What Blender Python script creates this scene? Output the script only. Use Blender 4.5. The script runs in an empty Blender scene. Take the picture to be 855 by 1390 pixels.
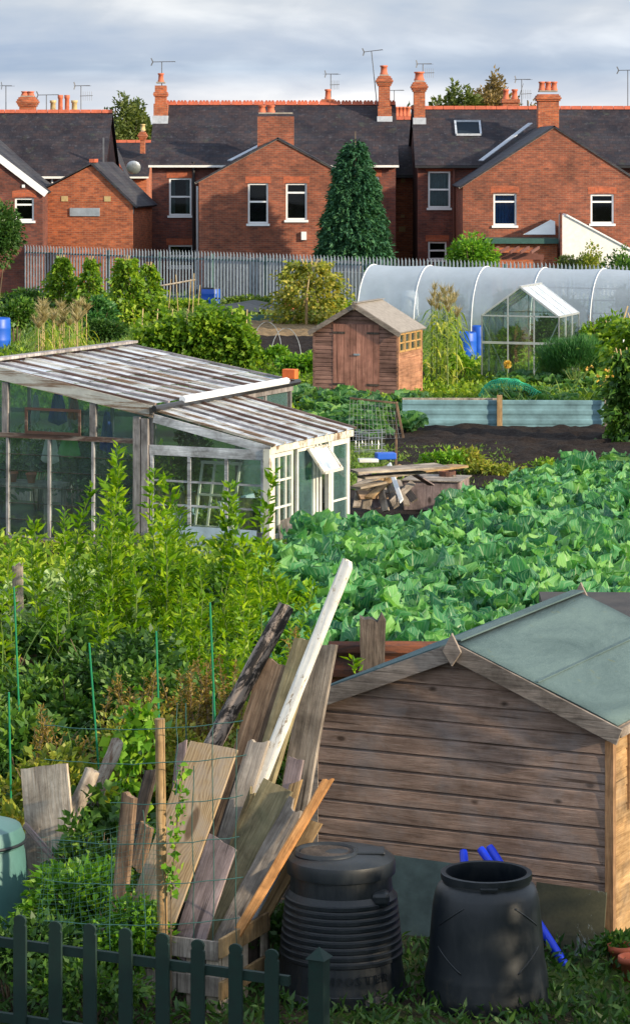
import bpy, math, random
import numpy as np
from mathutils import Vector, Matrix, noise as mnoise
R = math.radians
random.seed(7); RNG = np.random.default_rng(7)
S = bpy.context.scene
COL = S.collection
# ---------------------------------------------------------------- camera model
F, HC, YH, CX = 3900.0, 5.8, 200.0, 427.5
def G(px, py, z=0.0):
    """ground/level point seen at photo pixel px,py at height z"""
    Y = F*(HC-z)/(py-YH)
    return Vector(((px-CX)*Y/F, Y, z))
def D(px, py, Y):
    return Vector(((px-CX)*Y/F, Y, HC-(py-YH)*Y/F))
cam_d = bpy.data.cameras.new('camera'); cam = bpy.data.objects.new('camera', cam_d); COL.objects.link(cam)
cam.location = (0, 0, HC); cam.rotation_euler = (R(90), 0, 0)
cam_d.sensor_fit = 'HORIZONTAL'; cam_d.sensor_width = 36; cam_d.lens = F/855*36
cam_d.shift_y = -(695-YH)/855; cam_d.clip_start = 0.5; cam_d.clip_end = 5000
S.camera = cam
# ---------------------------------------------------------------- helpers
def tag(o, label=None, cat=None, group=None, kind=None):
    if label: o['label'] = label
    if cat: o['category'] = cat
    if group: o['group'] = group
    if kind: o['kind'] = kind
    return o
def thing(name, label, cat, loc=(0, 0, 0), rz=0.0, group=None):
    o = bpy.data.objects.new(name, None); COL.objects.link(o)
    o.empty_display_size = .2
    o.location = loc; o.rotation_euler = (0, 0, rz)
    return tag(o, label, cat, group)
def link_mesh(name, me, mat, parent=None, loc=None):
    o = bpy.data.objects.new(name, me); COL.objects.link(o)
    if mat: me.materials.append(mat)
    if parent: o.parent = parent
    if loc is not None: o.location = loc
    return o
KIDS = {}
def copy_thing(o, loc, rz=0.0, sc=1.0, label=None, group=None, parent=None):
    c = o.copy(); COL.objects.link(c)
    if parent is None:
        c.location = loc; c.rotation_euler = (0, 0, rz)
        c.scale = (sc, sc, sc) if not hasattr(sc, '__len__') else sc
        if label: c['label'] = label
        if group: c['group'] = group
    else: c.parent = parent
    for ch in o.children: copy_thing(ch, None, parent=c)
    return c
class MB:
    def __init__(s): s.v = []; s.f = []
    def add(s, vs, fs):
        n = len(s.v); s.v += [tuple(p) for p in vs]; s.f += [tuple(i+n for i in f) for f in fs]; return s
    def box(s, x0, x1, y0, y1, z0, z1):
        return s.add([(x0,y0,z0),(x1,y0,z0),(x1,y1,z0),(x0,y1,z0),(x0,y0,z1),(x1,y0,z1),(x1,y1,z1),(x0,y1,z1)],
                     [(0,3,2,1),(4,5,6,7),(0,1,5,4),(1,2,6,5),(2,3,7,6),(3,0,4,7)])
    def bar(s, a, b, w, t, up=(0, 0, 1)):
        a = Vector(a); b = Vector(b); d = (b-a).normalized(); up = Vector(up)
        sd = d.cross(up)
        if sd.length < 1e-4: sd = d.cross(Vector((0, 1, 0)))
        sd.normalize(); u = sd.cross(d)
        sd *= w/2; u *= t/2
        return s.add([a-sd-u, a+sd-u, a+sd+u, a-sd+u, b-sd-u, b+sd-u, b+sd+u, b-sd+u],
                     [(0,1,2,3),(7,6,5,4),(0,4,5,1),(1,5,6,2),(2,6,7,3),(3,7,4,0)])
    def tube(s, pts, r, n=6, cap=True):
        pts = [Vector(p) for p in pts]; m = len(pts)
        rs = r if hasattr(r, '__len__') else [r]*m
        vs = []; fs = []; ref = None
        for i, p in enumerate(pts):
            d = (pts[min(i+1, m-1)]-pts[max(i-1, 0)]).normalized()
            if ref is None: ref = Vector((0, 0, 1)) if abs(d.z) < .9 else Vector((1, 0, 0))
            a = d.cross(ref).normalized(); b = a.cross(d)
            for k in range(n):
                an = 2*math.pi*k/n; vs.append(p+a*math.cos(an)*rs[i]+b*math.sin(an)*rs[i])
        for i in range(m-1):
            for k in range(n):
                k2 = (k+1) % n; fs.append((i*n+k, i*n+k2, (i+1)*n+k2, (i+1)*n+k))
        if cap: fs.append(tuple(range(n-1, -1, -1))); fs.append(tuple((m-1)*n+k for k in range(n)))
        return s.add(vs, fs)
    def lathe(s, prof, c=(0, 0), n=28):
        vs = []; fs = []; m = len(prof)
        for r, z in prof:
            for k in range(n):
                a = 2*math.pi*k/n; vs.append((c[0]+r*math.cos(a), c[1]+r*math.sin(a), z))
        for i in range(m-1):
            for k in range(n):
                k2 = (k+1) % n; fs.append((i*n+k, i*n+k2, (i+1)*n+k2, (i+1)*n+k))
        return s.add(vs, fs)
    def prism(s, poly, y0, y1, axis='y'):
        """polygon in (x,z) extruded in y (axis y) or polygon in (y,z) extruded in x"""
        n = len(poly)
        if axis == 'y': vs = [(a, y0, b) for a, b in poly]+[(a, y1, b) for a, b in poly]
        elif axis == 'x': vs = [(y0, a, b) for a, b in poly]+[(y1, a, b) for a, b in poly]
        else: vs = [(a, b, y0) for a, b in poly]+[(a, b, y1) for a, b in poly]
        fs = [tuple(range(n)), tuple(range(2*n-1, n-1, -1))]
        for i in range(n):
            j = (i+1) % n; fs.append((i, i+n, j+n, j))
        return s.add(vs, fs)
    def slab(s, quad, t):
        """thin slab from 3+ points, thickness t along its normal (downwards)"""
        q = [Vector(p) for p in quad]; nrm = (q[1]-q[0]).cross(q[2]-q[0]).normalized()
        if nrm.z < 0: nrm = -nrm
        n = len(q); vs = q+[p-nrm*t for p in q]
        fs = [tuple(range(n)), tuple(range(2*n-1, n-1, -1))]
        for i in range(n):
            j = (i+1) % n; fs.append((i, i+n, j+n, j))
        return s.add(vs, fs)
    def build(s, name, mat, parent=None, smooth=False, bevel=0, loc=None):
        me = bpy.data.meshes.new(name); me.from_pydata(s.v, [], s.f); me.validate()
        import bmesh
        bm = bmesh.new(); bm.from_mesh(me); bmesh.ops.recalc_face_normals(bm, faces=bm.faces)
        bm.to_mesh(me); bm.free()
        if smooth: me.polygons.foreach_set('use_smooth', [True]*len(me.polygons))
        o = link_mesh(name, me, mat, parent, loc)
        if bevel:
            m = o.modifiers.new('bevel', 'BEVEL'); m.width = bevel; m.segments = 2; m.limit_method = 'ANGLE'
        return o
# ---------------------------------------------------------------- materials
def newmat(name):
    m = bpy.data.materials.new(name); m.use_nodes = True; nt = m.node_tree; nt.nodes.clear()
    out = nt.nodes.new('ShaderNodeOutputMaterial'); return m, nt, out
class N:
    def __init__(s, nt): s.nt = nt
    def n(s, t, **kw):
        x = s.nt.nodes.new('ShaderNode'+t)
        for k, v in kw.items():
            if k.startswith('i_'):
                x.inputs[int(k[2:]) if k[2:].isdigit() else k[2:].replace('_', ' ')].default_value = v
            else: setattr(x, k, v)
        return x
    def l(s, a, b): s.nt.links.new(a, b)
    def ramp(s, fac, stops, interp='LINEAR'):
        r = s.n('ValToRGB'); r.color_ramp.interpolation = interp
        e = r.color_ramp.elements
        while len(e) < len(stops): e.new(.5)
        for i, (p, c) in enumerate(stops): e[i].position = p; e[i].color = (c[0], c[1], c[2], 1)
        s.l(fac, r.inputs[0]); return r.outputs[0]
    def mix(s, fac, a, b, mode='MIX'):
        m = s.n('Mix'); m.data_type = 'RGBA'; m.blend_type = mode
        for sock, v in ((m.inputs[0], fac), (m.inputs[6], a), (m.inputs[7], b)):
            if hasattr(v, 'is_output') or isinstance(v, bpy.types.NodeSocket): s.l(v, sock)
            else: sock.default_value = v if not hasattr(v, '__len__') or len(v) == 4 else (*v, 1)
        return m.outputs[2]
    def math(s, op, a, b=None, c=None):
        m = s.n('Math', operation=op)
        for i, v in enumerate((a, b, c)):
            if v is None: continue
            if isinstance(v, bpy.types.NodeSocket): s.l(v, m.inputs[i])
            else: m.inputs[i].default_value = v
        return m.outputs[0]
    def noise(s, vec, scale, detail=4, rough=.6, dist=0):
        x = s.n('TexNoise'); x.inputs['Scale'].default_value = scale; x.inputs['Detail'].default_value = detail
        x.inputs['Roughness'].default_value = rough; x.inputs['Distortion'].default_value = dist
        if vec is not None: s.l(vec, x.inputs['Vector'])
        return x.outputs['Fac']
    def mapped(s, vec, scale=(1, 1, 1), rot=(0, 0, 0), loc=(0, 0, 0)):
        m = s.n('Mapping'); m.inputs['Scale'].default_value = scale; m.inputs['Rotation'].default_value = rot; m.inputs['Location'].default_value = loc
        s.l(vec, m.inputs[0]); return m.outputs[0]
    def bump(s, h, strength=.3, dist=.01):
        b = s.n('Bump'); b.inputs['Strength'].default_value = strength; b.inputs['Distance'].default_value = dist
        s.l(h, b.inputs['Height']); return b.outputs[0]
def principled(k, out, col, rough=.6, metal=0, bump=None, spec=.5):
    p = k.n('BsdfPrincipled')
    if isinstance(col, bpy.types.NodeSocket): k.l(col, p.inputs['Base Color'])
    else: p.inputs['Base Color'].default_value = (*col, 1)
    if isinstance(rough, bpy.types.NodeSocket): k.l(rough, p.inputs['Roughness'])
    else: p.inputs['Roughness'].default_value = rough
    p.inputs['Metallic'].default_value = metal
    p.inputs['Specular IOR Level'].default_value = spec
    if bump is not None: k.l(bump, p.inputs['Normal'])
    if out is not None: k.l(p.outputs[0], out.inputs[0])
    return p
def sepxyz(k, vec):
    s_ = k.n('SeparateXYZ'); k.l(vec, s_.inputs[0]); return s_.outputs
def comb(k, x, y, z=0.0):
    c = k.n('CombineXYZ')
    for i, v in enumerate((x, y, z)):
        if isinstance(v, bpy.types.NodeSocket): k.l(v, c.inputs[i])
        else: c.inputs[i].default_value = v
    return c.outputs[0]
def m_brick(name, c1, c2, mortar, var=(.5, 1.25), cell=(.225, .075)):
    m, nt, out = newmat(name); k = N(nt)
    tc = k.n('TexCoord').outputs['Object']; x, y, z = sepxyz(k, tc)
    vec = comb(k, k.math('ADD', x, y), z)
    b = k.n('TexBrick'); k.l(vec, b.inputs['Vector']); b.inputs['Scale'].default_value = 1
    b.inputs['Brick Width'].default_value = cell[0]; b.inputs['Row Height'].default_value = cell[1]
    b.inputs['Mortar Size'].default_value = .006; b.inputs['Mortar Smooth'].default_value = .2; b.inputs['Bias'].default_value = -.1
    b.inputs['Color1'].default_value = (*c1, 1); b.inputs['Color2'].default_value = (*c2, 1); b.inputs['Mortar'].default_value = (*mortar, 1)
    n1 = k.noise(tc, .9, 5, .65); n2 = k.noise(comb(k, k.math('ADD', x, y), k.math('MULTIPLY', z, 2.6)), 3.3, 3, .7)
    c = k.mix(1.0, b.outputs[0], k.ramp(n1, [(.3, (var[0],)*3), (.7, (var[1],)*3)]), 'MULTIPLY')
    c = k.mix(1.0, c, k.ramp(n2, [(.3, (.62, .58, .6)), (.5, (1, 1, 1)), (.72, (1.35, 1.25, 1.15))]), 'MULTIPLY')
    principled(k, out, c, .85, bump=k.bump(b.outputs['Fac'], -.4, .008)); return m
def m_slate(name, mode, base=(.018, .019, .028), warm=(.034, .024, .027)):
    m, nt, out = newmat(name); k = N(nt)
    tc = k.n('TexCoord').outputs['Object']; x, y, z = sepxyz(k, tc)
    vec = comb(k, x if mode == 'x' else y, k.math('MULTIPLY', z, 1.9))
    b = k.n('TexBrick'); k.l(vec, b.inputs['Vector']); b.inputs['Scale'].default_value = 1
    b.inputs['Brick Width'].default_value = .28; b.inputs['Row Height'].default_value = .21
    b.inputs['Mortar Size'].default_value = .012; b.inputs['Mortar Smooth'].default_value = .5
    b.inputs['Color1'].default_value = (*base, 1); b.inputs['Color2'].default_value = (*warm, 1); b.inputs['Mortar'].default_value = (.012, .012, .016, 1)
    n1 = k.noise(tc, .8, 6, .7, .5); n2 = k.noise(vec, 4.5, 4, .75)
    c = k.mix(1.0, b.outputs[0], k.ramp(n1, [(.36, (.5, .46, .58)), (.64, (1.7, 1.6, 1.45))]), 'MULTIPLY')
    c = k.mix(k.ramp(n2, [(.56, (0, 0, 0)), (.74, (1, 1, 1))]), c, (.075, .075, .09))
    n3 = k.noise(tc, 1.7, 5, .7)
    c = k.mix(k.ramp(n3, [(.58, (0, 0, 0)), (.72, (.5, .5, .5))]), c, (.06, .075, .05))
    principled(k, out, c, .75, bump=k.bump(b.outputs['Fac'], -.5, .01), spec=.3); return m
def m_wood(name, ca, cb, cc, axis='z', rough=.75, stain=None, knots=True, gscale=1.0, blot=(.42, 1.4)):
    """ca dark grain, cb mid, cc light; axis = direction of the grain in object space"""
    m, nt, out = newmat(name); k = N(nt)
    tc0 = k.n('TexCoord').outputs['Object']
    rnd = k.n('ObjectInfo').outputs['Random']
    off = k.n('VectorMath', operation='ADD'); k.l(tc0, off.inputs[0]); k.l(comb(k, k.math('MULTIPLY', rnd, 17), k.math('MULTIPLY', rnd, 9), k.math('MULTIPLY', rnd, 31)), off.inputs[1])
    tc = off.outputs[0]
    sc = {'z': (1, 1, .05), 'x': (.05, 1, 1), 'y': (1, .05, 1)}[axis]
    sc2 = {'z': (1, 1, .14), 'x': (.14, 1, 1), 'y': (1, .14, 1)}[axis]
    g = k.noise(k.mapped(tc, sc), 55*gscale, 5, .7, 1.2)
    b = k.noise(k.mapped(tc, sc2), 7*gscale, 5, .65, .6)
    c = k.ramp(g, [(.28, ca), (.5, cb), (.72, cc)])
    c = k.mix(1.0, c, k.ramp(b, [(.28, (.5, .48, .47)), (.5, (.95, .95, .95)), (.74, (1.45, 1.42, 1.4))]), 'MULTIPLY')
    if knots:
        v = k.n('TexVoronoi'); v.inputs['Scale'].default_value = 2.6*gscale; k.l(k.mapped(tc, {'z': (1, 1, .55), 'x': (.55, 1, 1), 'y': (1, .55, 1)}[axis]), v.inputs['Vector'])
        kf = k.ramp(v.outputs['Distance'], [(.05, (1, 1, 1)), (.1, (0, 0, 0))])
        c = k.mix(kf, c, tuple(q*.45 for q in ca))
    if stain:
        s_ = k.noise(tc, 2.2, 6, .7, .4)
        c = k.mix(k.ramp(s_, [(.48, (0, 0, 0)), (.7, (.55, .55, .55))]), c, stain)
    ck = k.noise(k.mapped(tc, {'z': (1, 1, .025), 'x': (.025, 1, 1), 'y': (1, .025, 1)}[axis]), 26*gscale, 2, .5, .4)
    c = k.mix(k.ramp(ck, [(.27, (.8, .8, .8)), (.34, (0, 0, 0))]), c, tuple(q*.3 for q in ca))
    bl = k.noise(tc, 3.1*gscale, 5, .7, .3); c = k.mix(1.0, c, k.ramp(bl, [(.3, (blot[0], blot[0]*.97, blot[0]*.94)), (.5, (1, 1, 1)), (.7, (blot[1],)*3)]), 'MULTIPLY')
    hsv = k.n('HueSaturation'); k.l(c, hsv.inputs['Color']); k.l(k.math('MULTIPLY_ADD', rnd, .35, .82), hsv.inputs['Value'])
    principled(k, out, hsv.outputs[0], rough, bump=k.bump(k.math('ADD', g, k.math('MULTIPLY', b, .6)), .5, .006), spec=.3); return m
def m_peel(name, paint, wood, axis='z', lo=.44, hi=.5, scale=9, rough=.6):
    m, nt, out = newmat(name); k = N(nt)
    tc = k.n('TexCoord').outputs['Object']
    sc = {'z': (1, 1, .35), 'x': (.35, 1, 1), 'xx': (.07, 1.6, 1), 'y': (1, .35, 1), 'n': (1, 1, 1)}[axis]
    n1 = k.noise(k.mapped(tc, sc), scale, 8, .78, .6); n2 = k.noise(tc, 3, 5, .7)
    pc = k.mix(k.ramp(n2, [(.35, (0, 0, 0)), (.75, (1, 1, 1))]), paint, tuple(p*.62 for p in paint))
    wc = k.mix(k.noise(k.mapped(tc, sc), 40, 4, .7), tuple(w*.5 for w in wood), tuple(min(1, w*1.5) for w in wood))
    f = k.ramp(n1, [(lo, (0, 0, 0)), (hi, (1, 1, 1))])
    principled(k, out, k.mix(f, wc, pc), rough, bump=k.bump(f, .5, .003)); return m
def m_plain(name, col, rough=.5, metal=0, var=.25, scale=6, bump=.1, spec=.5):
    m, nt, out = newmat(name); k = N(nt)
    tc = k.n('TexCoord').outputs['Object']; n1 = k.noise(tc, scale, 6, .7)
    c = k.mix(1.0, col, k.ramp(n1, [(.3, (1-var,)*3), (.7, (1+var,)*3)]), 'MULTIPLY')
    r = k.math('MULTIPLY_ADD', n1, .25, max(0, rough-.12))
    principled(k, out, c, r, metal, bump=k.bump(n1, bump, .004), spec=spec); return m
def m_leaf(name, cols, trans=.35, rough=.5, big=None, patch=1.2, boost=1.45):
    """cols: dark, mid, light leaf colours; every leaf (mesh island) takes its own"""
    m, nt, out = newmat(name); k = N(nt)
    g = k.n('NewGeometry'); ri = g.outputs['Random Per Island']
    rnd = k.n('ObjectInfo').outputs['Random']
    pn = k.noise(k.mapped(g.outputs['Position']), patch, 2, .5)
    f = k.math('ADD', k.math('MULTIPLY', ri, .62), k.math('MULTIPLY_ADD', pn, .7, -.12))
    f = k.math('ADD', f, k.math('MULTIPLY_ADD', rnd, .16, -.12))
    cols = [tuple(min(.8, q*boost) for q in cc) for cc in cols]
    n = len(cols); c = k.ramp(f, [(.05+.9*i/(n-1), cc) for i, cc in enumerate(cols)])
    p = principled(k, None, c, rough, spec=.4)
    t = k.n('BsdfTranslucent'); k.l(k.mix(1.0, c, (1.5, 1.45, .6), 'MULTIPLY'), t.inputs[0])
    mx = k.n('MixShader'); mx.inputs[0].default_value = trans; k.l(p.outputs[0], mx.inputs[1]); k.l(t.outputs[0], mx.inputs[2]); k.l(mx.outputs[0], out.inputs[0]); return m
def m_cabbage(name, d, mdl, l, rib):
    m, nt, out = newmat(name); k = N(nt)
    g = k.n('NewGeometry'); ri = g.outputs['Random Per Island']; rnd = k.n('ObjectInfo').outputs['Random']
    uv = k.n('TexCoord').outputs['UV']; u, v, _ = sepxyz(k, uv)
    pn = k.noise(g.outputs['Position'], 1.1, 3, .6)
    f = k.math('ADD', k.math('MULTIPLY', ri, .55), k.math('ADD', k.math('MULTIPLY', pn, .5), k.math('MULTIPLY_ADD', rnd, .2, -.12)))
    c = k.ramp(f, [(.2, d), (.5, mdl), (.78, l)])
    du = k.math('ABSOLUTE', k.math('SUBTRACT', u, .5))
    ribf = k.math('LESS_THAN', du, k.math('MULTIPLY_ADD', v, -.04, .052))
    w = k.n('TexWave'); w.wave_type = 'BANDS'; w.bands_direction = 'Y'
    w.inputs['Scale'].default_value = 2.2; w.inputs['Distortion'].default_value = .8
    k.l(comb(k, 0.0, k.math('SUBTRACT', v, k.math('MULTIPLY', du, 1.1))), w.inputs['Vector'])
    vein = k.ramp(w.outputs['Fac'], [(.8, (0, 0, 0)), (.98, (.26, .26, .26))])
    c = k.mix(vein, c, rib); c = k.mix(k.math('MULTIPLY', ribf, .8), c, rib)
    hol = k.noise(k.mapped(g.outputs['Position']), 9, 3, .6)
    c = k.mix(k.ramp(hol, [(.68, (0, 0, 0)), (.8, (.6, .6, .6))]), c, (.2, .2, .06))
    p = principled(k, None, c, .55, spec=.35, bump=k.bump(w.outputs['Fac'], .25, .006))
    t = k.n('BsdfTranslucent'); k.l(k.mix(1.0, c, (1.3, 1.4, .6), 'MULTIPLY'), t.inputs[0])
    mx = k.n('MixShader'); mx.inputs[0].default_value = .4; k.l(p.outputs[0], mx.inputs[1]); k.l(t.outputs[0], mx.inputs[2]); k.l(mx.outputs[0], out.inputs[0]); return m
def m_glass(name, tint=(.8, .9, .88), dirt=.25, dirtcol=(.35, .42, .4), refl=.12, rough=.04):
    m, nt, out = newmat(name); k = N(nt)
    tc = k.n('TexCoord').outputs['Object']
    tr = k.n('BsdfTransparent'); tr.inputs[0].default_value = (*tint, 1)
    gl = k.n('BsdfGlossy'); gl.inputs['Roughness'].default_value = rough; gl.inputs[0].default_value = (.9, .95, 1, 1)
    df = k.n('BsdfDiffuse'); df.inputs[0].default_value = (*dirtcol, 1)
    lw = k.n('LayerWeight'); lw.inputs[0].default_value = .25
    m1 = k.n('MixShader'); k.l(k.math('MULTIPLY_ADD', lw.outputs['Fresnel'], .8, refl), m1.inputs[0]); k.l(tr.outputs[0], m1.inputs[1]); k.l(gl.outputs[0], m1.inputs[2])
    n1 = k.noise(k.mapped(tc, (1, 1, .5)), 3.5, 7, .75)
    dn = k.ramp(n1, [(.35, (dirt*.35,)*3), (.75, (min(1, dirt*1.9),)*3)])
    m2 = k.n('MixShader'); k.l(dn, m2.inputs[0]); k.l(m1.outputs[0], m2.inputs[1]); k.l(df.outputs[0], m2.inputs[2]); k.l(m2.outputs[0], out.inputs[0]); return m
def m_ground():
    m, nt, out = newmat('ground_weeds_and_soil'); k = N(nt)
    p = k.n('NewGeometry').outputs['Position']
    a = k.noise(p, .35, 6, .65); b = k.noise(p, 3.5, 6, .75); c3 = k.noise(p, 22, 4, .7)
    green = k.ramp(b, [(.3, (.03, .05, .012)), (.5, (.06, .1, .02)), (.7, (.12, .15, .035))])
    soil = k.ramp(c3, [(.3, (.02, .015, .012)), (.7, (.07, .05, .035))])
    c = k.mix(k.ramp(a, [(.46, (0, 0, 0)), (.56, (1, 1, 1))]), green, soil)
    principled(k, out, c, .95, bump=k.bump(k.math('ADD', b, c3), .8, .05), spec=.2); return m
def m_soil(name, a, b, sc=18):
    m, nt, out = newmat(name); k = N(nt)
    p = k.n('NewGeometry').outputs['Position']; n1 = k.noise(p, sc, 6, .75); n2 = k.noise(p, 1.3, 4, .6)
    c = k.mix(n2, k.ramp(n1, [(.35, a), (.7, b)]), k.ramp(n1, [(.3, tuple(q*.6 for q in a)), (.75, b)]))
    sp = k.noise(p, sc*2.2, 2, .5); c = k.mix(k.ramp(sp, [(.68, (0, 0, 0)), (.74, (.6, .6, .6))]), c, (.22, .2, .17))
    principled(k, out, c, .95, bump=k.bump(n1, 1, .03), spec=.15); return m
M = {}
M['brick_dark'] = m_brick('brick_dark', (.2, .055, .035), (.1, .035, .032), (.13, .095, .08))
M['brick'] = m_brick('brick_red', (.275, .076, .038), (.16, .047, .031), (.22, .15, .105), (.65, 1.25))
M['brick_orange'] = m_brick('brick_orange', (.42, .112, .042), (.24, .06, .03), (.3, .2, .13), (.75, 1.2))
M['brick_soldier'] = m_brick('brick_soldier', (.42, .1, .04), (.33, .08, .035), (.25, .13, .09), (.9, 1.1), (.075, .225))
M['slate'] = m_slate('slate_main', 'x'); M['slate_wing'] = m_slate('slate_wing', 'y', (.03, .037, .05), (.04, .04, .05))
M['terracotta'] = m_plain('terracotta', (.42, .1, .05), .8, var=.3, scale=5)
M['clay_pot'] = m_plain('clay_pot', (.52, .14, .07), .75, var=.25)
M['buff_pot'] = m_plain('buff_pot', (.5, .38, .18), .75, var=.25)
M['mortar_cap'] = m_plain('mortar_cap', (.3, .27, .23), .9)
M['lead'] = m_plain('lead_flashing', (.42, .46, .52), .5, var=.2)
M['upvc'] = m_plain('white_upvc', (.8, .82, .84), .35, var=.04, bump=.02)
M['white_paint'] = m_plain('white_paint', (.75, .75, .73), .6, var=.12)
M['black_pipe'] = m_plain('black_pipe', (.02, .02, .022), .4)
M['brown_paint'] = m_plain('brown_paint', (.14, .05, .035), .6)
M['win_glass'] = m_glass('window_glass', (.55, .62, .66), .02, (.1, .1, .1), .0, .02)
M['curtain'] = m_plain('curtain_pale', (.5, .56, .5), .9, var=.1)
M['curtain_blue'] = m_plain('curtain_blue', (.03, .18, .5), .9, var=.25)
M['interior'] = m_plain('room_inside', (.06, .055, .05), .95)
M['metal'] = m_plain('galvanised_steel', (.42, .46, .5), .45, .7, var=.2)
M['aerial'] = m_plain('aerial_metal', (.12, .13, .15), .6, .3)
M['fence_steel'] = m_plain('palisade_steel', (.36, .42, .48), .5, .35, var=.22, scale=3)
M['fence_green'] = m_plain('palisade_rail_green', (.03, .09, .08), .5, 0, var=.2)
M['old_fence'] = m_wood('old_fence_boards', (.13, .12, .12), (.22, .21, .22), (.3, .29, .29), 'z')
M['felt_green'] = m_plain('mineral_felt_green', (.1, .165, .17), .95, var=.3, scale=90, bump=.5, spec=.2)
M['felt_grey'] = m_plain('mineral_felt_grey', (.27, .25, .23), .95, var=.25, scale=9, bump=.4, spec=.2)
M['felt_dark'] = m_plain('wet_felt_dark', (.04, .034, .03), .75, var=.6, scale=2.5, bump=.2)
M['concrete'] = m_plain('concrete', (.3, .29, .27), .9, var=.25, scale=5)
M['shed_front'] = m_wood('shed_boards', (.16, .098, .07), (.27, .185, .145), (.36, .27, .22), 'x', stain=(.27, .25, .25), knots=True, gscale=1.5, blot=(.78, 1.14))
M['shed_side'] = m_wood('shed_side_boards', (.25, .14, .06), (.42, .26, .12), (.55, .37, .2), 'y', stain=(.3, .24, .18), gscale=.8)
M['shed_trim'] = m_wood('shed_trim', (.12, .1, .085), (.24, .2, .17), (.33, .29, .25), 'x', gscale=.9)
M['shed_post'] = m_wood('shed_corner_timber', (.2, .11, .06), (.31, .18, .095), (.4, .26, .15), 'z')
M['mid_front'] = m_wood('brown_shed_boards', (.11, .06, .05), (.22, .12, .095), (.31, .18, .14), 'x', gscale=.5)
M['mid_door'] = m_wood('brown_shed_door', (.17, .075, .055), (.32, .15, .11), (.41, .21, .155), 'z', gscale=.5)
M['mid_side'] = m_wood('brown_shed_side', (.2, .09, .055), (.34, .17, .1), (.42, .23, .14), 'y', gscale=.5)
M['yellow_frame'] = m_plain('bare_softwood', (.42, .25, .09), .6)
M['grey_wood'] = m_wood('grey_weathered_wood', (.12, .1, .085), (.26, .225, .19), (.4, .36, .31), 'z')
M['pale_wood'] = m_wood('pale_weathered_wood', (.2, .16, .12), (.38, .32, .25), (.52, .47, .4), 'z', stain=(.15, .12, .1))
M['tan_wood'] = m_wood('tan_board', (.2, .12, .055), (.36, .235, .11), (.48, .35, .2), 'z', stain=(.17, .12, .075))
M['olive_wood'] = m_wood('olive_board', (.12, .1, .05), (.22, .185, .105), (.31, .27, .17), 'z', stain=(.12, .13, .07))
M['purple_wood'] = m_wood('purple_grey_board', (.12, .09, .09), (.23, .18, .18), (.32, .26, .26), 'z')
M['brown_wood'] = m_wood('brown_board', (.09, .055, .035), (.19, .125, .08), (.3, .22, .15), 'z')
M['orange_wood'] = m_wood('orange_board', (.35, .15, .05), (.55, .26, .09), (.65, .36, .15), 'z')
M['dark_wood'] = m_wood('dark_old_wood', (.025, .02, .018), (.07, .055, .045), (.13, .11, .095), 'z')
M['white_post'] = m_peel('flaking_white_post', (.78, .77, .72), (.3, .24, .17), 'z', .4, .44, 20)
M['burnt'] = m_peel('charred_log', (.02, .016, .014), (.3, .24, .2), 'z', .46, .52, 10, .8)
M['bark'] = m_peel('pale_bark', (.4, .36, .3), (.14, .08, .05), 'z', .4, .55, 11, .85)
M['pale_blue_board'] = m_plain('pale_blue_board', (.48, .54, .6), .6, var=.15)
M['peel_white'] = m_peel('peeling_white_paint', (.72, .69, .6), (.2, .13, .08), 'z', .4, .47, 7)
M['peel_whitex'] = m_peel('peeling_white_paint_x', (.62, .61, .56), (.2, .12, .07), 'xx', .46, .56, 7)
M['clean_white'] = m_peel('old_white_frame', (.75, .74, .68), (.3, .2, .12), 'z', .3, .36, 6)
M['gh_grey'] = m_wood('greenhouse_grey_timber', (.14, .12, .12), (.27, .25, .25), (.4, .38, .37), 'z', knots=False)
M['gh_greyx'] = m_wood('greenhouse_grey_rail', (.13, .11, .12), (.26, .245, .26), (.38, .36, .38), 'x', knots=False)
M['gh_brown'] = m_peel('greenhouse_brown_frame', (.1, .05, .035), (.4, .33, .27), 'xx', .36, .5, 8)
M['gh_glass'] = m_glass('greenhouse_glass', (.78, .9, .88), .17, (.15, .24, .25), .08, .05)
M['gh_roofglass'] = m_glass('greenhouse_roof_glass', (.6, .68, .72), .6, (.66, .73, .82), .3, .12)
M['clear_glass'] = m_glass('clear_glass', (.88, .94, .92), .04, (.3, .34, .33), .05, .03)
M['alu'] = m_plain('aluminium_bar', (.62, .65, .66), .35, .6, var=.1)
M['blue_board'] = m_plain('pale_blue_painted_board', (.42, .52, .63), .7, var=.25, scale=3)
M['corrug'] = m_plain('painted_corrugated_sheet', (.14, .26, .3), .6, .05, var=.4, scale=2.2)
M['rust'] = m_peel('rusty_sheet', (.22, .07, .03), (.06, .03, .025), 'x', .42, .6, 5, .8)
M['blue_plastic'] = m_plain('blue_plastic', (.006, .09, .5), .45, var=.06, bump=.02)
M['blue_pipe'] = m_plain('blue_water_pipe', (.01, .05, .75), .3, var=.05, bump=.02)
M['bin_black'] = m_plain('black_compost_plastic', (.005, .009, .014), .42, var=.2, scale=2.5, bump=.05)
M['bin_green'] = m_plain('teal_compost_plastic', (.07, .17, .16), .45, var=.12, bump=.05)
M['picket'] = m_plain('dark_green_stain', (.002, .02, .015), .75, var=.3, scale=14, bump=.3)
M['cane_green'] = m_plain('green_cane', (.015, .2, .09), .4, var=.1)
M['wire'] = m_plain('green_wire', (.03, .1, .09), .5, .2)
M['wire_grey'] = m_plain('grey_wire', (.4, .42, .43), .4, .6)
M['net'] = m_plain('green_netting', (.025, .42, .22), .6, var=.2)
M['cane'] = m_plain('bamboo_cane', (.45, .33, .16), .6)
M['stem'] = m_plain('green_stem', (.12, .18, .04), .6); M['stem_brown'] = m_plain('brown_stem', (.14, .1, .06), .8)
M['trunk'] = m_plain('tree_bark', (.12, .095, .075), .9, var=.4, scale=8)
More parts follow.
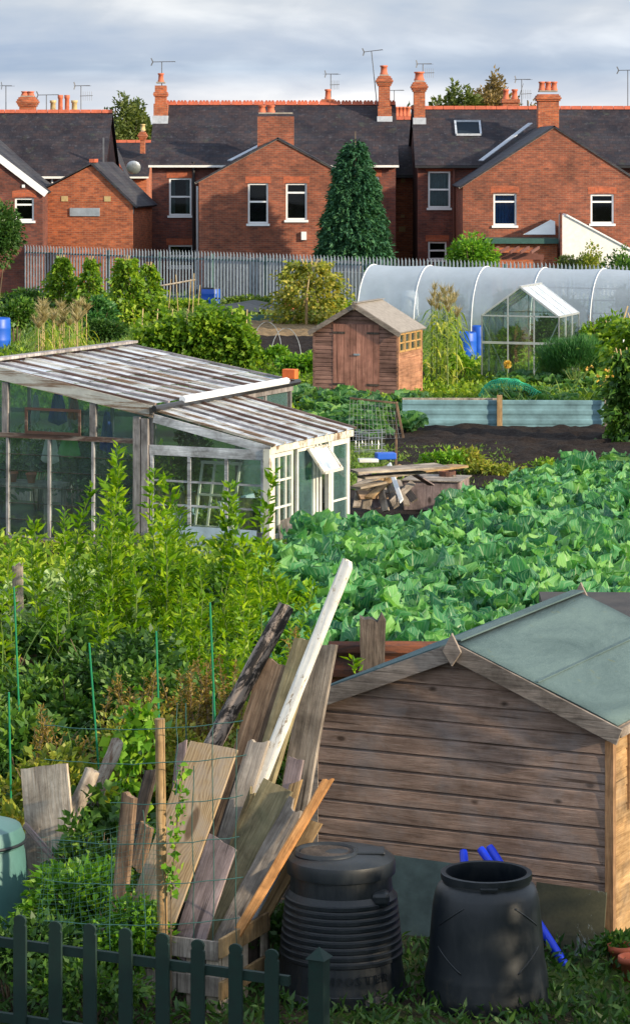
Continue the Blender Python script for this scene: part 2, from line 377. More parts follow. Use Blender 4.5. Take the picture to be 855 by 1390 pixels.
M['soil'] = m_soil('dark_tilled_soil', (.009, .007, .007), (.042, .031, .026))
M['straw'] = m_soil('dry_straw_soil', (.13, .085, .045), (.38, .27, .15), 8)
M['orange_brick'] = m_plain('single_brick', (.7, .14, .03), .8)
M['cloth_blue'] = m_plain('cloth_blue', (.02, .06, .35), .9); M['cloth_green'] = m_plain('cloth_green', (.1, .4, .08), .9)
M['cloth_white'] = m_plain('cloth_white', (.6, .62, .6), .9); M['cloth_orange'] = m_plain('cloth_orange', (.5, .13, .06), .9)
M['plastic_white'] = m_plain('fleece_white', (.85, .87, .9), .7, var=.08)
# foliage
M['l_cab'] = m_cabbage('cabbage_leaf', (.028, .15, .085), (.1, .34, .14), (.22, .47, .13), (.5, .63, .42))
M['l_kale'] = m_cabbage('kale_leaf', (.025, .11, .05), (.08, .23, .07), (.2, .36, .08), (.36, .48, .28))
M['l_willow'] = m_leaf('bright_lance_leaf', [(.03, .095, .004), (.105, .22, .006), (.27, .37, .012)], .45, patch=1.3)
M['l_bramble'] = m_leaf('bramble_leaf', [(.014, .05, .008), (.042, .11, .016), (.13, .22, .03)], .28)
M['l_yellow'] = m_leaf('yellowing_leaf', [(.05, .09, .012), (.15, .2, .025), (.34, .28, .06)], .35)
M['l_vine'] = m_leaf('hop_vine_leaf', [(.03, .1, .01), (.09, .22, .015), (.24, .36, .03)], .35)
M['l_bean'] = m_leaf('bean_leaf', [(.03, .085, .01), (.11, .21, .016), (.3, .38, .04)], .42)
M['l_beanold'] = m_leaf('old_bean_leaf', [(.06, .09, .015), (.17, .2, .03), (.4, .33, .07)], .35)
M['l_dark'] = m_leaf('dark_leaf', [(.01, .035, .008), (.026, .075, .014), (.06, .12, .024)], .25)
M['l_conifer'] = m_leaf('conifer_spray', [(.012, .055, .03), (.03, .105, .048), (.07, .17, .06)], .15, .7, patch=.9)
M['l_tree'] = m_leaf('tree_leaf', [(.03, .05, .012), (.07, .1, .025), (.13, .15, .04)], .25, patch=.5)
M['l_autumn'] = m_leaf('autumn_tree_leaf', [(.09, .065, .035), (.17, .13, .06), (.26, .19, .09)], .25, patch=.5)
M['l_grass'] = m_leaf('grass_blade', [(.03, .07, .012), (.08, .15, .02), (.19, .24, .05)], .3, patch=.6)
M['l_dry'] = m_leaf('dry_stalk', [(.16, .13, .06), (.3, .25, .13), (.42, .37, .22)], .3, boost=1.1)
M['l_fern'] = m_leaf('feathery_frond', [(.012, .06, .02), (.03, .11, .028), (.07, .17, .035)], .25)
M['l_corn'] = m_leaf('corn_blade', [(.07, .14, .015), (.2, .28, .03), (.45, .42, .08)], .4)
M['l_flower'] = m_leaf('flower_seed_heads', [(.3, .13, .06), (.5, .3, .06), (.7, .5, .1)], .2)

def m_knotted():
    m, nt, out = newmat('knotted_board'); k = N(nt); tc = k.n('TexCoord').outputs['Object']; x, y, z = sepxyz(k, tc)
    wob = k.noise(k.mapped(tc, (1, 1, .4)), 5, 3, .6)
    dx = k.math('SUBTRACT', x, -.06); dz = k.math('SUBTRACT', z, 1.17)
    r2 = k.math('ADD', k.math('MULTIPLY', k.math('MULTIPLY', dx, dx), 260), k.math('MULTIPLY', k.math('MULTIPLY', dz, dz), 26))
    inf = k.math('DIVIDE', 1.0, k.math('ADD', r2, 1.0))
    # grain lines bend round the knot
    g = k.math('ADD', k.math('MULTIPLY', k.math('MULTIPLY', dx, k.math('SUBTRACT', 1.0, k.math('MULTIPLY', inf, .75))), 26), k.math('MULTIPLY', wob, 3.2))
    g = k.math('ADD', g, k.math('MULTIPLY', inf, 3.0)); ring = k.math('MULTIPLY_ADD', k.math('SINE', k.math('MULTIPLY', g, 11)), .5, .5)
    fine = k.noise(k.mapped(tc, (1, 1, .05)), 60, 4, .7)
    f = k.math('ADD', k.math('MULTIPLY', ring, .22), k.math('MULTIPLY', fine, .72))
    c = k.ramp(f, [(.25, (.2, .13, .07)), (.5, (.38, .27, .15)), (.75, (.5, .39, .26))])
    c = k.mix(k.ramp(k.noise(tc, 3.2, 5, .65), [(.45, (0, 0, 0)), (.62, (.8, .8, .8))]), c, (.36, .3, .24))
    c = k.mix(k.ramp(inf, [(.66, (0, 0, 0)), (.8, (.85, .85, .85))]), c, (.11, .065, .035))
    principled(k, out, c, .75, bump=k.bump(f, .4, .004), spec=.3); return m
M['knotted'] = m_knotted()

M['l_pale'] = m_leaf('pale_variegated_leaf', [(.05, .1, .03), (.17, .27, .1), (.36, .44, .24)], .3)
M['gh_pale'] = m_wood('pale_blue_grey_timber', (.26, .26, .28), (.43, .44, .47), (.6, .62, .66), 'x', knots=False)
def m_felt():
    m, nt, out = newmat('mineral_felt'); k = N(nt); tc = k.n('TexCoord').outputs['Object']
    grit = k.noise(tc, 260, 2, .6); st = k.noise(k.mapped(tc, (1, .35, 1)), 2.4, 6, .72, .8); wr = k.noise(k.mapped(tc, (1, .25, 1)), 5, 4, .6, .5)
    c = k.ramp(grit, [(.3, (.055, .09, .095)), (.5, (.09, .14, .142)), (.75, (.18, .245, .25))])
    c = k.mix(1.0, c, k.ramp(st, [(.3, (.66, .7, .72)), (.55, (1, 1, 1)), (.75, (1.22, 1.2, 1.15))]), 'MULTIPLY')
    c = k.mix(k.ramp(k.noise(tc, 7, 6, .75), [(.62, (0, 0, 0)), (.7, (.5, .5, .5))]), c, (.13, .15, .08))
    principled(k, out, c, .95, bump=k.bump(k.math('ADD', k.math('MULTIPLY', grit, .12), wr), .6, .02), spec=.2); return m
M['felt_green'] = m_felt()

M['l_rusty'] = m_leaf('seeding_weed', [(.08, .06, .015), (.17, .12, .03), (.26, .2, .04)], .3)
M['gh_palez'] = m_wood('pale_grey_post_timber', (.22, .21, .22), (.38, .37, .38), (.55, .55, .56), 'z', knots=False)
def m_bin():
    m, nt, out = newmat('weathered_black_plastic'); k = N(nt); tc = k.n('TexCoord').outputs['Object']; x, y, z = sepxyz(k, tc)
    a = k.noise(k.mapped(tc, (1, 1, .25)), 7, 7, .75, .6); b = k.noise(tc, 45, 3, .6); up = sepxyz(k, k.n('NewGeometry').outputs['Normal'])[2]
    c = k.mix(k.ramp(a, [(.45, (0, 0, 0)), (.72, (.75, .75, .75))]), (.004, .008, .013), (.018, .022, .026))
    sp = k.math('SUBTRACT', k.noise(k.mapped(tc, (1, 1, .6)), 11, 5, .8), k.math('MULTIPLY', z, .55))
    c = k.mix(k.ramp(sp, [(.46, (0, 0, 0)), (.56, (.55, .55, .55))]), c, (.035, .029, .022))
    c = k.mix(k.math('MULTIPLY', k.math('MAXIMUM', up, 0.0), k.math('MULTIPLY', b, .5)), c, (.05, .052, .05))
    principled(k, out, c, k.math('MULTIPLY_ADD', a, .35, .28), bump=k.bump(k.math('ADD', a, k.math('MULTIPLY', b, .3)), .2, .004)); return m
M['bin_black'] = m_bin()
# ---------------------------------------------------------------- foliage builders
def nrm(a):
    return a/np.maximum(np.linalg.norm(a, axis=1, keepdims=True), 1e-9)
def np_mesh(name, V, Fq, mat, parent=None, uv=None, smooth=False):
    me = bpy.data.meshes.new(name); n = len(Fq); k = Fq.shape[1]
    me.vertices.add(len(V)); me.vertices.foreach_set('co', np.asarray(V, np.float32).ravel())
    me.loops.add(n*k); me.loops.foreach_set('vertex_index', Fq.astype(np.int32).ravel())
    me.polygons.add(n); me.polygons.foreach_set('loop_start', np.arange(0, n*k, k, dtype=np.int32))
    if uv is not None:
        l = me.uv_layers.new(name='UVMap'); l.data.foreach_set('uv', uv[Fq.ravel()].astype(np.float32).ravel())
    if smooth: me.polygons.foreach_set('use_smooth', np.ones(n, bool))
    me.update(calc_edges=True)
    return link_mesh(name, me, mat, parent)
def leaves(P, Dr, L, W, fold=.25, droop=.15, upb=.6):
    """one folded quad per leaf. P base, Dr axis"""
    n = len(P); Dr = nrm(Dr); U = nrm(RNG.normal(0, 1, (n, 3))*(1-upb)+np.array([0, 0, upb]))
    Sd = nrm(np.cross(Dr, U)); Nn = np.cross(Sd, Dr)
    L = np.broadcast_to(np.asarray(L, float), (n,))[:, None]; W = np.broadcast_to(np.asarray(W, float), (n,))[:, None]
    mid = P+Dr*L*.42
    V = np.stack([P, mid+Sd*W/2+Nn*W*fold, P+Dr*L-Nn*L*droop, mid-Sd*W/2+Nn*W*fold], 1).reshape(-1, 3)
    return V, np.arange(4*n).reshape(-1, 4)
class LV:
    def __init__(s): s.V = []; s.F = []; s.n = 0
    def add(s, V, Fq): s.V.append(V); s.F.append(Fq+s.n); s.n += len(V)
    def build(s, name, mat, parent=None): return np_mesh(name, np.concatenate(s.V), np.concatenate(s.F), mat, parent)
def blob(n, c, r, clumps=14, tight=.33, shell=.75, flat_bottom=True):
    """leaf positions in clumps spread over an ellipsoid; gaps between the clumps"""
    c = np.array(c, float); r = np.array(r, float)
    d = nrm(RNG.normal(0, 1, (clumps, 3)))
    if flat_bottom: d[:, 2] = np.where(d[:, 2] < -.3, -d[:, 2]*.5, d[:, 2])
    cc = d*(RNG.uniform(.35, shell, (clumps, 1)))
    sz = RNG.uniform(.6, 1.35, clumps)*tight
    w = sz**2; w /= w.sum(); i = RNG.choice(clumps, n, p=w)
    e = nrm(RNG.normal(0, 1, (n, 3)))*(RNG.uniform(0, 1, (n, 1))**.45)
    loc = cc[i]+e*sz[i][:, None]
    P = c+loc*r
    out = nrm(e+cc[i]*.5+RNG.normal(0, .45, (n, 3)))
    return P, out
def bush(name, label, cat, loc, r, n, leaf, mat, clumps=14, tight=.36, stem='stem_brown', group=None, aspect=.55, lift=.0, upb=.5, hang=0.0):
    """loc on ground; r=(rx,ry,height/2)"""
    t = thing(name, label, cat, loc, 0, group)
    P, O = blob(n, (0, 0, r[2]*1.0+lift), r, clumps, tight)
    P[:, 2] = np.abs(P[:, 2])
    O[:, 2] -= hang
    Lf = RNG.uniform(.65, 1.25, n)*leaf
    V, Fq = leaves(P, O, Lf, Lf*aspect, upb=upb); np_mesh('foliage', V, Fq, mat, t)
    mb = MB()
    for i in range(7):
        a = random.uniform(0, 6.28); q = random.uniform(.2, .75); h = r[2]*random.uniform(1.0, 1.7)+lift
        b = Vector((math.cos(a)*r[0]*q, math.sin(a)*r[1]*q, h))
        mb.tube([(b.x*.25, b.y*.25, 0), b*.55+Vector((0, 0, .05)), b], [leaf*.13, leaf*.09, leaf*.04], 5)
    mb.build('stems', M[stem], t)
    return t
def wands(name, label, loc, spots, mat, leaf=.1, group=None, cat='shrub', dens=46, ratio=.32, lean=.12, stem='stem', curve=.25):
    """upright leafy shoots; spots = (dx,dy,height)"""
    t = thing(name, label, cat, loc, 0, group); mb = MB(); lv = LV()
    for dx, dy, h in spots:
        a = random.uniform(0, 6.28); ln = random.uniform(0, lean)*h; tipx = math.cos(a)*ln; tipy = math.sin(a)*ln
        pts = []
        for i in range(6):
            u = i/5; pts.append((dx+tipx*u**2+.03*math.sin(u*7+a), dy+tipy*u**2, h*u-curve*ln*u**3))
        mb.tube(pts, [.011, .01, .008, .006, .004, .002], 5)
        n = int(dens*h); u = RNG.uniform(.12, 1, n)**.8; A = np.array(pts); idx = np.clip((u*5).astype(int), 0, 4); fr = (u*5-idx)[:, None]
        P = A[idx]*(1-fr)+A[idx+1]*fr; an = np.arange(n)*2.4+a+RNG.normal(0, .4, n)
        # a few side twigs
        side = RNG.uniform(0, 1, n) < .55
        P = P+np.stack([np.cos(an), np.sin(an), np.full(n, .35)], 1)*(side*RNG.uniform(.02, .17, n)*(1.15-u))[:, None]
        Dd = np.stack([np.cos(an), np.sin(an), RNG.uniform(.3, 1.7, n)], 1)
        Lf = leaf*RNG.uniform(.6, 1.25, n)*(1.15-.45*u)
        V, Fq = leaves(P, Dd, Lf, Lf*ratio, .2, .22); lv.add(V, Fq)
    mb.build('stems', M[stem], t); lv.build('foliage', mat, t); return t
def strip_leaf(lv, base, az, L, w, up=1.0, droop=1.0, seg=6):
    """long arching blade as a strip of quads"""
    V = []; d = np.array([math.cos(az), math.sin(az), 0]); s_ = np.array([-math.sin(az), math.cos(az), 0])
    for i in range(seg+1):
        u = i/seg; p = np.array(base)+d*L*(u*.75)+np.array([0, 0, L*(up*u-droop*u*u*1.05)])
        ww = w*(.5+1.1*u)*(1-u)**.8+.002
        V += [p+s_*ww/2, p-s_*ww/2]
    V = np.array(V); Fq = np.array([[2*i, 2*i+1, 2*i+3, 2*i+2] for i in range(seg)])
    lv.add(V, Fq)
def cabbage_mesh(seed, nl=22, size=.5, up=1.0, frill=.05, wide=.7):
    """rosette of upright obovate leaves with a stalk, a broad rounded blade and a ruffled margin"""
    rs = np.random.default_rng(seed); Vs = []; Fs = []; UVs = []; base = 0; NU, NV = 10, 11
    for i in range(nl):
        a = i*2.4+rs.normal(0, .25); q = i/nl
        L = size*(1.0-.3*q)*rs.uniform(.8, 1.2); W = L*wide*rs.uniform(.8, 1.15)
        el = R((rs.uniform(30, 62)*(1-q)+rs.uniform(68, 88)*q)*up)
        ph = rs.uniform(0, 6.28, 4); curl = rs.uniform(-.1, .75)*(1-.5*q); cup = rs.uniform(-.1, .4); tw = rs.normal(0, .3); side = rs.normal(0, .18)
        d = np.array([math.cos(a), math.sin(a)]); s_ = np.array([-math.sin(a), math.cos(a)])
        for v in range(NV+1):
            t = v/NV; ts = max(0, (t-.16)/.84)
            wp = .05+.5*(math.sin(min(1, ts*1.0)*math.pi*.5)**.75)*math.sqrt(max(0.0, 1-max(0, (ts-.62)/.38)**2.6))
            ang = el-curl*t*t*1.5
            r_ = L*t*math.cos(el-curl*t*t*.6)+.02; z = L*t*math.sin(el-curl*t*t*.6)+.04+.1*q
            for u in range(NU+1):
                x = (u/NU-.5)*2; ed = abs(x)**2.2
                fr = frill*L*2*(math.sin(t*26+ph[0]+(2 if x > 0 else 0))*ed+.5*math.sin(t*13+ph[1])*ed+.6*math.sin(x*5+ph[2])*max(0, ts-.7)*3*(1-ed))
                puck = .012*L/.5*math.sin(t*34+abs(x)*6+ph[3])*(1-ed)*(abs(x) > .1)
                off = x*W*wp*(1+.06*math.sin(t*31+ph[3]+x)); lift = cup*abs(x)**1.7*W*wp+fr+puck+tw*off
                nz = math.cos(ang); nr = -math.sin(ang); p = d*(r_+nr*lift)+s_*(off+side*L*t*t)
                Vs.append((p[0], p[1], z+nz*lift)); UVs.append((u/NU, t))
        for v in range(NV):
            for u in range(NU):
                b = base+v*(NU+1)+u; Fs.append((b, b+1, b+NU+2, b+NU+1))
        base += (NU+1)*(NV+1)
    return np.array(Vs), np.array(Fs), np.array(UVs)
def tree(name, label, loc, h, r, n, leaf, mat, group=None, clumps=26, tight=.3, base=.35, sparse=False):
    t = thing(name, label, 'tree', loc, random.uniform(0, 6), group); mb = MB()
    mb.tube([(0, 0, -.2), (.05, 0, h*.35), (0, .1, h*.75), (0, 0, h*.95)], [h*.03, h*.022, h*.012, h*.004], 7)
    for i in range(13):
        a = i*2.4; z0 = h*random.uniform(.3, .75); e = r*random.uniform(.5, .95)
        p2 = (math.cos(a)*e, math.sin(a)*e, min(h*.97, z0+e*random.uniform(.5, 1.2)))
        mb.tube([(0, 0, z0), ((p2[0])*.5, p2[1]*.5, z0+(p2[2]-z0)*.6), p2], [h*.012, h*.007, h*.002], 5)
        if sparse:
            for j in range(5):
                b = Vector(p2)*random.uniform(.55, 1); c = b+Vector((random.uniform(-.6, .6), random.uniform(-.6, .6), random.uniform(.3, 1.1)))*r*.5
                mb.tube([b, c], [h*.003, h*.001], 4)
    mb.build('trunk', M['trunk'], t); h *= 1.06
    P, O = blob(n, (0, 0, h*(base+(1-base)/2)), (r, r, h*(1-base)/2*1.05), clumps, tight, .8)
    Lf = RNG.uniform(.6, 1.3, n)*leaf; V, Fq = leaves(P, O, Lf, Lf*.6); np_mesh('crown', V, Fq, mat, t)
    return t
# ---------------------------------------------------------------- world, sun
w = bpy.data.worlds.new('World'); S.world = w; w.use_nodes = True; nt = w.node_tree; nt.nodes.clear(); k = N(nt)
SUN_DIR = Vector((.85, -.53, 0)).normalized(); SUN_EL = R(19)
az = math.atan2(SUN_DIR.x, SUN_DIR.y)      # clockwise from +Y
sky = k.n('TexSky'); sky.sky_type = 'NISHITA'; sky.sun_disc = False; sky.sun_elevation = SUN_EL; sky.sun_rotation = az
sky.air_density = 1.2; sky.dust_density = 1.5; sky.ozone_density = 1.5
tc = k.n('TexCoord').outputs['Generated']; x, y, z = sepxyz(k, tc)
bandv = comb(k, k.math('MULTIPLY', x, 7), k.math('MULTIPLY', y, 2), k.math('MULTIPLY', z, 42))
n1 = k.noise(bandv, .7, 5, .5, .5); n2 = k.noise(comb(k, k.math('MULTIPLY', x, 26), 0.0, k.math('MULTIPLY', z, 75)), 1.0, 5, .5, .3)
# cloud colours in the Nishita sky's own (physically bright) units
cl = k.ramp(k.math('ADD', k.math('MULTIPLY', n1, .72), k.math('MULTIPLY', n2, .28)), [(.34, (2.2, 2.75, 3.55)), (.46, (2.9, 3.35, 4.0)), (.57, (3.8, 4.05, 4.4)), (.7, (5.8, 5.8, 5.75))])
low = k.ramp(z, [(.012, (1.25, 1.18, 1.12)), (.02, (1.0, 1.0, 1.02)), (.027, (.62, .72, .85)), (.036, (.8, .86, .95)), (.055, (1, 1, 1))])
cl = k.mix(1.0, cl, low, 'MULTIPLY')
high = k.ramp(z, [(.08, (.5, .5, .5)), (.25, (.95, .95, .95))]); cl = k.mix(1.0, cl, high, 'MULTIPLY'); cl = k.mix(1.0, cl, (2.0, 2.0, 2.0, 1), 'MULTIPLY')
cover = k.ramp(z, [(.0, (1, 1, 1)), (.12, (.9, .9, .9)), (.5, (.55, .55, .55))])
colr = k.mix(cover, sky.outputs[0], cl)
bg = k.n('Background'); k.l(colr, bg.inputs[0]); bg.inputs[1].default_value = .12
o = k.n('OutputWorld'); k.l(bg.outputs[0], o.inputs[0])
sd = bpy.data.lights.new('sun', 'SUN'); sd.energy = 4.3; sd.angle = R(1.2); sd.color = (1, .83, .6)
so = bpy.data.objects.new('sun', sd); COL.objects.link(so)
sv = Vector((SUN_DIR.x*math.cos(SUN_EL), SUN_DIR.y*math.cos(SUN_EL), math.sin(SUN_EL)))
so.rotation_euler = sv.to_track_quat('Z', 'Y').to_euler(); so.location = (30, -10, 30)
S.view_settings.view_transform = 'Standard'; S.view_settings.look = 'None'; S.view_settings.exposure = 0.64; S.view_settings.gamma = 1
# ---------------------------------------------------------------- ground
def sheet(name, mat, poly, z, kind='structure'):
    mb = MB(); mb.add([(a, b, z) for a, b in poly], [tuple(range(len(poly)))]); o = mb.build(name, mat); tag(o, kind=kind); return o
M['ground'] = m_ground()
sheet('ground', M['ground'], [(-900, -60), (900, -60), (900, 2500), (-900, 2500)], 0)
def bumpy(name, mat, c, ux, uy, nx, ny, amp, z=.01, ridges=0, rz=0.0):
    """tilled bed: a displaced grid, c=near-left corner, ux/uy sizes, rotated rz"""
    V = []; Fq = []; ca, sa = math.cos(rz), math.sin(rz)
    for j in range(ny+1):
        for i in range(nx+1):
            x = ux*i/nx; y = uy*j/ny; X = c[0]+x*ca-y*sa; Y = c[1]+x*sa+y*ca
            e = min(1, min(i, nx-i, j, ny-j)/3)
            hgt = (mnoise.fractal(Vector((X*2.2, Y*2.2, 0)), 1, 2.2, 4)*.6+.5)*amp + (ridges*.5*(1+math.sin(y*5.5)) if ridges else 0)
            V.append((X, Y, z+hgt*e))
    for j in range(ny):
        for i in range(nx):
            a = j*(nx+1)+i; Fq.append((a, a+1, a+nx+2, a+nx+1))
    o = np_mesh(name, np.array(V), np.array(Fq), mat, smooth=False); tag(o, kind='structure'); return o
A25 = R(-25)
bumpy('tilled_soil', M['soil'], (.9, 47.0), 9.5, 12.3, 110, 120, .16, ridges=.0, rz=R(-3))
bumpy('cabbage_bed_soil', M['soil'], (-1.2, 28.5), 12, 20.5, 50, 60, .05)
bumpy('shrubbery_soil', M['soil'], (-6, 22.6), 8, 17.5, 40, 60, .06, z=.006)
bumpy('tilled_soil', M['soil'], (-2.0, 78.2), 2.4, 9.5, 30, 60, .14)
bumpy('straw_bed', M['straw'], (-2.4, 88.2), 3.2, 7.6, 30, 40, .12)
bumpy('vegetable_soil', M['soil'], (2.2, 61.5), 9, 14, 60, 60, .08)
# ================================================================ HOUSES
def wall_with_holes(mb, x0, x1, z0, z1, y, holes, t=.25):
    xs = sorted({x0, x1, *[h[0] for h in holes], *[h[1] for h in holes]}); zs = sorted({z0, z1, *[h[2] for h in holes], *[h[3] for h in holes]})
    for i in range(len(xs)-1):
        for j in range(len(zs)-1):
            cx, cz = (xs[i]+xs[i+1])/2, (zs[j]+zs[j+1])/2
            if any(h[0] < cx < h[1] and h[2] < cz < h[3] for h in holes): continue
            mb.add([(xs[i], y, zs[j]), (xs[i+1], y, zs[j]), (xs[i+1], y, zs[j+1]), (xs[i], y, zs[j+1])], [(0, 1, 2, 3)])
    for h in holes:  # reveals
        a, b, c, d = h
        mb.add([(a, y, c), (a, y+t, c), (a, y+t, d), (a, y, d)], [(0, 1, 2, 3)]); mb.add([(b, y, c), (b, y+t, c), (b, y+t, d), (b, y, d)], [(0, 1, 2, 3)])
        mb.add([(a, y, d), (b, y, d), (b, y+t, d), (a, y+t, d)], [(0, 1, 2, 3)]); mb.add([(a, y, c), (b, y, c), (b, y+t, c), (a, y+t, c)], [(0, 1, 2, 3)])
def window(par, h, y, trans=.5, curtain=None, lintel=True, sill='upvc', label=None, arch=True):
    a, b, c, d = h; fr = MB(); f = .07; yy = y+.06
    fr.box(a, b, yy, yy+.07, c, c+f); fr.box(a, b, yy, yy+.07, d-f, d); fr.box(a, a+f, yy+.001, yy+.069, c+f, d-f); fr.box(b-f, b, yy+.001, yy+.069, c+f, d-f)
    if trans: zt = c+(d-c)*trans; fr.box(a+f, b-f, yy+.002, yy+.068, zt-.035, zt+.035)
    win = fr.build('window', M['upvc'], par)
    if label: win['label'] = label
    MB().box(a+f*.6, b-f*.6, yy+.03, yy+.036, c+f*.6, d-f*.6).build('pane', M['win_glass'], win)
    if curtain:
        mb = MB(); n = 40; full = curtain == 'curtain_blue' or curtain == 'full'
        for (u0, u1) in ([(0, 1)] if full else [(0, .24), (.76, 1)]):
            vs = []; fs = []
            for i in range(n+1):
                u = u0+(u1-u0)*i/n; X = a+.03+(b-a-.06)*u; Yc = yy+.16+.025*math.sin(i*1.1)
                vs += [(X, Yc, c+.02), (X, Yc, d-.03)]
            fs = [(2*i, 2*i+2, 2*i+3, 2*i+1) for i in range(n)]; mb.add(vs, fs)
        mb.build('curtain', M['curtain_blue' if curtain == 'curtain_blue' else 'curtain'], win)
    MB().box(a-.06, b+.06, y-.07, y+.1, c-.09, c-.002).build('sill', M[sill], win)
    if lintel:
        n = 10; vs = []; hgt = .26
        for i in range(n+1):
            u = i/n; X = a-.1+(b-a+.2)*u; z = d+.003+(.05*(1-(2*u-1)**2) if arch else 0)
            vs += [(X, z)]
        top = [(p[0], p[1]+hgt) for p in reversed(vs)]
        MB().prism(vs+top, y-.006, y+.02).build('lintel', M['brick_soldier'], win)
    return win
def pots(par, spots, z, mat='clay_pot', h=.45, r=.13):
    for (x, y) in spots:
        mb = MB(); mb.lathe([(r*1.12, z), (r*1.1, z+.08), (r*.95, z+.1), (r*.85, z+h*.8), (r*1.08, z+h*.83), (r*1.1, z+h), (r*.8, z+h), (r*.75, z+h*.6)], (x, y), 12)
        mb.build('chimney_pot', M[mat], par, smooth=True)
def chimney(par, x0, x1, y0, y1, z0, z1, mat='brick_orange', corb=True, flash=True):
    mb = MB(); top = z1-(.42 if corb else .1); mb.box(x0, x1, y0, y1, z0, top)
    if corb:
        for i, e in enumerate((.05, .09, .13, .09, .04)): mb.box(x0-e, x1+e, y0-e, y1+e, top+.001+i*.08, top+.08+i*.08)
        mb.box(x0+.01, x1-.01, y0+.01, y1-.01, top+.401, z1)
    ch = mb.build('chimney', M[mat], par)
    MB().box(x0+.05, x1-.05, y0+.05, y1-.05, z1+.001, z1+.06).build('mortar_cap', M['mortar_cap'], ch)
    return ch
def ridge_tiles(par, a, b, crest=False):
    a, b = Vector(a), Vector(b); n = max(2, int((b-a).length/.45)); mb = MB(); d = (b-a)/n; s_ = Vector((-d.y, d.x, 0)).normalized()*.13
    for i in range(n):
        p = a+d*(i+.02); q = a+d*(i+.98); up = Vector((0, 0, .09)); dn = Vector((0, 0, -.06))
        mb.add([p-s_+dn, p+up, p+s_+dn, q-s_+dn, q+up, q+s_+dn], [(0, 1, 4, 3), (1, 2, 5, 4), (0, 3, 5, 2), (0, 2, 1), (3, 4, 5)])
        if crest:
            for j in range(3):
                c = p+(q-p)*(.2+.3*j)+up*.8; e = (q-p).normalized()*.055; h = Vector((0, 0, .07)); t = s_*.12
                mb.add([c-e-t, c+e-t, c+e*.7+h-t, c-e*.7+h-t, c-e+t, c+e+t, c+e*.7+h+t, c-e*.7+h+t], [(0, 1, 2, 3), (4, 5, 6, 7), (0, 1, 5, 4), (2, 3, 7, 6), (0, 3, 7, 4), (1, 2, 6, 5)])
    return mb.build('ridge_tiles', M['terracotta'], par)
def aerial(label, loc, h, w=.9, ang=.3, dish=False, n=9, two=False):
    t = thing('tv_aerial', label, 'aerial', loc, ang, 'television aerials on the roofs')
    MB().tube([(0, 0, -.6), (0, 0, h)], .02, 5).build('mast', M['aerial'], t)
    mb = MB(); mb.tube([(-w*.4, 0, h), (w*.6, 0, h+.02)], .016, 4)
    for i in range(n):
        x = -w*.4+w*i/(n-1); mb.tube([(x, -.16, h), (x, .16, h)], .007, 3)
    for s_ in (-1, 1): mb.bar((-w*.4, 0, h), (-w*.48, 0, h+.16*s_), .05, .01, (0, 1, 0))
    if two:
        mb.tube([(-.05, 0, h*.6), (.55, 0, h*.62)], .014, 4)
        for i in range(6): mb.tube([(.0+i*.1, 0, h*.6-.2), (.0+i*.1, 0, h*.6+.2)], .008, 3)
    mb.build('antenna', M['aerial'], t); return t
def house(name, label, x0, x1, Y0, Y1, Yr, ze, zr, holes, zbase=0.0, wall='brick_dark', crest=True, roofslope='x', eave_pipe='white_paint', verge=True):
    """main range, ridge along x. walls open-topped box with windows in the rear wall facing the camera (-y)"""
    t = thing(name, label, 'house', ((x0+x1)/2, Y0, zbase)); ox, oy = (x0+x1)/2, Y0
    mb = MB(); L, Rr = x0-ox, x1-ox; dp = Y1-Y0; yr = Yr-Y0
    hs = [(h[0]-ox, h[1]-ox, h[2], h[3]) for h in holes]
    wall_with_holes(mb, L, Rr, 0, ze, 0, hs)
    mb.add([(L, dp, 0), (Rr, dp, 0), (Rr, dp, ze), (L, dp, ze)], [(0, 1, 2, 3)])
    for X in (L, Rr): mb.add([(X, 0, 0), (X, dp, 0), (X, dp, ze), (X, yr, zr-.05), (X, 0, ze)], [(0, 1, 2, 3, 4)])
    mb.build('wall', M[wall], t)
    ov = .12; sl = (zr-ze)/yr; rb = MB()
    rb.slab([(L-ov, -.25, ze-.25*sl+.08), (Rr+ov, -.25, ze-.25*sl+.08), (Rr+ov, yr, zr+.08), (L-ov, yr, zr+.08)], .08)
    rb.slab([(L-ov, yr+.001, zr+.08), (Rr+ov, yr+.001, zr+.08), (Rr+ov, dp+.25, ze-.1), (L-ov, dp+.25, ze-.1)], .08)
    roof = rb.build('roof', M['slate'], t)
    ridge_tiles(roof, (L-ov, yr, zr+.1), (Rr+ov, yr, zr+.1), crest)
    g = MB(); g.bar((L-ov, -.3, ze-.25*sl+.02), (Rr+ov, -.3, ze-.25*sl+.02), .1, .09); g.build('gutter', M[eave_pipe], t)
    MB().box(L, Rr, -.12, -.005, ze-.2, ze-.05).build('eaves_board', M['brown_paint'], t)
    # dark floor and inner wall, so panes look into rooms
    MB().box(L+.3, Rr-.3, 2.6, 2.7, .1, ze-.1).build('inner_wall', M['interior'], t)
    return t, ox, oy, sl
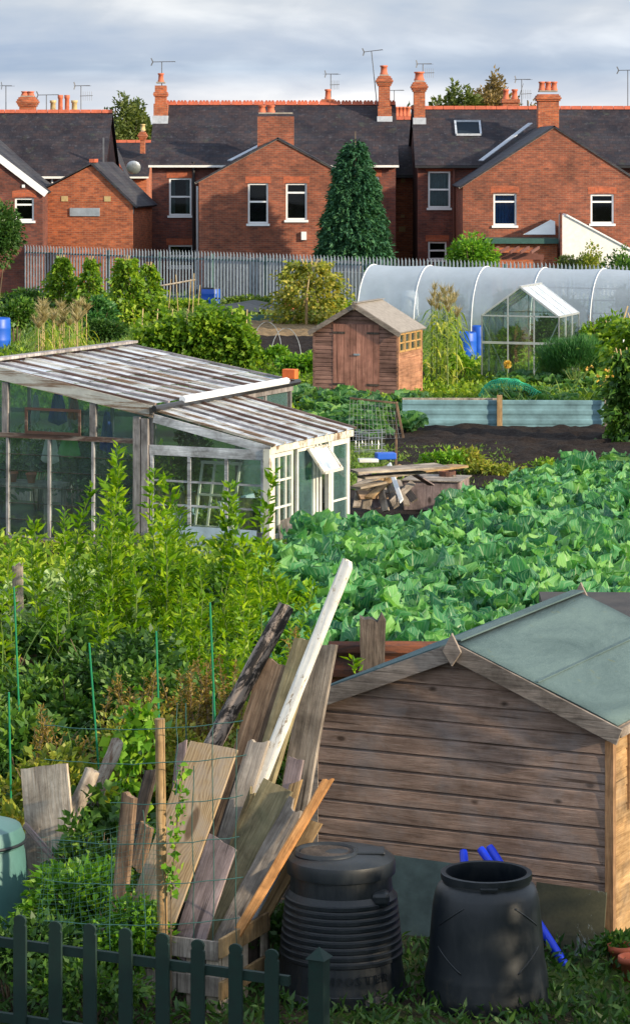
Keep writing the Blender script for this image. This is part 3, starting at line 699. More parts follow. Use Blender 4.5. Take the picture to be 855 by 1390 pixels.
def wing(par, ox, oy, x0, x1, Yf, Yj, ze, zr, zme, sl, holes, wall='brick', xr=None, barge=None, zmin=0, backY=None, trim='mortar_cap'):
    """gabled wing projecting towards the camera, ridge along y; joins the main range at Yj"""
    xm = (x0+x1)/2 if xr is None else xr; a, b, m = x0-ox, x1-ox, xm-ox; y0 = Yf-oy; yj = Yj-oy-.02
    w_ = MB(); hs = [(h[0]-ox, h[1]-ox, h[2], h[3]) for h in holes]
    wall_with_holes(w_, a, b, 0, ze, y0, hs)
    w_.add([(a, y0, ze), (b, y0, ze), (m, y0, zr)], [(0, 1, 2)])
    for X in (a, b): w_.add([(X, y0, 0), (X, yj, 0), (X, yj, ze), (X, y0, ze)], [(0, 1, 2, 3)])
    w_.build('wing_wall', M[wall], par)
    yb = (zr-zme)/sl; rb = MB(); o_ = .15
    for (e, s_) in ((a, -1), (b, 1)):
        k_ = (zr-ze)/abs(e-m); ee = e+s_*o_; zee = ze-o_*k_
        if zme > ze:
            xc = m+(e-m)*(zr-zme)/(zr-ze)
            pts = [(ee, y0-.06, zee+.07), (m, y0-.06, zr+.07), (m, yb, zr+.07), (xc, -.1, zme+.07), (ee, -.03, zee+.07)]
        else: pts = [(ee, y0-.06, zee+.07), (m, y0-.06, zr+.07), (m, yb, zr+.07), (ee, (ze-zme)/sl, zee+.07)]
        rb.slab(pts, .07)
    roof = rb.build('wing_roof', M['slate_wing'], par)
    v = MB()
    for (e, s_) in ((a, -1), (b, 1)):
        k_ = (zr-ze)/abs(e-m); ee = e+s_*o_; zee = ze-o_*k_
        if barge: v.bar((ee, y0-.09, zee+.0), (m, y0-.09, zr+.0), .05, .26, (0, 0, 1))
        else: v.bar((ee, y0-.03, zee+.02), (m, y0-.03, zr+.02), .05, .07, (0, 0, 1))
    v.build('verge', M[barge or trim], par)
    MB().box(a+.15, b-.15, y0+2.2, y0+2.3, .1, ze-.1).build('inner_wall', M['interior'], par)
    return roof
def px(x, Y): return (x-CX)*Y/F
def pz(y, Y): return HC-(y-YH)*Y/F
def hole(a, b, top, bot, Y): return (px(a, Y), px(b, Y), pz(bot, Y), pz(top, Y))
# ---- middle house
Yw, Yf = 118.0, 112.0
hm = [hole(229.5, 260, 241, 292, Yw), hole(229, 262, 332, 362, Yw), hole(497, 514.5, 239, 266, Yw)]
hC, ox, oy, sl = house('brick_house', 'middle brick house with crested red ridge tiles, gabled wing and conifer in front', px(206, Yw), px(537, Yw), Yw, 127, 122.3, pz(221, Yw), pz(143, 122.3), hm)
ws = [window(hC, (h[0]-ox, h[1]-ox, h[2], h[3]), 0, tr, c, arch=False) for h, tr, c in zip(hm, (.5, .5, .5), ('side', None, None))]
hw = [hole(336.5, 364, 248, 303, Yf), hole(388, 416.5, 248, 298, Yf)]
ze = pz(246, Yf); zr = pz(188, Yf)
rfC = wing(hC, ox, oy, px(270, Yf), px(484, Yf), Yf, Yw, ze, zr, pz(221, Yw), sl, hw)
for h, tr in zip(hw, (.54, .74)): window(hC, (h[0]-ox, h[1]-ox, h[2], h[3]), Yf-oy, tr, None, arch=False)
MB().bar((px(312, 117)-ox, 116.5-oy, pz(222, 117)+.14), (px(375, 119)-ox, 119.2-oy, pz(190, 119.2)+.16), .22, .03).build('flashing', M['lead'], hC)
p = MB(); p.tube([(px(268, Yw)-ox, -.09, 0), (px(268, Yw)-ox, -.09, pz(252, Yw))], .05, 8); p.build('downpipe', M['upvc'], hC)
p = MB(); p.tube([(px(263, Yw)-ox, -.1, 0.2), (px(263, Yw)-ox, -.1, pz(219, Yw))], .06, 8); p.build('soil_pipe', M['black_pipe'], hC)
MB().box(px(409, Yf)-ox, px(416, Yf)-ox, Yf-oy-.13, Yf-oy-.003, pz(325, Yf), pz(314, Yf)).build('wall_vent', M['upvc'], hC)
c = chimney(hC, px(211, 121.5)-ox, px(226, 121.5)-ox, 3.0, 3.9, pz(170, 121), pz(112, 121), corb=False)
for e, zz in ((.05, 128), (.07, 126), (.05, 124)): MB().box(px(211, 121.5)-ox-e, px(226, 121.5)-ox+e, 3-e, 3.9+e, pz(zz+2, 121), pz(zz, 121)).build('corbel', M['brick_orange'], c)
MB().box(px(209.5, 121.5)-ox, px(228, 121.5)-ox, 2.9, 4.0, pz(170, 121), pz(140, 121)).build('chimney_base', M['brick_orange'], c)
MB().box(px(208, 121.5)-ox, px(229, 121.5)-ox, 2.8, 4.1, pz(172, 121), pz(154, 121)-.07).build('flashing', M['lead'], c)
pots(c, [(px(218.5, 121.5)-ox, 3.45)], pz(112, 121)+.05, h=.38, r=.12)
c = chimney(hC, px(514, 121.5)-ox, px(529, 121.5)-ox, 3.1, 4.0, pz(170, 121), pz(102, 121))
MB().box(px(512.5, 121.5)-ox, px(531, 121.5)-ox, 3.0, 4.1, pz(170, 121), pz(143, 121)).build('chimney_base', M['brick_orange'], c)
MB().box(px(511.5, 121.5)-ox, px(532, 121.5)-ox, 2.95, 4.15, pz(172, 121), pz(157, 121)).build('flashing', M['lead'], c)
pots(c, [(px(521, 121.5)-ox, 3.55)], pz(102, 121)+.05, h=.4, r=.15)
c = chimney(hC, px(350, 117.5)-ox, px(399, 117.5)-ox, -1.4, -.5, pz(215, 117), pz(154, 117), 'brick', corb=False)
pots(c, [(px(356, 117.5)-ox, -.95), (px(368, 117.5)-ox, -.95)], pz(154, 117)+.05, h=.3, r=.15)
# ---- narrow link between the middle and the right house
hL, ox, oy, sl = house('brick_house', 'narrow recessed brick link with yellow corner blocks between middle and right houses', px(536, 124), px(568, 124), 124, 131, 128, pz(235, 124), pz(163, 128), [], crest=False, eave_pipe='black_pipe', wall='brick_orange')
for (a, b, c, d) in ((544, 550, 240, 247), (544, 549, 291, 295), (541, 550, 307, 314)):
    MB().box(px(a, 124)-ox, px(b, 124)-ox, -.03, -.002, pz(d, 124), pz(c, 124)).build('corner_block', M['yellow_frame'], hL)
# ---- right house
hm = [hole(581, 611, 232, 281.5, Yw), hole(581, 606, 327.5, 352, Yw)]
hD, ox, oy, sl = house('brick_house', 'right brick house with skylight in its slate roof and wide gabled wing', px(567, Yw), 18.0, Yw, 128, 122.3, pz(222, Yw), pz(149, 122.3), hm, crest=False, eave_pipe='black_pipe')
for h, c in zip(hm, ('full', None)): window(hD, (h[0]-ox, h[1]-ox, h[2], h[3]), 0, .5, c, arch=False)
hw = [hole(669.5, 701, 262, 305.5, Yf), hole(801.5, 833, 263, 303, Yf)]
rfD = wing(hD, ox, oy, px(628, Yf), px(876, Yf), Yf, Yw, pz(252, Yf), pz(172, Yf), pz(222, Yw), sl, hw)
window(hD, (hw[0][0]-ox, hw[0][1]-ox, hw[0][2], hw[0][3]), Yf-oy, .74, 'curtain_blue', label='white window with blue curtain')
window(hD, (hw[1][0]-ox, hw[1][1]-ox, hw[1][2], hw[1][3]), Yf-oy, .74, None)
MB().bar((px(653, 117.5)-ox, -.3, pz(224, 117.7)+.2), (px(721, 119.5)-ox, 1.9, pz(173, 119.9)+.2), .26, .03).build('flashing', M['lead'], hD)
MB().tube([(px(616, Yw)-ox, -.09, 0), (px(616, Yw)-ox, -.09, pz(224, Yw))], .05, 8).build('downpipe', M['brown_paint'], hD)
# skylight lies on the slope
a = Vector((px(620, 119.6)-ox, 0, 0)); b = Vector((px(653.5, 119.6)-ox, 0, 0)); zme = pz(222, Yw)
def onroof(x, y, up=.14): return Vector((x, y, zme+y*sl+up))
y1_, y2_ = 2.05, 3.15
sk = MB()
for (p_, q_) in (((a.x, y1_), (b.x, y1_)), ((a.x, y2_), (b.x, y2_)), ((a.x, y1_), (a.x, y2_)), ((b.x, y1_), (b.x, y2_))): sk.bar(onroof(*p_), onroof(*q_), .08, .09)
s1 = sk.build('skylight', M['lead'], hD)
MB().slab([onroof(a.x, y1_, .12), onroof(b.x, y1_, .12), onroof(b.x, y2_, .12), onroof(a.x, y2_, .12)], .02).build('pane', m_plain('skylight_glass', (.012, .022, .035), .5, spec=.1), s1)
c = chimney(hD, px(561.5, 121.5)-ox, px(576.5, 121.5)-ox, 3.1, 4.0, pz(170, 121), pz(110, 121))
MB().box(px(560, 121.5)-ox, px(577.5, 121.5)-ox, 3.0, 4.1, pz(172, 121), pz(159, 121)).build('flashing', M['lead'], c)
pots(c, [(px(569, 121.5)-ox, 3.55)], pz(110, 121)+.05, h=.38, r=.2)
c = chimney(hD, px(729.5, 119)-ox, px(757.5, 119)-ox, .6, 1.5, pz(180, 119), pz(124, 119), corb=False)
for e, zz in ((.06, 134), (.1, 131.5), (.06, 129)): MB().box(px(729.5, 119)-ox-e, px(757.5, 119)-ox+e, .6-e, 1.5+e, pz(zz+2.4, 119), pz(zz, 119)).build('corbel', M['brick_orange'], c)
pots(c, [(px(q, 119)-ox, 1.05) for q in (735.5, 744, 752)], pz(124, 119)+.05, h=.38, r=.13)
# lean-to with white-washed wall in front of the right house
t = thing('lean_to_extension', 'white rendered sloping lean-to wall in front of the right house gable', 'extension', (px(765, 110), 110, 0)); o_ = t.location.x
pts = [(px(763, 110)-o_, 0), (px(763, 110)-o_, pz(292, 110)), (px(769, 110)-o_, pz(291, 110)), (px(860, 110)-o_, pz(341, 110)), (px(860, 110)-o_, 0)]
MB().prism(pts, 0, 1.6).build('wall', M['white_paint'], t)
MB().slab([(px(769, 110)-o_, -.06, pz(290, 110)), (px(862, 110)-o_, -.06, pz(341, 110)+.03), (px(862, 110)-o_, 1.6, pz(341, 110)+.03), (px(769, 110)-o_, 1.6, pz(290, 110))], .06).build('coping', M['upvc'], t)
MB().box(px(760.5, 110)-o_, px(763, 110)-o_-.003, -.02, .4, 0, pz(290, 110)+.05).build('wall_end', M['brick_dark'], t)
t = thing('flat_roof_extension', 'low flat-roofed brick extension beside the bright bushes below the right house', 'extension', (px(710, 110.6), 110.6, 0)); o_ = t.location.x
MB().box(px(668, 110)-o_, px(758, 110)-o_, 0, 1.3, 0, pz(330, 110.6)).build('wall', M['brick_orange'], t)
MB().box(px(660, 110)-o_, px(759, 110)-o_, -.25, 1.35, pz(330, 110.6)+.002, pz(323, 110.6)).build('flat_roof', M['fence_green'], t)
MB().slab([(px(712, 110)-o_, .2, pz(318, 110.6)), (px(756, 110)-o_, .2, pz(318, 110.6)), (px(756, 110)-o_, .35, pz(300, 110.6)), (px(750, 110)-o_, .35, pz(298, 110.6))], .05).build('lean_to_roof', M['upvc'], t)
# red-brown pergola
t = thing('pergola', 'red-brown timber pergola with rafters above the palisade fence on the right', 'pergola', (px(690, 107), 106, 0)); o_ = t.location.x
mb = MB(); mb.box(px(640, 106)-o_, px(738, 106)-o_, 0, .08, pz(352, 106), pz(345, 106)); mb.box(px(645, 106)-o_, px(735, 106)-o_, 1.8, 1.88, pz(352, 106), pz(345, 106)); mb.build('beam', M['brown_paint'], t)
for i in range(7):
    x = px(648+14*i, 106)-o_; MB().bar((x-.35, -.4, pz(344, 106)+.06), (x+.15, 2.2, pz(344, 106)+.16), .07, .1).build('rafter', M['brown_paint'], t)
for x in (-1.2, 1.1):
    MB().box(x, x+.1, 0, .1, 0, pz(352, 106)-.002).build('post', M['brown_paint'], t)
# ---- left house
hm = [hole(75, 98, 245, 262, Yw)]
hA, ox, oy, sl = house('brick_house', 'left brick house with long dark slate roof and white barge boards', -20, px(139, Yw), Yw, 127, 122.3, pz(236, Yw), pz(154, 122.3), hm, crest=False)
window(hA, (hm[0][0]-ox, hm[0][1]-ox, hm[0][2], hm[0][3]), 0, None, None, arch=False)
hw = [hole(20, 46, 268, 299, Yf)]
wing(hA, ox, oy, px(-185, Yf), px(58, Yf), Yf, Yw, pz(259, Yf), pz(166, Yf), pz(236, Yw), sl, hw, 'brick_dark', barge='upvc')
window(hA, (hw[0][0]-ox, hw[0][1]-ox, hw[0][2], hw[0][3]), Yf-oy, .7, None)
MB().tube([(px(71, Yw)-ox, -.09, 2), (px(71, Yw)-ox, -.09, pz(238, Yw))], .05, 8).build('downpipe', M['upvc'], hA)
MB().box(px(30, Yf)-ox, px(34, Yf)-ox, Yf-oy-.05, Yf-oy-.003, pz(254, Yf), pz(250, Yf)).build('wall_vent', M['upvc'], hA)
c = chimney(hA, px(28, 125)-ox, px(48.5, 125)-ox, 6.4, 7.3, 6.2, pz(131, 125), 'brick_orange', corb=True)
pots(c, [(px(34, 125)-ox, 6.9), (px(42, 125)-ox, 6.9)], pz(131, 125)+.03, h=.22, r=.15)
pp = MB().box(px(76, 125)-ox, px(120, 125)-ox, 6.7, 7.3, 6.4, 7.25).build('chimney', M['brick_orange'], hA)
pots(pp, [(px(82, 125)-ox, 7), (px(91, 125)-ox, 7)], 7.25, h=.85, r=.11); pots(pp, [(px(72, 125)-ox, 7), (px(101, 125)-ox, 7)], 7.25, 'buff_pot', h=.62, r=.13)
MB().box(px(139, 120)-ox+.13, px(141, 120)-ox+.13, .4, .5, pz(236, Yw)-.4, pz(186, 118)).build('vent_pole', M['aerial'], hA)
# ---- far house seen between
hB, ox, oy, sl = house('brick_house', 'distant brick house seen in the gap between left and middle houses', px(120, 150), px(199, 150), 150, 158, 154, pz(238, 150), pz(194, 154), [], wall='brick_orange', crest=False)
c = chimney(hB, px(191, 152)-ox, px(197, 152)-ox, 1.5, 2.3, 5.5, pz(178, 152), corb=True); pots(c, [(px(194, 152)-ox, 1.9)], pz(178, 152)+.05, 'buff_pot', h=.35)
wing(hB, ox, oy, px(125, 146), px(170, 146), 146, 150, pz(243, 146), pz(202, 146), pz(238, 150), sl, [], 'brick_orange', barge='terracotta')
sd_ = MB(); n = 16
for i in range(5):
    pass
sd_.lathe([(.02, -.06), (.2, -.04), (.36, .03), (.37, .04), (.2, -.01), (.02, -.03)], n=18)
ds = sd_.build('satellite_dish', M['metal'], hB, smooth=True); ds.location = (px(182, 146)-ox, -4.5, pz(227, 146)); ds.rotation_euler = (R(-70), 0, 0)
for i, (x, Y) in enumerate(((690, 134), (400, 140), (446, 138), (540, 145), (702, 134.0))):
    pass
def far_stack(label, a, b, ztop, Y, npots, zb=6.0):
    t = thing('chimney_stack', label, 'chimney', (px((a+b)/2, Y), Y, 0)); hw_ = px(b, Y)-px((a+b)/2, Y)
    mb = MB(); mb.box(-hw_, hw_, -.4, .4, 0, pz(ztop+5, Y)); mb.box(-hw_-.06, hw_+.06, -.46, .46, pz(ztop+5, Y)+.001, pz(ztop, Y)); mb.build('stack', M['brick_orange'], t)
    pots(t, [(-hw_+.15+(2*hw_-.3)*i/max(1, npots-1) if npots > 1 else 0, 0) for i in range(npots)], pz(ztop, Y), h=.45)
far_stack('short brick chimney stack with single pot behind crested ridge of middle house', 438, 452, 134, 128, 1)
far_stack('wide orange chimney with two pots rising behind the right house ridge', 682, 703, 134, 128, 2)
far_stack('low row of chimney pots in the gap between the two tallest chimneys', 534, 558, 157, 136, 4)
aerial('tv aerial above the left chimney of the middle house', (px(219, 121.5), 121.9, 8.4), 1.05, .95, .15)
aerial('tilted tall tv aerial strapped to the tall chimney left of the gap', (px(511, 121.5), 121.4, 7.8), 2.1, .8, .2).rotation_euler = (0, R(-6), .2)
aerial('tv aerial with two booms above the chimney right of the gap', (px(574, 121.5), 121.5, 8.4), .95, .7, .5, two=True)
aerial('tv aerial with cross elements behind the crested ridge left of the tall chimney', (px(449, 128), 128.5, 7.9), 1.2, .8, .8, two=True)
aerial('tv aerial by the buff chimney pots of the left house', (px(110, 125), 125, 7.4), 1.1, .7, .5, two=True)
aerial('tv aerial at the far left edge above the left house ridge', (px(8, 125), 125, 7.2), 1.3, .9, 1.2)
aerial('low tv aerial between two chimneys on the left house', (px(63, 125), 125, 7.3), .8, .9, .2)
aerial('tall tv aerial beside the three-pot chimney of the right house', (px(708, 126), 126, 7.2), 1.6, .8, .6, two=True)
aerial('tv aerial in the gap behind the tall chimneys', (px(535, 140), 140, 7.0), 1.6, .8, .3)
aerial('tv aerial at the right edge above the right house ridge', (px(852, 124), 124, 8.1), 1.05, 1.0, .1)
# ---- small brick outbuilding, gable to the camera, turned a little
Yo = 113.6
t = thing('brick_outbuilding', 'small orange brick outbuilding with plaque on its gable, left, behind the palisade', 'outbuilding', (px(180, Yo), Yo, 0), R(-9))
W_ = (px(180, Yo)-px(50, Yo))/math.cos(R(9)); zap = pz(223, Yo); zeo = pz(276, Yo); ap = -W_*(55/130)
w_ = MB(); w_.add([(-W_, 0, 0), (0, 0, 0), (0, 0, zeo), (ap, 0, zap), (-W_, 0, pz(262, Yo))], [(0, 1, 2, 3, 4)])
w_.add([(0, 0, 0), (0, 3.6, 0), (0, 3.6, zeo), (0, 0, zeo)], [(0, 1, 2, 3)]); w_.add([(-W_, 0, 0), (-W_, 3.6, 0), (-W_, 3.6, pz(262, Yo)), (-W_, 0, pz(262, Yo))], [(0, 1, 2, 3)])
w_.add([(-W_, 3.6, 0), (0, 3.6, 0), (0, 3.6, zeo), (ap, 3.6, zap), (-W_, 3.6, pz(262, Yo))], [(0, 1, 2, 3, 4)]); w_.build('wall', M['brick_orange'], t)
rb = MB(); kz = (zap-zeo)/(0-ap)
rb.slab([(ap, -.1, zap+.1), (.22, -.1, zeo+.1-.22*kz), (.22, 3.7, zeo+.1-.22*kz), (ap, 3.7, zap+.1)], .09); kz2 = (zap-pz(262, Yo))/(ap+W_)
rb.slab([(ap-.001, -.1, zap+.1), (-W_-.05, -.1, pz(262, Yo)+.1-.05*kz2), (-W_-.05, 3.7, pz(262, Yo)+.06), (ap-.001, 3.7, zap+.1)], .05); rf = rb.build('roof', M['slate_wing'], t)
MB().bar((ap, -.12, zap+.16), (ap, .5, zap+.16), .22, .14).build('ridge_tile', M['terracotta'], rf)
def ob(x): return -W_+(x-50)/130*W_
MB().box(ob(94), ob(135), -.05, -.003, pz(293, Yo), pz(282, Yo)).build('plaque', M['fence_steel'], t)
for y in (284.5, 288.5): pass
for x in (82, 141): MB().box(ob(x), ob(x+9), -.02, -.002, pz(273, Yo), pz(266, Yo)).build('stone_block', M['buff_pot'], t)
MB().box(.002, .03, .05, .15, pz(276+14, Yo), pz(278, Yo)).build('bracket', M['aerial'], t)
# ---- background trees
tree('background_tree', 'tall thin brown-leaved tree behind the right house ridge', (px(668, 165), 165, 0), 10.7, 2.1, 7000, .26, M['l_autumn'], clumps=34, tight=.2, base=.2, sparse=True)
tree('background_tree', 'sparse bare-looking tree left of the thin brown tree', (px(645, 168), 168, 0), 9.6, 1.6, 3400, .22, M['l_autumn'], clumps=24, tight=.2, base=.2, sparse=True)
tree('background_tree', 'rounded green tree behind the right house next to its left chimney', (px(593, 160), 160, 0), 8.9, 1.6, 5000, .3, M['l_tree'], base=.2)
tree('background_tree', 'green tree just right of the rounded one behind the ridge', (px(627, 158), 158, 0), 9.3, 1.5, 5000, .3, M['l_tree'], base=.2)
tree('background_tree', 'green tree in the gap beside the left house', (px(157, 175), 175, 0), 8.7, 1.5, 5000, .3, M['l_tree'], base=.1)
tree('background_tree', 'green tree in the gap beside the distant chimney', (px(182, 178), 178, 0), 8.6, 1.4, 5000, .3, M['l_tree'], base=.1)
tree('background_tree', 'green tree right of the distant chimney in the gap', (px(203, 180), 180, 0), 7.6, 1.2, 4000, .3, M['l_tree'], base=.1)
tree('background_tree', 'low tree behind the three-pot chimney', (px(716, 165), 165, 0), 9.0, 1.4, 3000, .22, M['l_autumn'], base=.2, sparse=True)
tree('background_tree', 'small tree behind the pot row in the gap', (px(548, 175), 175, 0), 7.9, 1.2, 3000, .28, M['l_tree'], base=.2)
# ---- conifer
Yc = 109.0
t = thing('conifer_tree', 'tall dark green conifer in front of the middle house', 'tree', (px(481, Yc), Yc, 0)); Ht = pz(170, Yc); Rb = 1.6
MB().tube([(0, 0, 0), (0, 0, Ht*.5), (.03, 0, Ht*.97)], [.16, .1, .02], 7).build('trunk', M['trunk'], t)
n = 62000; nb = 1100
u = RNG.uniform(0, 1, nb)**.75; zb = .25+u*(Ht-.3)*.0+ (1-(1-u))*(Ht-.4)
zb = RNG.uniform(.1, 1, nb); zb = (1-np.sqrt(1-zb*.985))*Ht   # more low down
ab = RNG.uniform(0, 2*np.pi, nb); rb_ = Rb*(1-(zb/Ht))**.72*RNG.uniform(.86, 1.1, nb)*np.where(zb < Ht*.14, .9, 1)+.1
i = RNG.integers(0, nb, n); f = RNG.uniform(.25, 1, n)**.6
P = np.stack([np.cos(ab[i])*rb_[i]*f, np.sin(ab[i])*rb_[i]*f, zb[i]+.16*np.sin(f*3)-.22*f*f+.1], 1)+RNG.normal(0, .055, (n, 3))
Dr = np.stack([np.cos(ab[i])*.8, np.sin(ab[i])*.8, RNG.uniform(-.7, .35, n)], 1)+RNG.normal(0, .35, (n, 3))
V, Fq = leaves(P, Dr, RNG.uniform(.12, .24, n), RNG.uniform(.05, .09, n)); np_mesh('crown', V, Fq, M['l_conifer'], t)
# ---- garden bushes by the houses
bush('garden_bush', 'bright yellow-green bush right of the conifer below the right house window', 'bush', (px(640, 106), 105.2, 0), (1.15, .9, 1.25), 3200, .16, M['l_vine'], lift=.3)
bush('garden_bush', 'dark low half of the bright bush group under the link roof', 'bush', (px(612, 107), 107, 0), (.9, .8, .85), 2000, .15, M['l_tree'])
bush('garden_bush', 'olive green bush in front of the white lean-to wall', 'bush', (px(775, 103), 103, 0), (1.1, .9, 1.15), 3200, .14, M['l_tree'])
bush('garden_bush', 'loose yellowish shrub rising before the white lean-to', 'bush', (px(800, 102), 102, 0), (.6, .6, 1.3), 1100, .12, M['l_yellow'])
bush('garden_bush', 'leafy shrub by the fence at the right edge behind the polytunnel', 'bush', (px(848, 97), 96.5, 0), (.9, .8, 1.25), 2400, .13, M['l_bramble'])
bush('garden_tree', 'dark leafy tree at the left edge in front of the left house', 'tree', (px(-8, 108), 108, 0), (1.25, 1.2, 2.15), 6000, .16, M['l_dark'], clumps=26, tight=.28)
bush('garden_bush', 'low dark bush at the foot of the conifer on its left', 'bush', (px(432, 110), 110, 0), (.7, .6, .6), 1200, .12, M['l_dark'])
# ---- palisade fence
def fence_pt(x):   # along photo x
    u = x/815; Y0_, X0_ = 113.0, -12.35; Y1_, X1_ = 93.0, 9.24
    # intersect the viewing ray with the fence line
    s_ = (x-CX)/F; dY, dX = (Y1_-Y0_), (X1_-X0_); t_ = (s_*Y0_-X0_)/(dX-s_*dY)
    return Vector((X0_+dX*t_, Y0_+dY*t_, 0))
A_, B_ = fence_pt(14), fence_pt(880)
L_ = (B_-A_).length; d_ = (B_-A_)/L_; ang = math.atan2(d_.y, d_.x)
t = thing('palisade_fence', 'galvanised steel palisade security fence running behind the allotments', 'fence', A_, ang)
npale = int(L_/.165); 
g1 = MB(); HP = 2.02
pa = []
for i in range(npale):
    x = i*.165+.05; h = HP+random.uniform(-.01, .01)
    mb = MB(); mb.add([(x, -.03, .08), (x+.035, -.05, .08), (x+.07, -.03, .08), (x, -.03, h-.1), (x+.035, -.05, h), (x+.07, -.03, h-.1), (x, -.024, .08), (x+.035, -.044, .08), (x+.07, -.024, .08), (x, -.024, h-.1), (x+.035, -.044, h), (x+.07, -.024, h-.1)],
        [(0, 1, 4, 3), (1, 2, 5, 4), (6, 9, 10, 7), (7, 10, 11, 8), (0, 3, 9, 6), (2, 8, 11, 5), (3, 4, 10, 9), (4, 5, 11, 10)])
    pa.append(mb)
big = MB()
for i, mb in enumerate(pa): big.add(mb.v, mb.f)
o = big.build('pales', M['fence_steel'], t); tag(o, kind='stuff')
for z in (.3, 1.72): MB().box(0, L_, -.018, .02, z-.03, z+.03).build('rail', M['fence_green'], t)
for i in range(int(L_/2.75)+1): MB().box(i*2.75+.02, i*2.75+.12, .022, .1, 0, HP-.1).build('post', M['fence_green'], t)
# grey close-board fence behind it
for (xa, xb, h, dy, lab) in ((272, 494, 1.72, 3.0, 'weathered grey board fence behind the palisade left of the conifer'), (22, 74, 1.7, 1.6, 'low grey board fence by the brick outbuilding corner')):
    A2 = fence_pt(xa)+Vector((0, dy, 0)); B2 = fence_pt(xb)+Vector((0, dy, 0)); v = B2-A2
    t = thing('board_fence', lab, 'fence', A2, math.atan2(v.y, v.x)); mb = MB(); n_ = int(v.length/.15)
    for i in range(n_): mb.box(i*.15, i*.15+.14, random.uniform(0, .015), .04, 0, h+random.uniform(-.03, .03))
    mb.build('boards', M['old_fence'], t)
t = thing('garden_wall', 'pale rendered garden wall seen through the palisade right of the board fence', 'wall', fence_pt(455)+Vector((0, 2.4, 0)), ang)
MB().box(0, 5, 0, .2, 0, 1.35).build('wall', M['concrete'], t)
# ================================================================ MIDDLE GROUND
# ---- brown shed with double doors
o0 = G(540, 541); W_, L_, ZE, ZR = 2.05, 1.75, 1.56, 2.16
t = thing('garden_shed', 'small brown wooden shed with closed double doors and grey felt roof, mid plot', 'shed', o0, R(-20))
def clad_gable(mb, w, ze, zr, y, step, x0=None, skip=None, t0=.012, side=-1):
    """weatherboards on a gable wall from x=-w..0 ; skip=(xa,xb,z) opening"""
    n = int(zr/step)+1
    for i in range(n):
        z0, z1 = i*step, min((i+1)*step, zr-.02)
        if z1-z0 < .02: continue
        def half(z): return w/2 if z <= ze else w/2*(zr-z)/(zr-ze)
        a0, a1 = half(z0), half(z1); m = -w/2
        segs = [(m-a0, m+a0, m-a1, m+a1)]
        if skip and z0 < skip[2]: segs = [(m-a0, skip[0], m-a1, skip[0]), (skip[1], m+a0, skip[1], m+a1)]
        for (p, q, p1, q1) in segs:
            yy = y; j = random.uniform(0, .003)
            zm = z0+(z1-z0)*.84
            pm = p+(p1-p)*.84; qm = q+(q1-q)*.84
            # board: thick at the bottom lip, thinner groove on top
            mb.add([(p, yy-.024-j, z0+.005), (q, yy-.024-j, z0+.005), (qm, yy-.02-j, zm), (pm, yy-.02-j, zm), (q1, yy-.002, z1), (p1, yy-.002, z1), (p, yy, z0+.002), (q, yy, z0+.002)],
                   [(0, 1, 2, 3), (3, 2, 4, 5), (6, 7, 1, 0)])
mb = MB(); clad_gable(mb, W_, ZE, ZR, -.003, .1, skip=(-W_+.47, -W_+1.6, 1.72)); 
mb.add([(-W_, 0, 0), (0, 0, 0), (0, 0, ZE), (-W_/2, 0, ZR), (-W_, 0, ZE)], [(0, 1, 2, 3, 4)]); mb.build('front_wall', M['mid_front'], t)
mb = MB()
for i in range(10): mb.add([(.02, 0, i*.1), (.02, L_, i*.1), (.005, L_, i*.1+.1), (.005, 0, i*.1+.1)], [(0, 1, 2, 3)])
mb.add([(0, 0, 0), (0, L_, 0), (0, L_, 1.0), (0, 0, 1.0)], [(0, 1, 2, 3)]); mb.box(-.03, .022, 0, L_, 1.0, 1.06); mb.box(-.03, .022, 0, L_, 1.5, 1.56); mb.build('side_wall', M['mid_side'], t)
mb = MB(); mb.add([(-W_, 0, 0), (-W_, L_, 0), (-W_, L_, ZE), (-W_, 0, ZE)], [(0, 1, 2, 3)]); mb.add([(-W_, L_, 0), (0, L_, 0), (0, L_, ZE), (-W_/2, L_, ZR), (-W_, L_, ZE)], [(0, 1, 2, 3, 4)]); mb.build('back_wall', M['mid_front'], t)
for i in range(4):
    y0 = .04+i*(L_-.08)/4; y1 = y0+(L_-.08)/4-.03; fr = MB()
    for (a, b, c, d) in ((y0, y0+.04, 1.06, 1.5), (y1-.04, y1, 1.06, 1.5), (y0+.04, y1-.04, 1.46, 1.5), (y0+.04, y1-.04, 1.06, 1.1), (y0+.04, y1-.04, 1.26, 1.29)): fr.box(-.02, .03, a, b, c+.001, d-.001)
    f = fr.build('window', M['yellow_frame'], t); MB().box(0, .004, y0+.03, y1-.03, 1.09, 1.47).build('pane', M['clear_glass'], f)
for s_, (a, b) in enumerate(((-W_+.47, -W_+1.03), (-W_+1.035, -W_+1.6))):
    mb = MB(); nbd = 4; wv = (b-a)/nbd
    for i in range(nbd): mb.box(a+i*wv+.004, a+(i+1)*wv-.004, -.035, -.006, .06, 1.7)
    d = mb.build('door', M['mid_door'], t)
    for z in (.3, 1.5): MB().bar((a+.0 if s_ == 0 else b, -.041, z), ((a+.3) if s_ == 0 else b-.3, -.041, z), .01, .05, (0, 0, 1)).build('hinge', M['dark_wood'], d)
    if s_: MB().box(a-.05, a+.1, -.06, -.036, .98, 1.02).build('hasp', M['metal'], d)
mb = MB()
for s_ in (-1, 1):
    e = -W_/2+s_*(W_/2+.1); k_ = (ZR-ZE)/(W_/2); zz = ZE-.1*k_
    mb.slab([(-W_/2, -.12, ZR+.04), (e, -.12, zz+.04), (e, L_+.1, zz+.04), (-W_/2, L_+.1, ZR+.04)], .035)
rf = mb.build('roof', M['felt_grey'], t)
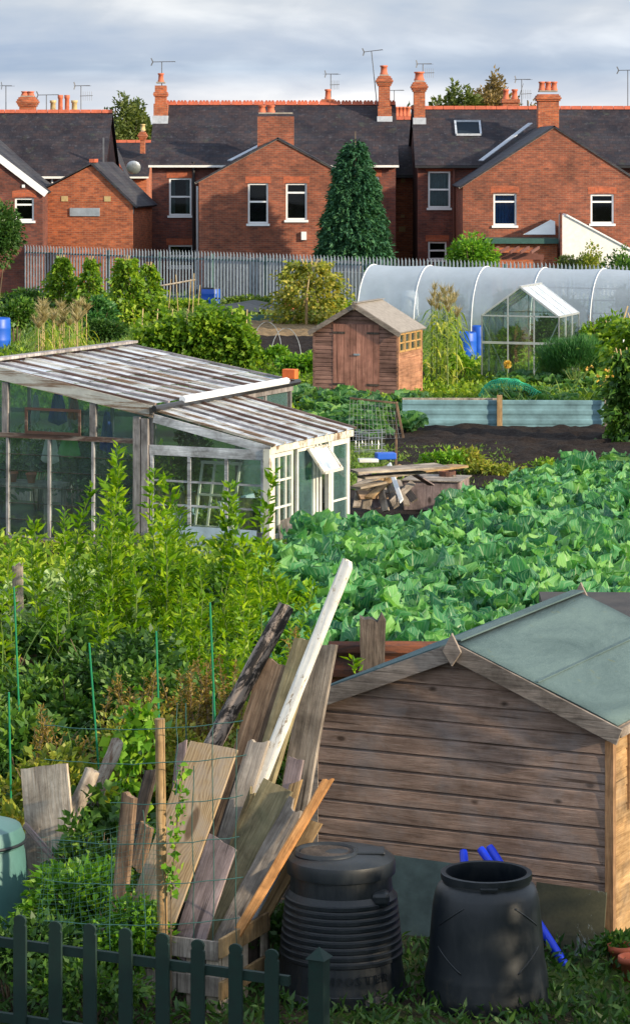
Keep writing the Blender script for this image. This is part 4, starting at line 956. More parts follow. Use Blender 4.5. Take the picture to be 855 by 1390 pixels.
MB().bar((-W_/2, -.14, ZR+.046), (-W_/2, L_+.11, ZR+.046), .16, .012).build('ridge_capping', M['felt_grey'], rf)
mb = MB()
for s_ in (-1, 1):
    e = -W_/2+s_*(W_/2+.1); k_ = (ZR-ZE)/(W_/2); mb.bar((-W_/2, -.14, ZR-.03), (e, -.14, ZE-.1*k_-.03), .025, .1, (0, 0, 1))
mb.build('fascia', M['shed_trim'], t)
MB().prism([(-W_/2-.06, ZR-.02), (-W_/2, ZR-.13), (-W_/2+.06, ZR-.02), (-W_/2, ZR+.09)], -.18, -.155).build('finial', M['shed_trim'], t)
for (x, y) in ((0, 0), (-W_, 0), (0, L_)): MB().box(x-.03, x+.026, y-.027, y+.02, 0, ZE-.01).build('corner_post', M['mid_side'] if x == 0 else M['mid_front'], t)
# ---- polytunnel
Y0_ = 90.5; P0 = Vector(((507-CX)*Y0_/F, Y0_, 0)); angt = R(-24)
t = thing('polytunnel', 'long clear plastic polytunnel with white hoops behind the aluminium greenhouse', 'polytunnel', P0, angt)
wt, Ht, Lt = 1.35, 2.12, 15.0; nseg = 26
def arch(x, y_c=0, k_=1.0): return [(x, y_c-wt*k_*math.cos(a)*(1 if True else 1), Ht*k_*abs(math.sin(a))**.8) for a in [math.pi*i/nseg for i in range(nseg+1)]]
V = []; Fq = []; nx = 60
for i in range(nx+1):
    x = Lt*i/nx; sag = .018*abs(math.sin(math.pi*x/1.9))
    for p in arch(x, 0, 1-sag): V.append(p)
for i in range(nx):
    for j in range(nseg): a = i*(nseg+1)+j; Fq.append((a, a+1, a+nseg+2, a+nseg+1))
m, nt, out = newmat('tunnel_film'); k = N(nt); tc = k.n('TexCoord').outputs['Object']
tr = k.n('BsdfTransparent'); tr.inputs[0].default_value = (.86, .92, .95, 1); tl = k.n('BsdfTranslucent'); tl.inputs[0].default_value = (.75, .83, .9, 1); gl = k.n('BsdfGlossy'); gl.inputs['Roughness'].default_value = .22; df = k.n('BsdfDiffuse'); df.inputs[0].default_value = (.68, .77, .88, 1)
a = k.n('MixShader'); a.inputs[0].default_value = .5; k.l(df.outputs[0], a.inputs[1]); k.l(tl.outputs[0], a.inputs[2])
b = k.n('MixShader'); z_ = sepxyz(k, tc)[2]
k.l(k.math('ADD', k.ramp(k.math('MULTIPLY', z_, .47), [(.1, (.42,)*3), (.75, (.64,)*3), (.97, (.95,)*3)]), k.math('MULTIPLY_ADD', k.noise(tc, 1.6, 5, .6), .5, -.28)), b.inputs[0]); k.l(tr.outputs[0], b.inputs[1]); k.l(a.outputs[0], b.inputs[2])
c = k.n('MixShader'); c.inputs[0].default_value = .12; k.l(b.outputs[0], c.inputs[1]); k.l(gl.outputs[0], c.inputs[2]); k.l(c.outputs[0], out.inputs[0])
np_mesh('film', np.array(V), np.array(Fq), m, t, smooth=True)
for x in np.arange(0, Lt+.1, 1.9):
    MB().tube([tuple(p) for p in arch(x, 0, 1.003)], .014, 6).build('hoop', M['upvc'], t)
mb = MB(); mb.add(arch(Lt), [tuple(range(nseg+1))]); mb.build('end_sheet', m, t)
mb = MB(); mb.add(arch(0.01, 0, .995), [tuple(range(nseg+1))]); mb.build('end_sheet', m, t)
def on_tunnel(x, y): v = Vector((x*math.cos(angt)-y*math.sin(angt), x*math.sin(angt)+y*math.cos(angt), 0)); return P0+v
for i, (x, y, h) in enumerate(((2.6, 0, .8), (4.6, .1, .95), (6.5, 0, .8), (8.4, .2, 1.0), (10.5, 0, .9), (12.6, 0, 1.0))):
    p = on_tunnel(x, y); bush('tunnel_plant', 'dark leafy plant inside the polytunnel', 'plant', p, (.75, .6, h*.85), 900, .14, M['l_dark'], group='plants growing inside the polytunnel')
t = thing('tunnel_shelving', 'dark metal staging frame standing inside the polytunnel', 'shelving', on_tunnel(4.6, .6), angt)
for i in range(5):
    MB().box(i*.8, i*.8+.04, 0, .04, 0, 1.5).build('upright', M['black_pipe'], t)
for z in (.7, 1.1, 1.46): MB().box(.041, 3.24, .002, .038, z, z+.035).build('shelf', M['black_pipe'], t)
t = thing('fleece_sack', 'white fleece bundle standing against the polytunnel behind the brown shed', 'sack', G(557, 447), .3)
MB().lathe([(.0, .9), (.12, .9), (.24, .82), (.27, .6), (.26, .3), (.28, .05), (.22, 0), (0, 0)], n=14).build('sack', M['plastic_white'], t, smooth=True).location = (0, 0, .35)
MB().box(-.2, .2, -.2, .2, 0, .36).build('stand', M['dark_wood'], t)
# ---- blue drums
def drum(label, loc, r, h, lid=False, cut=False, group=None):
    t = thing('water_butt', label, 'barrel', loc, random.uniform(0, 6))
    prof = [(r*.95, 0), (r, .05), (r*1.02, h*.3), (r*1.04, h*.33), (r*1.02, h*.36), (r*1.02, h*.66), (r*1.04, h*.69), (r*1.02, h*.72), (r, h*.95), (r*.93, h), (r*.9, h*.97), (r*.85, h*.9)]
    MB().lathe(prof, n=24).build('barrel', M['blue_plastic'], t, smooth=True)
    MB().lathe([(0, h-.06), (r*.9, h-.06)] if not lid else [(0, h+.03), (r*.95, h+.02), (r*1.0, h-.03)], n=20).build('lid' if lid else 'water_surface', M['bin_black'], t)
    return t
drum('blue plastic barrel with dark rim near the fence behind the bean hedge', G(286, 415), .34, .66, lid=True)
drum('blue plastic barrel cut off by the left edge of the picture', G(-3, 476), .36, .95)
drum('short blue drum left of its taller neighbour beside the aluminium greenhouse', G(633, 489), .27, .78)
drum('taller slim blue drum right of the short one beside the aluminium greenhouse', G(649, 487), .17, .92)
# ---- aluminium greenhouse
o0 = G(654, 516); W_, L_, ZE, ZR = 1.98, 1.9, 1.62, 2.34
t = thing('aluminium_greenhouse', 'small aluminium-framed greenhouse with clear panes in front of the polytunnel', 'greenhouse', o0, R(-20))
fr = MB(); b = .032
def bb(a, c, w=b, t_=b): fr.bar(a, c, w, t_)
for y in (0, L_):
    bb((0, y, 0), (0, y, ZE)); bb((W_, y, 0), (W_, y, ZE)); bb((0, y, ZE), (W_/2, y, ZR), .04, .04); bb((W_, y, ZE), (W_/2, y, ZR), .04, .04)
    bb((0, y, ZE), (W_, y, ZE)); bb((0, y, .95), (W_, y, .95), .04, .06); bb((0, y, .03), (W_, y, .03), .05, .05)
    bb((W_*.34, y, 0), (W_*.34, y, ZE+(ZR-ZE)*.68)); bb((W_*.68, y, 0), (W_*.68, y, ZE+(ZR-ZE)*.64))
bb((0, .02, ZE-.1), (W_*.34, .02, 0), .025, .025); bb((W_, .02, ZE-.1), (W_*.68, .02, .2), .025, .025)
for i in range(4):
    y = L_*i/3
    for x in (0, W_):
        bb((x, y, 0), (x, y, ZE)); bb((x, y, ZE), (W_/2, y, ZR), .03, .045)
for x in (0, W_): bb((x, 0, ZE), (x, L_, ZE), .045, .05); bb((x, 0, .03), (x, L_, .03), .05, .05)
bb((W_/2, -.03, ZR+.01), (W_/2, L_+.03, ZR+.01), .06, .05)
fr.build('frame', M['alu'], t)
for s_, x in ((0, 0.0), (1, W_)):
    for i in range(3):
        y0, y1 = L_*i/3+.018, L_*(i+1)/3-.018
        MB().box(x-.003, x+.003, y0, y1, .06, ZE-.03).build('side_pane', M['clear_glass'], t)
        MB().slab([(x, y0, ZE+.01), (x, y1, ZE+.01), (W_/2, y1, ZR), (W_/2, y0, ZR)], .005).build('roof_pane', M['gh_roofglass'] if s_ else M['clear_glass'], t)
for y in (0, L_):
    MB().prism([(.02, .06), (W_-.02, .06), (W_-.02, ZE), (W_/2, ZR-.03), (.02, ZE)], y-.003, y+.003).build('gable_pane', M['clear_glass'], t)
def loc_of(t, x, y, z=0): return t.location+Vector((x*math.cos(t.rotation_euler.z)-y*math.sin(t.rotation_euler.z), x*math.sin(t.rotation_euler.z)+y*math.cos(t.rotation_euler.z), z))
bush('tomato_plant', 'tall green plant filling the left of the aluminium greenhouse', 'plant', loc_of(t, .45, .9), (.4, .6, .8), 1100, .12, M['l_bean'])
bush('tomato_plant', 'dense green plant filling the right of the aluminium greenhouse', 'plant', loc_of(t, 1.4, .9), (.5, .7, .95), 1800, .12, M['l_bramble'])
# ---- corrugated raised edge
c0 = G(546, 582); c1 = G(824, 583)
v = c1-c0; t = thing('corrugated_edging', 'pale blue-green corrugated sheet edging along the dark soil bed', 'edging', c0, math.atan2(v.y, v.x)); Lc = v.length
def corrugated(L, H, pitch=.2, amp=.007, n=9):
    vs = []; fs = []; rows = 34; cols = 2
    for j in range(rows+1):
        z = H*j/rows
        for i in range(cols+1): vs.append((L*i/cols, amp*(math.tanh(3*math.sin(2*math.pi*z/pitch))), z))
    for j in range(rows):
        for i in range(cols): a = j*(cols+1)+i; fs.append((a, a+1, a+cols+2, a+cols+1))
    return vs, fs
for i, (a, b) in enumerate(((0, Lc*.465), (Lc*.47, Lc))):
    vs, fs = corrugated(b-a, .6); mb = MB(); mb.add([(x+a, y+(.03 if i else 0), z) for x, y, z in vs], fs); mb.build('sheet', M['corrug'], t)
MB().box(0, Lc*.47, .07, .16, .56, .63).build('top_rail', M['pale_wood'], t)
MB().box(Lc*.47, Lc, .08, .14, .54, .58).build('top_rail', M['gh_brown'], t)
MB().box(Lc*.462, Lc*.488, -.11, -.04, 0, .71).build('post', M['tan_wood'], t)
MB().box(Lc*.985, Lc*1.0, -.11, -.04, 0, .75).build('post', M['grey_wood'], t)
# ---- green net heap
t = thing('netting_heap', 'heap of bright green garden netting behind the corrugated edging', 'netting', G(697, 546), R(-20))
V = []; Fq = []; nx, ny = 34, 14
for j in range(ny+1):
    for i in range(nx+1):
        u, v = i/nx*2-1, j/ny*2-1; x = u*.8; y = v*.4
        h = max(0, (1-u*u*.9-v*v*.8))**.6*(.52-.18*u)+.05*mnoise.noise(Vector((x*6, y*6, 3)))
        V.append((x+.03*mnoise.noise(Vector((u*9, v*9, 1))), y, max(0.0, h)))
for j in range(ny):
    for i in range(nx): a = j*(nx+1)+i; Fq.append((a, a+1, a+nx+2, a+nx+1))
ob = np_mesh('netting', np.array(V), np.array(Fq), M['net'], t); md = ob.modifiers.new('wire', 'WIREFRAME'); md.thickness = .016; md.use_even_offset = False
bush('net_covered_greens', 'greens growing under the bright green net', 'plant', G(700, 548), (.5, .28, .15), 400, .1, M['l_dark'])
# ---- beans, wigwams
def wigwam(label, x, yb, ytop, wpx, mat, n=2600, poles=7, tip=.12, leaf=.15, square=False, dens=1.0):
    loc = G(x, yb); s_ = F/loc.y; H_ = HC-(ytop-YH)/s_; r = wpx/s_/2
    t = thing('bean_wigwam', label, 'bean plants', loc); 
    for i in range(poles):
        a = 2*math.pi*i/poles; MB().tube([(math.cos(a)*r*.85, math.sin(a)*r*.85, 0), (math.cos(a+2.8)*.1*(3 if square else 1), math.sin(a+2.8)*.1*(3 if square else 1), H_*1.06)], .012, 4).build('cane', M['cane'], t)
    nn = int(n*dens); u = RNG.uniform(0.02, 1, nn)**1.1; a = RNG.uniform(0, 6.283, nn)
    ph = random.uniform(0, 6); lump = 1+.28*np.sin(a*3+u*9+ph)+.22*np.sin(a*5-u*17+ph*2)+.2*np.sin(u*23+ph)
    rad = 1.12*r*(1-(1-tip)*u**(1.0 if not square else 2.6))*lump*RNG.uniform(.45, 1.0, nn)**.5*RNG.choice([1, 1, 1, 1.25, 1.45], nn)
    P = np.stack([np.cos(a)*rad, np.sin(a)*rad, u*H_], 1); Dr = np.stack([np.cos(a), np.sin(a), RNG.uniform(-.9, .3, nn)], 1)+RNG.normal(0, .4, (nn, 3))
    Lf = RNG.uniform(.6, 1.3, nn)*leaf; V, Fq = leaves(P, Dr, Lf, Lf*.75); np_mesh('foliage', V, Fq, mat, t); return t
wigwam('leftmost bean wigwam, bushy with pointed top, before the palisade', 84, 428, 350, 50, M['l_bean'])
wigwam('thin bean wigwam, second from the left', 123, 430, 352, 42, M['l_bean'], 1800)
wigwam('tallest bean wigwam, third from the left, dark and dense', 172, 446, 352, 46, M['l_bean'], 3000, tip=.3)
wigwam('bean wigwam leaning against the right of the tallest one', 202, 444, 360, 36, M['l_bean'], 1900, tip=.25)
wigwam('square-topped yellowing bean frame standing alone left of the conifer', 421, 441, 356, 66, M['l_beanold'], 3600, 9, tip=.55, square=True)
t = thing('wooden_stake', 'light round stake in front of the square bean frame', 'stake', G(416, 444)); MB().tube([(0, 0, 0), (0, 0, 1.05)], .045, 8).build('stake', M['tan_wood'], t)
MB().tube([(0, 0, 1.0), (.08, .02, 1.55)], .02, 6).build('cane', M['cane'], t)
t = thing('wooden_stake', 'light stake at the left edge near the dark tree', 'stake', G(11, 400)); MB().tube([(0, 0, 0), (0, 0, .75)], .05, 8).build('stake', M['orange_wood'], t)
t = thing('cane_frame', 'frame of thin canes with a long pale crossbar right of the wigwams', 'canes', G(222, 430)); 
for x, h in ((-.6, 1.4), (-.2, 1.5), (.15, 1.3), (.5, 1.45), (.85, 1.3), (1.0, 1.5), (1.15, 1.1)): MB().tube([(x, random.uniform(-.2, .2), 0), (x+random.uniform(-.1, .1), 0, h)], .013, 4).build('cane', M['cane'], t)
MB().tube([(-1.1, -.1, .9), (1.1, 0, 1.28)], .028, 5).build('crossbar', M['pale_wood'], t)
# bean hedge, one long row
loc = G(268, 503); t = thing('bean_hedge', 'wide bushy row of climbing beans behind the old greenhouse roof', 'bean plants', loc, R(-8)); s_ = F/loc.y
nn = 9000; x = RNG.uniform(-1.62, 1.55, nn); top = 1.2+.16*np.sin(x*2.1+.6)+.16*np.sin(x*6.3)+.1*np.sin(x*13+1)-.35*np.clip(x-.9, 0, 1)**1-.2*(np.abs(x) > 1.35)
th = RNG.uniform(0, np.pi, nn); rr = RNG.uniform(.5, 1.05, nn)**.6*RNG.choice([1, 1, 1, 1, 1.12, 1.25], nn)
P = np.stack([x, np.cos(th)*.55*rr, np.sin(th)**.45*top*rr+RNG.normal(0, .05, nn)], 1); P[:, 2] = np.maximum(.03, P[:, 2])
Dr = np.stack([RNG.normal(0, .5, nn), np.cos(th), np.sin(th)*.4+RNG.uniform(-.9, .4, nn)], 1); Lf = RNG.uniform(.1, .2, nn); V, Fq = leaves(P, Dr, Lf, Lf*.8); np_mesh('foliage', V, Fq, M['l_bean'], t)
for x in np.linspace(-1.45, 1.3, 8): MB().tube([(x, -.4, 0), (x, .05, 1.6)], .013, 4).build('cane', M['cane'], t)
# right edge bean rows
for (x_, yb, yt, w_, lab, mt) in ((856, 604, 480, 40, 'bean plants climbing at the right edge behind the soil bed, nearest and darkest', 'l_bramble'), (870, 560, 432, 74, 'bean row at the right edge with rods leaning on it', 'l_bean'), (838, 520, 440, 46, 'small bean clump between asparagus and the right edge', 'l_bean')):
    wigwam(lab, x_, yb, yt, w_, M[mt], 3300, 6, tip=.55, square=True)
for i, (a, b, c, d, lab) in enumerate(((828, 508, 855, 440, 'thin pale rod leaning right at the right edge'), (822, 516, 852, 415, 'long thin cane leaning behind the pale rod'))):
    t = thing('leaning_rod', lab, 'rod', G(a, b+36)); p = D(a, b, t.location.y); q = D(c, d, t.location.y+.4); MB().tube([(0, 0, 0), p-t.location, q-t.location], .018, 5).build('rod', M['upvc' if i == 0 else 'cane'], t)
t = thing('yellow_flower_clump', 'cluster of yellow flower heads on the beans at the right edge', 'flowers', G(831, 580))
n = 40; P = RNG.normal(0, 1, (n, 3))*[.2, .1, .12]+[0, -.4, 1.05]; lv = LV()
for j in range(5): V, Fq = leaves(P, RNG.normal(0, 1, (n, 3)), .055, .045); lv.add(V, Fq)
lv.build('flower_heads', M['l_flower'], t); MB().tube([(0, 0, 0), (0, -.3, 1.1)], .02, 4).build('stems', M['stem'], t)
# ---- sweetcorn
def corn_mesh(parent, seed, H=2.1):
    random.seed(seed); mb = MB(); mb.tube([(0, 0, 0), (.02, 0, H*.5), (0, .02, H)], [.022, .018, .008], 5); mb.build('stalk', M['stem'], parent); lv = LV()
    for i in range(13):
        z = .25+H*.68*i/13; strip_leaf(lv, (0, 0, z), i*math.pi+random.uniform(-.7, .7), random.uniform(.55, .85), .12, random.uniform(.7, 1.1), random.uniform(.8, 1.4))
    lv.build('blades', M['l_corn'], parent)
    n = 60; P = np.zeros((n, 3)); P[:, 2] = H*.95+RNG.uniform(0, .1, n); a = RNG.uniform(0, 6.28, n); V, Fq = leaves(P, np.stack([np.cos(a)*.5, np.sin(a)*.5, RNG.uniform(.6, 1.2, n)], 1), RNG.uniform(.15, .32, n), .014); np_mesh('tassel', V, Fq, M['l_dry'], parent)
k0 = thing('sweetcorn_plant', 'tall sweetcorn plant with pale tassels right of the brown shed', 'sweetcorn', G(597, 522), 0, 'sweetcorn beside the brown shed'); corn_mesh(k0, 3, 2.15)
k1 = thing('sweetcorn_plant', 'tall sweetcorn plant with pale tassels right of the brown shed', 'sweetcorn', G(612, 520), 1.2, 'sweetcorn beside the brown shed'); corn_mesh(k1, 9, 2.0)
random.seed(31)
for (x, y) in ((588, 516), (594, 508), (604, 512), (611, 505), (618, 512), (600, 500), (590, 500), (597, 515), (606, 526), (615, 517), (601, 507), (622, 520), (592, 526), (609, 498), (620, 528), (608, 530), (614, 496), (585, 525)):
    copy_thing(random.choice([k0, k1]), G(x, y), random.uniform(0, 6), random.uniform(.86, 1.02))
# dry ornamental grass / maize on left
k2 = thing('dry_corn_plant', 'yellowed dry sweetcorn plant beyond the old greenhouse roof', 'sweetcorn', G(60, 500), 0, 'dry sweetcorn beyond the old greenhouse'); H = 1.35
MB().tube([(0, 0, 0), (0, 0, H)], [.02, .008], 5).build('stalk', M['cane'], k2); lv = LV()
for i in range(10): strip_leaf(lv, (0, 0, .15+.95*i/10), i*3.1+random.uniform(-.6, .6), random.uniform(.45, .7), .07, .8, 1.3)
lv.build('blades', M['l_corn'], k2); n = 90; P = np.zeros((n, 3)); P[:, 2] = H*.93+RNG.uniform(0, .12, n); a = RNG.uniform(0, 6.28, n); V, Fq = leaves(P, np.stack([np.cos(a)*.6, np.sin(a)*.6, RNG.uniform(.5, 1.1, n)], 1), RNG.uniform(.14, .34, n), .02); np_mesh('tassel', V, Fq, M['l_dry'], k2)
for i in range(22): copy_thing(k2, G(random.uniform(44, 126), random.uniform(484, 503)), random.uniform(0, 6), random.uniform(.8, 1.1))
# ---- hoop wires over the dug bed
for i, (x, y) in enumerate(((362, 478), (388, 488))):
    t = thing('wire_hoop', ('left' if i == 0 else 'right')+' of two thin wire hoops bent over the dug bed', 'hoop', G(x, y)); MB().tube([(math.cos(a)*.42, math.sin(a)*.25, math.sin(a)*.85 if True else 0) for a in [math.pi*j/14 for j in range(15)]], .009, 4).build('hoop', M['wire_grey'], t)
t = thing('ground_sheet', 'black plastic sheet weighed down beyond the straw bed', 'sheet', G(352, 428)); 
MB().slab([(-1.5, -.5, .22), (1.4, -.6, .1), (1.6, .7, .16), (-.2, .9, .5), (-1.5, .6, .3)], .05).build('sheet', M['bin_black'], t)
t = thing('plant_pot', 'large terracotta pot lying on the black sheet', 'pot', G(392, 427)); ob = MB().lathe([(.14, -.2), (.22, .2), (.25, .2), (.25, .27), (.2, .27), (.14, 0), (0, 0)], n=16).build('pot', M['terracotta'], t); ob.rotation_euler = (R(60), 0, R(30)); ob.location = (0, 0, .3)
t = thing('blue_edging', 'low blue-green plastic strip edging the straw bed', 'edging', G(380, 437)); MB().box(-2.6, 5.5, 0, .06, 0, .24).build('strip', M['bin_green'], t)
# ---- low bushes and asparagus
def fern_bush(name, label, loc, r, n, mat, leaf=.11):
    t = thing(name, label, 'plant', loc); P, O = blob(n, (0, 0, r[2]), r, 20, .38, .7); O = O*.5+np.array([0, 0, .7]); V, Fq = leaves(P, O, RNG.uniform(.6, 1.3, n)*leaf, leaf*.1, 0.05); np_mesh('fronds', V, Fq, mat, t)
    mb = MB()
    for i in range(14): a = random.uniform(0, 6.28); mb.tube([(0, 0, 0), (math.cos(a)*r[0]*.7, math.sin(a)*r[1]*.7, r[2]*1.6)], [.012, .004], 4)
    mb.build('stems', M['stem'], t); return t
fern_bush('asparagus_fern', 'large dark green feathery asparagus right of the aluminium greenhouse', G(782, 528), (.95, .8, .66), 16000, M['l_fern'], .13)
fern_bush('asparagus_fern', 'paler feathery fronds on the left of the asparagus', G(748, 524), (.55, .5, .5), 5000, M['l_fern'], .12)
bush('vegetable_bush', 'climbing leafy plant above the asparagus near the tunnel', 'plant', G(812, 512), (.7, .5, .95), 1500, .13, M['l_bean'])
bush('vegetable_bush', 'leafy low bush between the corn and the greenhouse', 'plant', G(622, 522), (.5, .4, .45), 900, .12, M['l_vine'])
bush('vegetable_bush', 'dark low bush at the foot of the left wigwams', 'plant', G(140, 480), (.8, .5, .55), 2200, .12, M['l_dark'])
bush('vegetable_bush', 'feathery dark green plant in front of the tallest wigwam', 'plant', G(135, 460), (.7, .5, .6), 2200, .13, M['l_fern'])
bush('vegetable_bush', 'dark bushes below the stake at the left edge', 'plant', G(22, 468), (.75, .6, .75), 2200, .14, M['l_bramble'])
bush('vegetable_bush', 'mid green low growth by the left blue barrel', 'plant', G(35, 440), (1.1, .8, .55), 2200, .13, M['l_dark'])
bush('vegetable_bush', 'bright green low leaves left of the leftmost wigwam', 'plant', G(45, 425), (1.0, .7, .4), 1400, .15, M['l_vine'])
bush('vegetable_bush', 'yellow-green clump left of the brown shed', 'plant', G(403, 512), (.7, .5, .32), 1500, .12, M['l_vine'])
bush('vegetable_bush', 'bright clump of leaves behind the tail end of the bean hedge', 'plant', G(372, 500), (.4, .4, .38), 900, .11, M['l_vine'])
bush('vegetable_bush', 'yellowish low bush in front of the dark soil bed near the scrap pile', 'plant', G(628, 648), (.45, .4, .3), 1000, .08, M['l_yellow'])
bush('vegetable_bush', 'yellow-green weeds right of the scrap pile', 'plant', G(600, 650), (.5, .35, .26), 900, .08, M['l_vine'])
bush('vegetable_bush', 'ragged brown-green weeds at the back of the cabbage rows', 'plant', G(665, 652), (.6, .3, .17), 700, .08, M['l_yellow'])
bush('vegetable_bush', 'small green tuft on the edge of the dark soil', 'plant', G(735, 644), (.35, .25, .15), 300, .08, M['l_bean'])
for i, (x, y, r, m_, lab) in enumerate(((335, 420, 1.0, 'l_grass', 'low green rows beside the blue barrel'), (250, 425, 1.0, 'l_bean', 'low leafy patch behind the bean hedge'), (470, 430, 1.0, 'l_bean', 'low greens between the bean frame and polytunnel'), (440, 430, .8, 'l_bramble', 'dark growth at the foot of the square bean frame'), (312, 440, .8, 'l_bramble', 'dark clump between the hedge and the straw bed'))):
    bush('vegetable_bush', lab, 'plant', G(x, y), (r, .6, .28), 1100, .12, M[m_])
# onion seed head
t = thing('seed_head', 'single round orange-brown seed head on a tall stalk before the greenhouse', 'flower', G(687, 540)); MB().tube([(0, 0, 0), (.03, 0, .75)], .012, 5).build('stalk', M['stem'], t)
n = 200; d = nrm(RNG.normal(0, 1, (n, 3))); V, Fq = leaves(d*.02+[.03, 0, .78], d, .09, .03); np_mesh('head', V, Fq, M['l_flower'], t)
# ---- leafy vegetables: shared plant meshes
CAB = []
for sdd in range(7):
    V, Fq, UV = cabbage_mesh(100+sdd, 22, .56, 1.0, .05, .66); me = bpy.data.meshes.new('cabbage_leaves')
    ob = np_mesh('cabbage_leaves', V, Fq, M['l_cab'], None, UV, smooth=True); CAB.append((ob.data, V, Fq, UV)); bpy.data.objects.remove(ob)
KAL = []
for sdd in range(4):
    V, Fq, UV = cabbage_mesh(200+sdd, 18, .48, .85, .045, .78); ob = np_mesh('kale_leaves', V, Fq, M['l_kale'], None, UV, smooth=True); KAL.append(ob.data); bpy.data.objects.remove(ob)
def veg(name, me, loc, label, cat, group, sc, sz=1.0):
    o = bpy.data.objects.new(name, me); COL.objects.link(o); o.location = loc; o.rotation_euler = (random.uniform(-.12, .12), random.uniform(-.12, .12), random.uniform(0, 6.28)); o.scale = (sc, sc, sc*sz); tag(o, label, cat, group)
random.seed(5)
for i in range(46):
    x = random.uniform(398, 556); y = random.uniform(545, 600); p = G(x, y)
    if x > 420 and y < 552 : continue
    veg('kale_plant', random.choice(KAL), p, 'broad-leaved kale plant between the brown shed and the old greenhouse', 'kale', 'kale around the brown shed', random.uniform(.75, 1.1))
for i in range(46):
    x = random.uniform(650, 832); y = random.uniform(522, 566); 
    veg('leafy_vegetable', random.choice(KAL), G(x, y), 'low leafy green vegetable growing before the aluminium greenhouse', 'vegetable', 'low vegetables before the aluminium greenhouse', random.uniform(.5, .85))
for i, (x, y) in enumerate(((800, 640), (825, 655), (845, 640), (850, 665), (770, 650), (835, 625))):
    veg('kale_plant', random.choice(KAL), G(x, y+20), 'kale plant at the right end of the dark soil bed', 'kale', 'kale at the right end of the soil bed', random.uniform(.8, 1.1))
lv = LV()
for i in range(420):
    p = G(random.uniform(655, 825), random.uniform(540, 566)); strip_leaf(lv, (p.x, p.y, 0), random.uniform(0, 6.28), random.uniform(.3, .7), .03, random.uniform(.8, 1.2), random.uniform(.1, .9), 4)
ob = lv.build('grass_clumps', M['l_grass'], None); tag(ob, 'spiky green leek-like leaves among the low vegetables', 'grass', kind='stuff')
# ---- big cabbage field, rows at the plot's angle
random.seed(11); pts = []
ca, sa = math.cos(A25), math.sin(A25)
for i in range(-30, 60):
    for j in range(-30, 60):
        a = i*.53+random.uniform(-.13, .13); b_ = j*.5+random.uniform(-.12, .12)
        X = a*ca-b_*sa; Y = 38+a*sa+b_*ca
        if Y < 29.2 or Y > 47.4: continue
        x = CX+F*X/Y
        # left edge follows the greenhouse side and then the scrap pile
        xl = 372 if Y < 37.5 else (400 if Y < 40 else 1e9)
        if Y >= 40: xl = CX+F*(1.2+(Y-40)*.33)/Y
        if x < xl or x > 930: continue
        # the shed and its neighbour stand in the near right
        if X > .35+ (30-Y)*0 and Y < 27: continue
        pts.append((Y, X))
pts.sort()
random.seed(12)
far = []
for i, (Y, X) in enumerate(pts):
    sc = random.uniform(.72, 1.02); kx = random.randrange(7); rz = random.uniform(0, 6.28)
    if i < 300:
        o = bpy.data.objects.new('cabbage_plant', CAB[kx][0]); COL.objects.link(o); o.location = (X, Y, 0); o.rotation_euler = (random.uniform(-.15, .15), random.uniform(-.15, .15), rz); o.scale = (sc, sc, sc*random.uniform(1.05, 1.5))
        tag(o, 'leafy green cabbage plant in the dense rows of the cabbage field', 'cabbage', 'cabbages in the big field')
    else: far.append((X, Y, sc, kx, rz))
print('CABBAGES', len(pts))
if far:
    Vs = []; Fs = []; Us = []; n0 = 0
    for X, Y, sc, kx, rz in far:
        _, V, Fq, UV = CAB[kx]; c_, s_ = math.cos(rz)*sc, math.sin(rz)*sc
        Vs.append(np.stack([V[:, 0]*c_-V[:, 1]*s_+X, V[:, 0]*s_+V[:, 1]*c_+Y, V[:, 2]*sc*1.1], 1)); Fs.append(Fq+n0); Us.append(UV); n0 += len(V)
    ob = np_mesh('far_cabbages', np.concatenate(Vs), np.concatenate(Fs), M['l_cab'], None, np.concatenate(Us), smooth=True); tag(ob, 'farther rows of the cabbage field merging into one green mass', 'cabbage', kind='stuff')
# ---- ground cover
def cover(name, label, mat, n, fn, lo, hi, wd=.25, up=.8):
    P = np.array([fn() for _ in range(n)]); az_ = RNG.uniform(0, 6.28, n); Dd = np.stack([np.cos(az_), np.sin(az_), RNG.uniform(.2, 2.2*up, n)], 1); L = RNG.uniform(lo, hi, n); V, Fq = leaves(P, Dd, L, L*wd, .2, .2, .3)
    ob = np_mesh(name, V, Fq, mat); tag(ob, label, 'ground cover', kind='stuff')
def zone(x0, x1, y0, y1, h=.05):
    def f():
        while True:
            a, b_ = random.uniform(x0, x1), random.uniform(y0, y1)
            if not (334 < a < 430 and 437 < b_ < 491): return tuple(G(a, b_))[:2]+(random.uniform(0, h),)
    return f
cover('grass', 'grass and weeds on the far allotment plots', M['l_grass'], 32000, zone(-40, 900, 402, 480, .1), .1, .3)
cover('weeds', 'leafy weeds between the middle plots', M['l_bean'], 16000, zone(-30, 570, 470, 560, .12), .07, .16, .6)
cover('weeds', 'leafy weeds around the vegetable plots on the right', M['l_bean'], 14000, zone(575, 890, 480, 560, .12), .06, .16, .55)
cover('grass', 'grass between the scrap pile and the soil bed', M['l_grass'], 7000, zone(470, 690, 610, 668, .05), .05, .14)
# ================================================================ OLD GREENHOUSE
C0 = Vector((-2.34, 41.0, 0)); RG = A25
def gl(x, y, z=0):
    return C0+Vector((x*math.cos(RG)-y*math.sin(RG), x*math.sin(RG)+y*math.cos(RG), z))
t = thing('old_greenhouse', 'large weathered timber greenhouse with flaking glazing bars, left side', 'greenhouse', C0, RG)
ZE, ZR, HW, LG = 2.12, 2.6, 2.8, 4.55
def rz_(x): return ZE+(ZR-ZE)*(1-abs(x+HW)/HW)    # roof height at x in -5.6..0
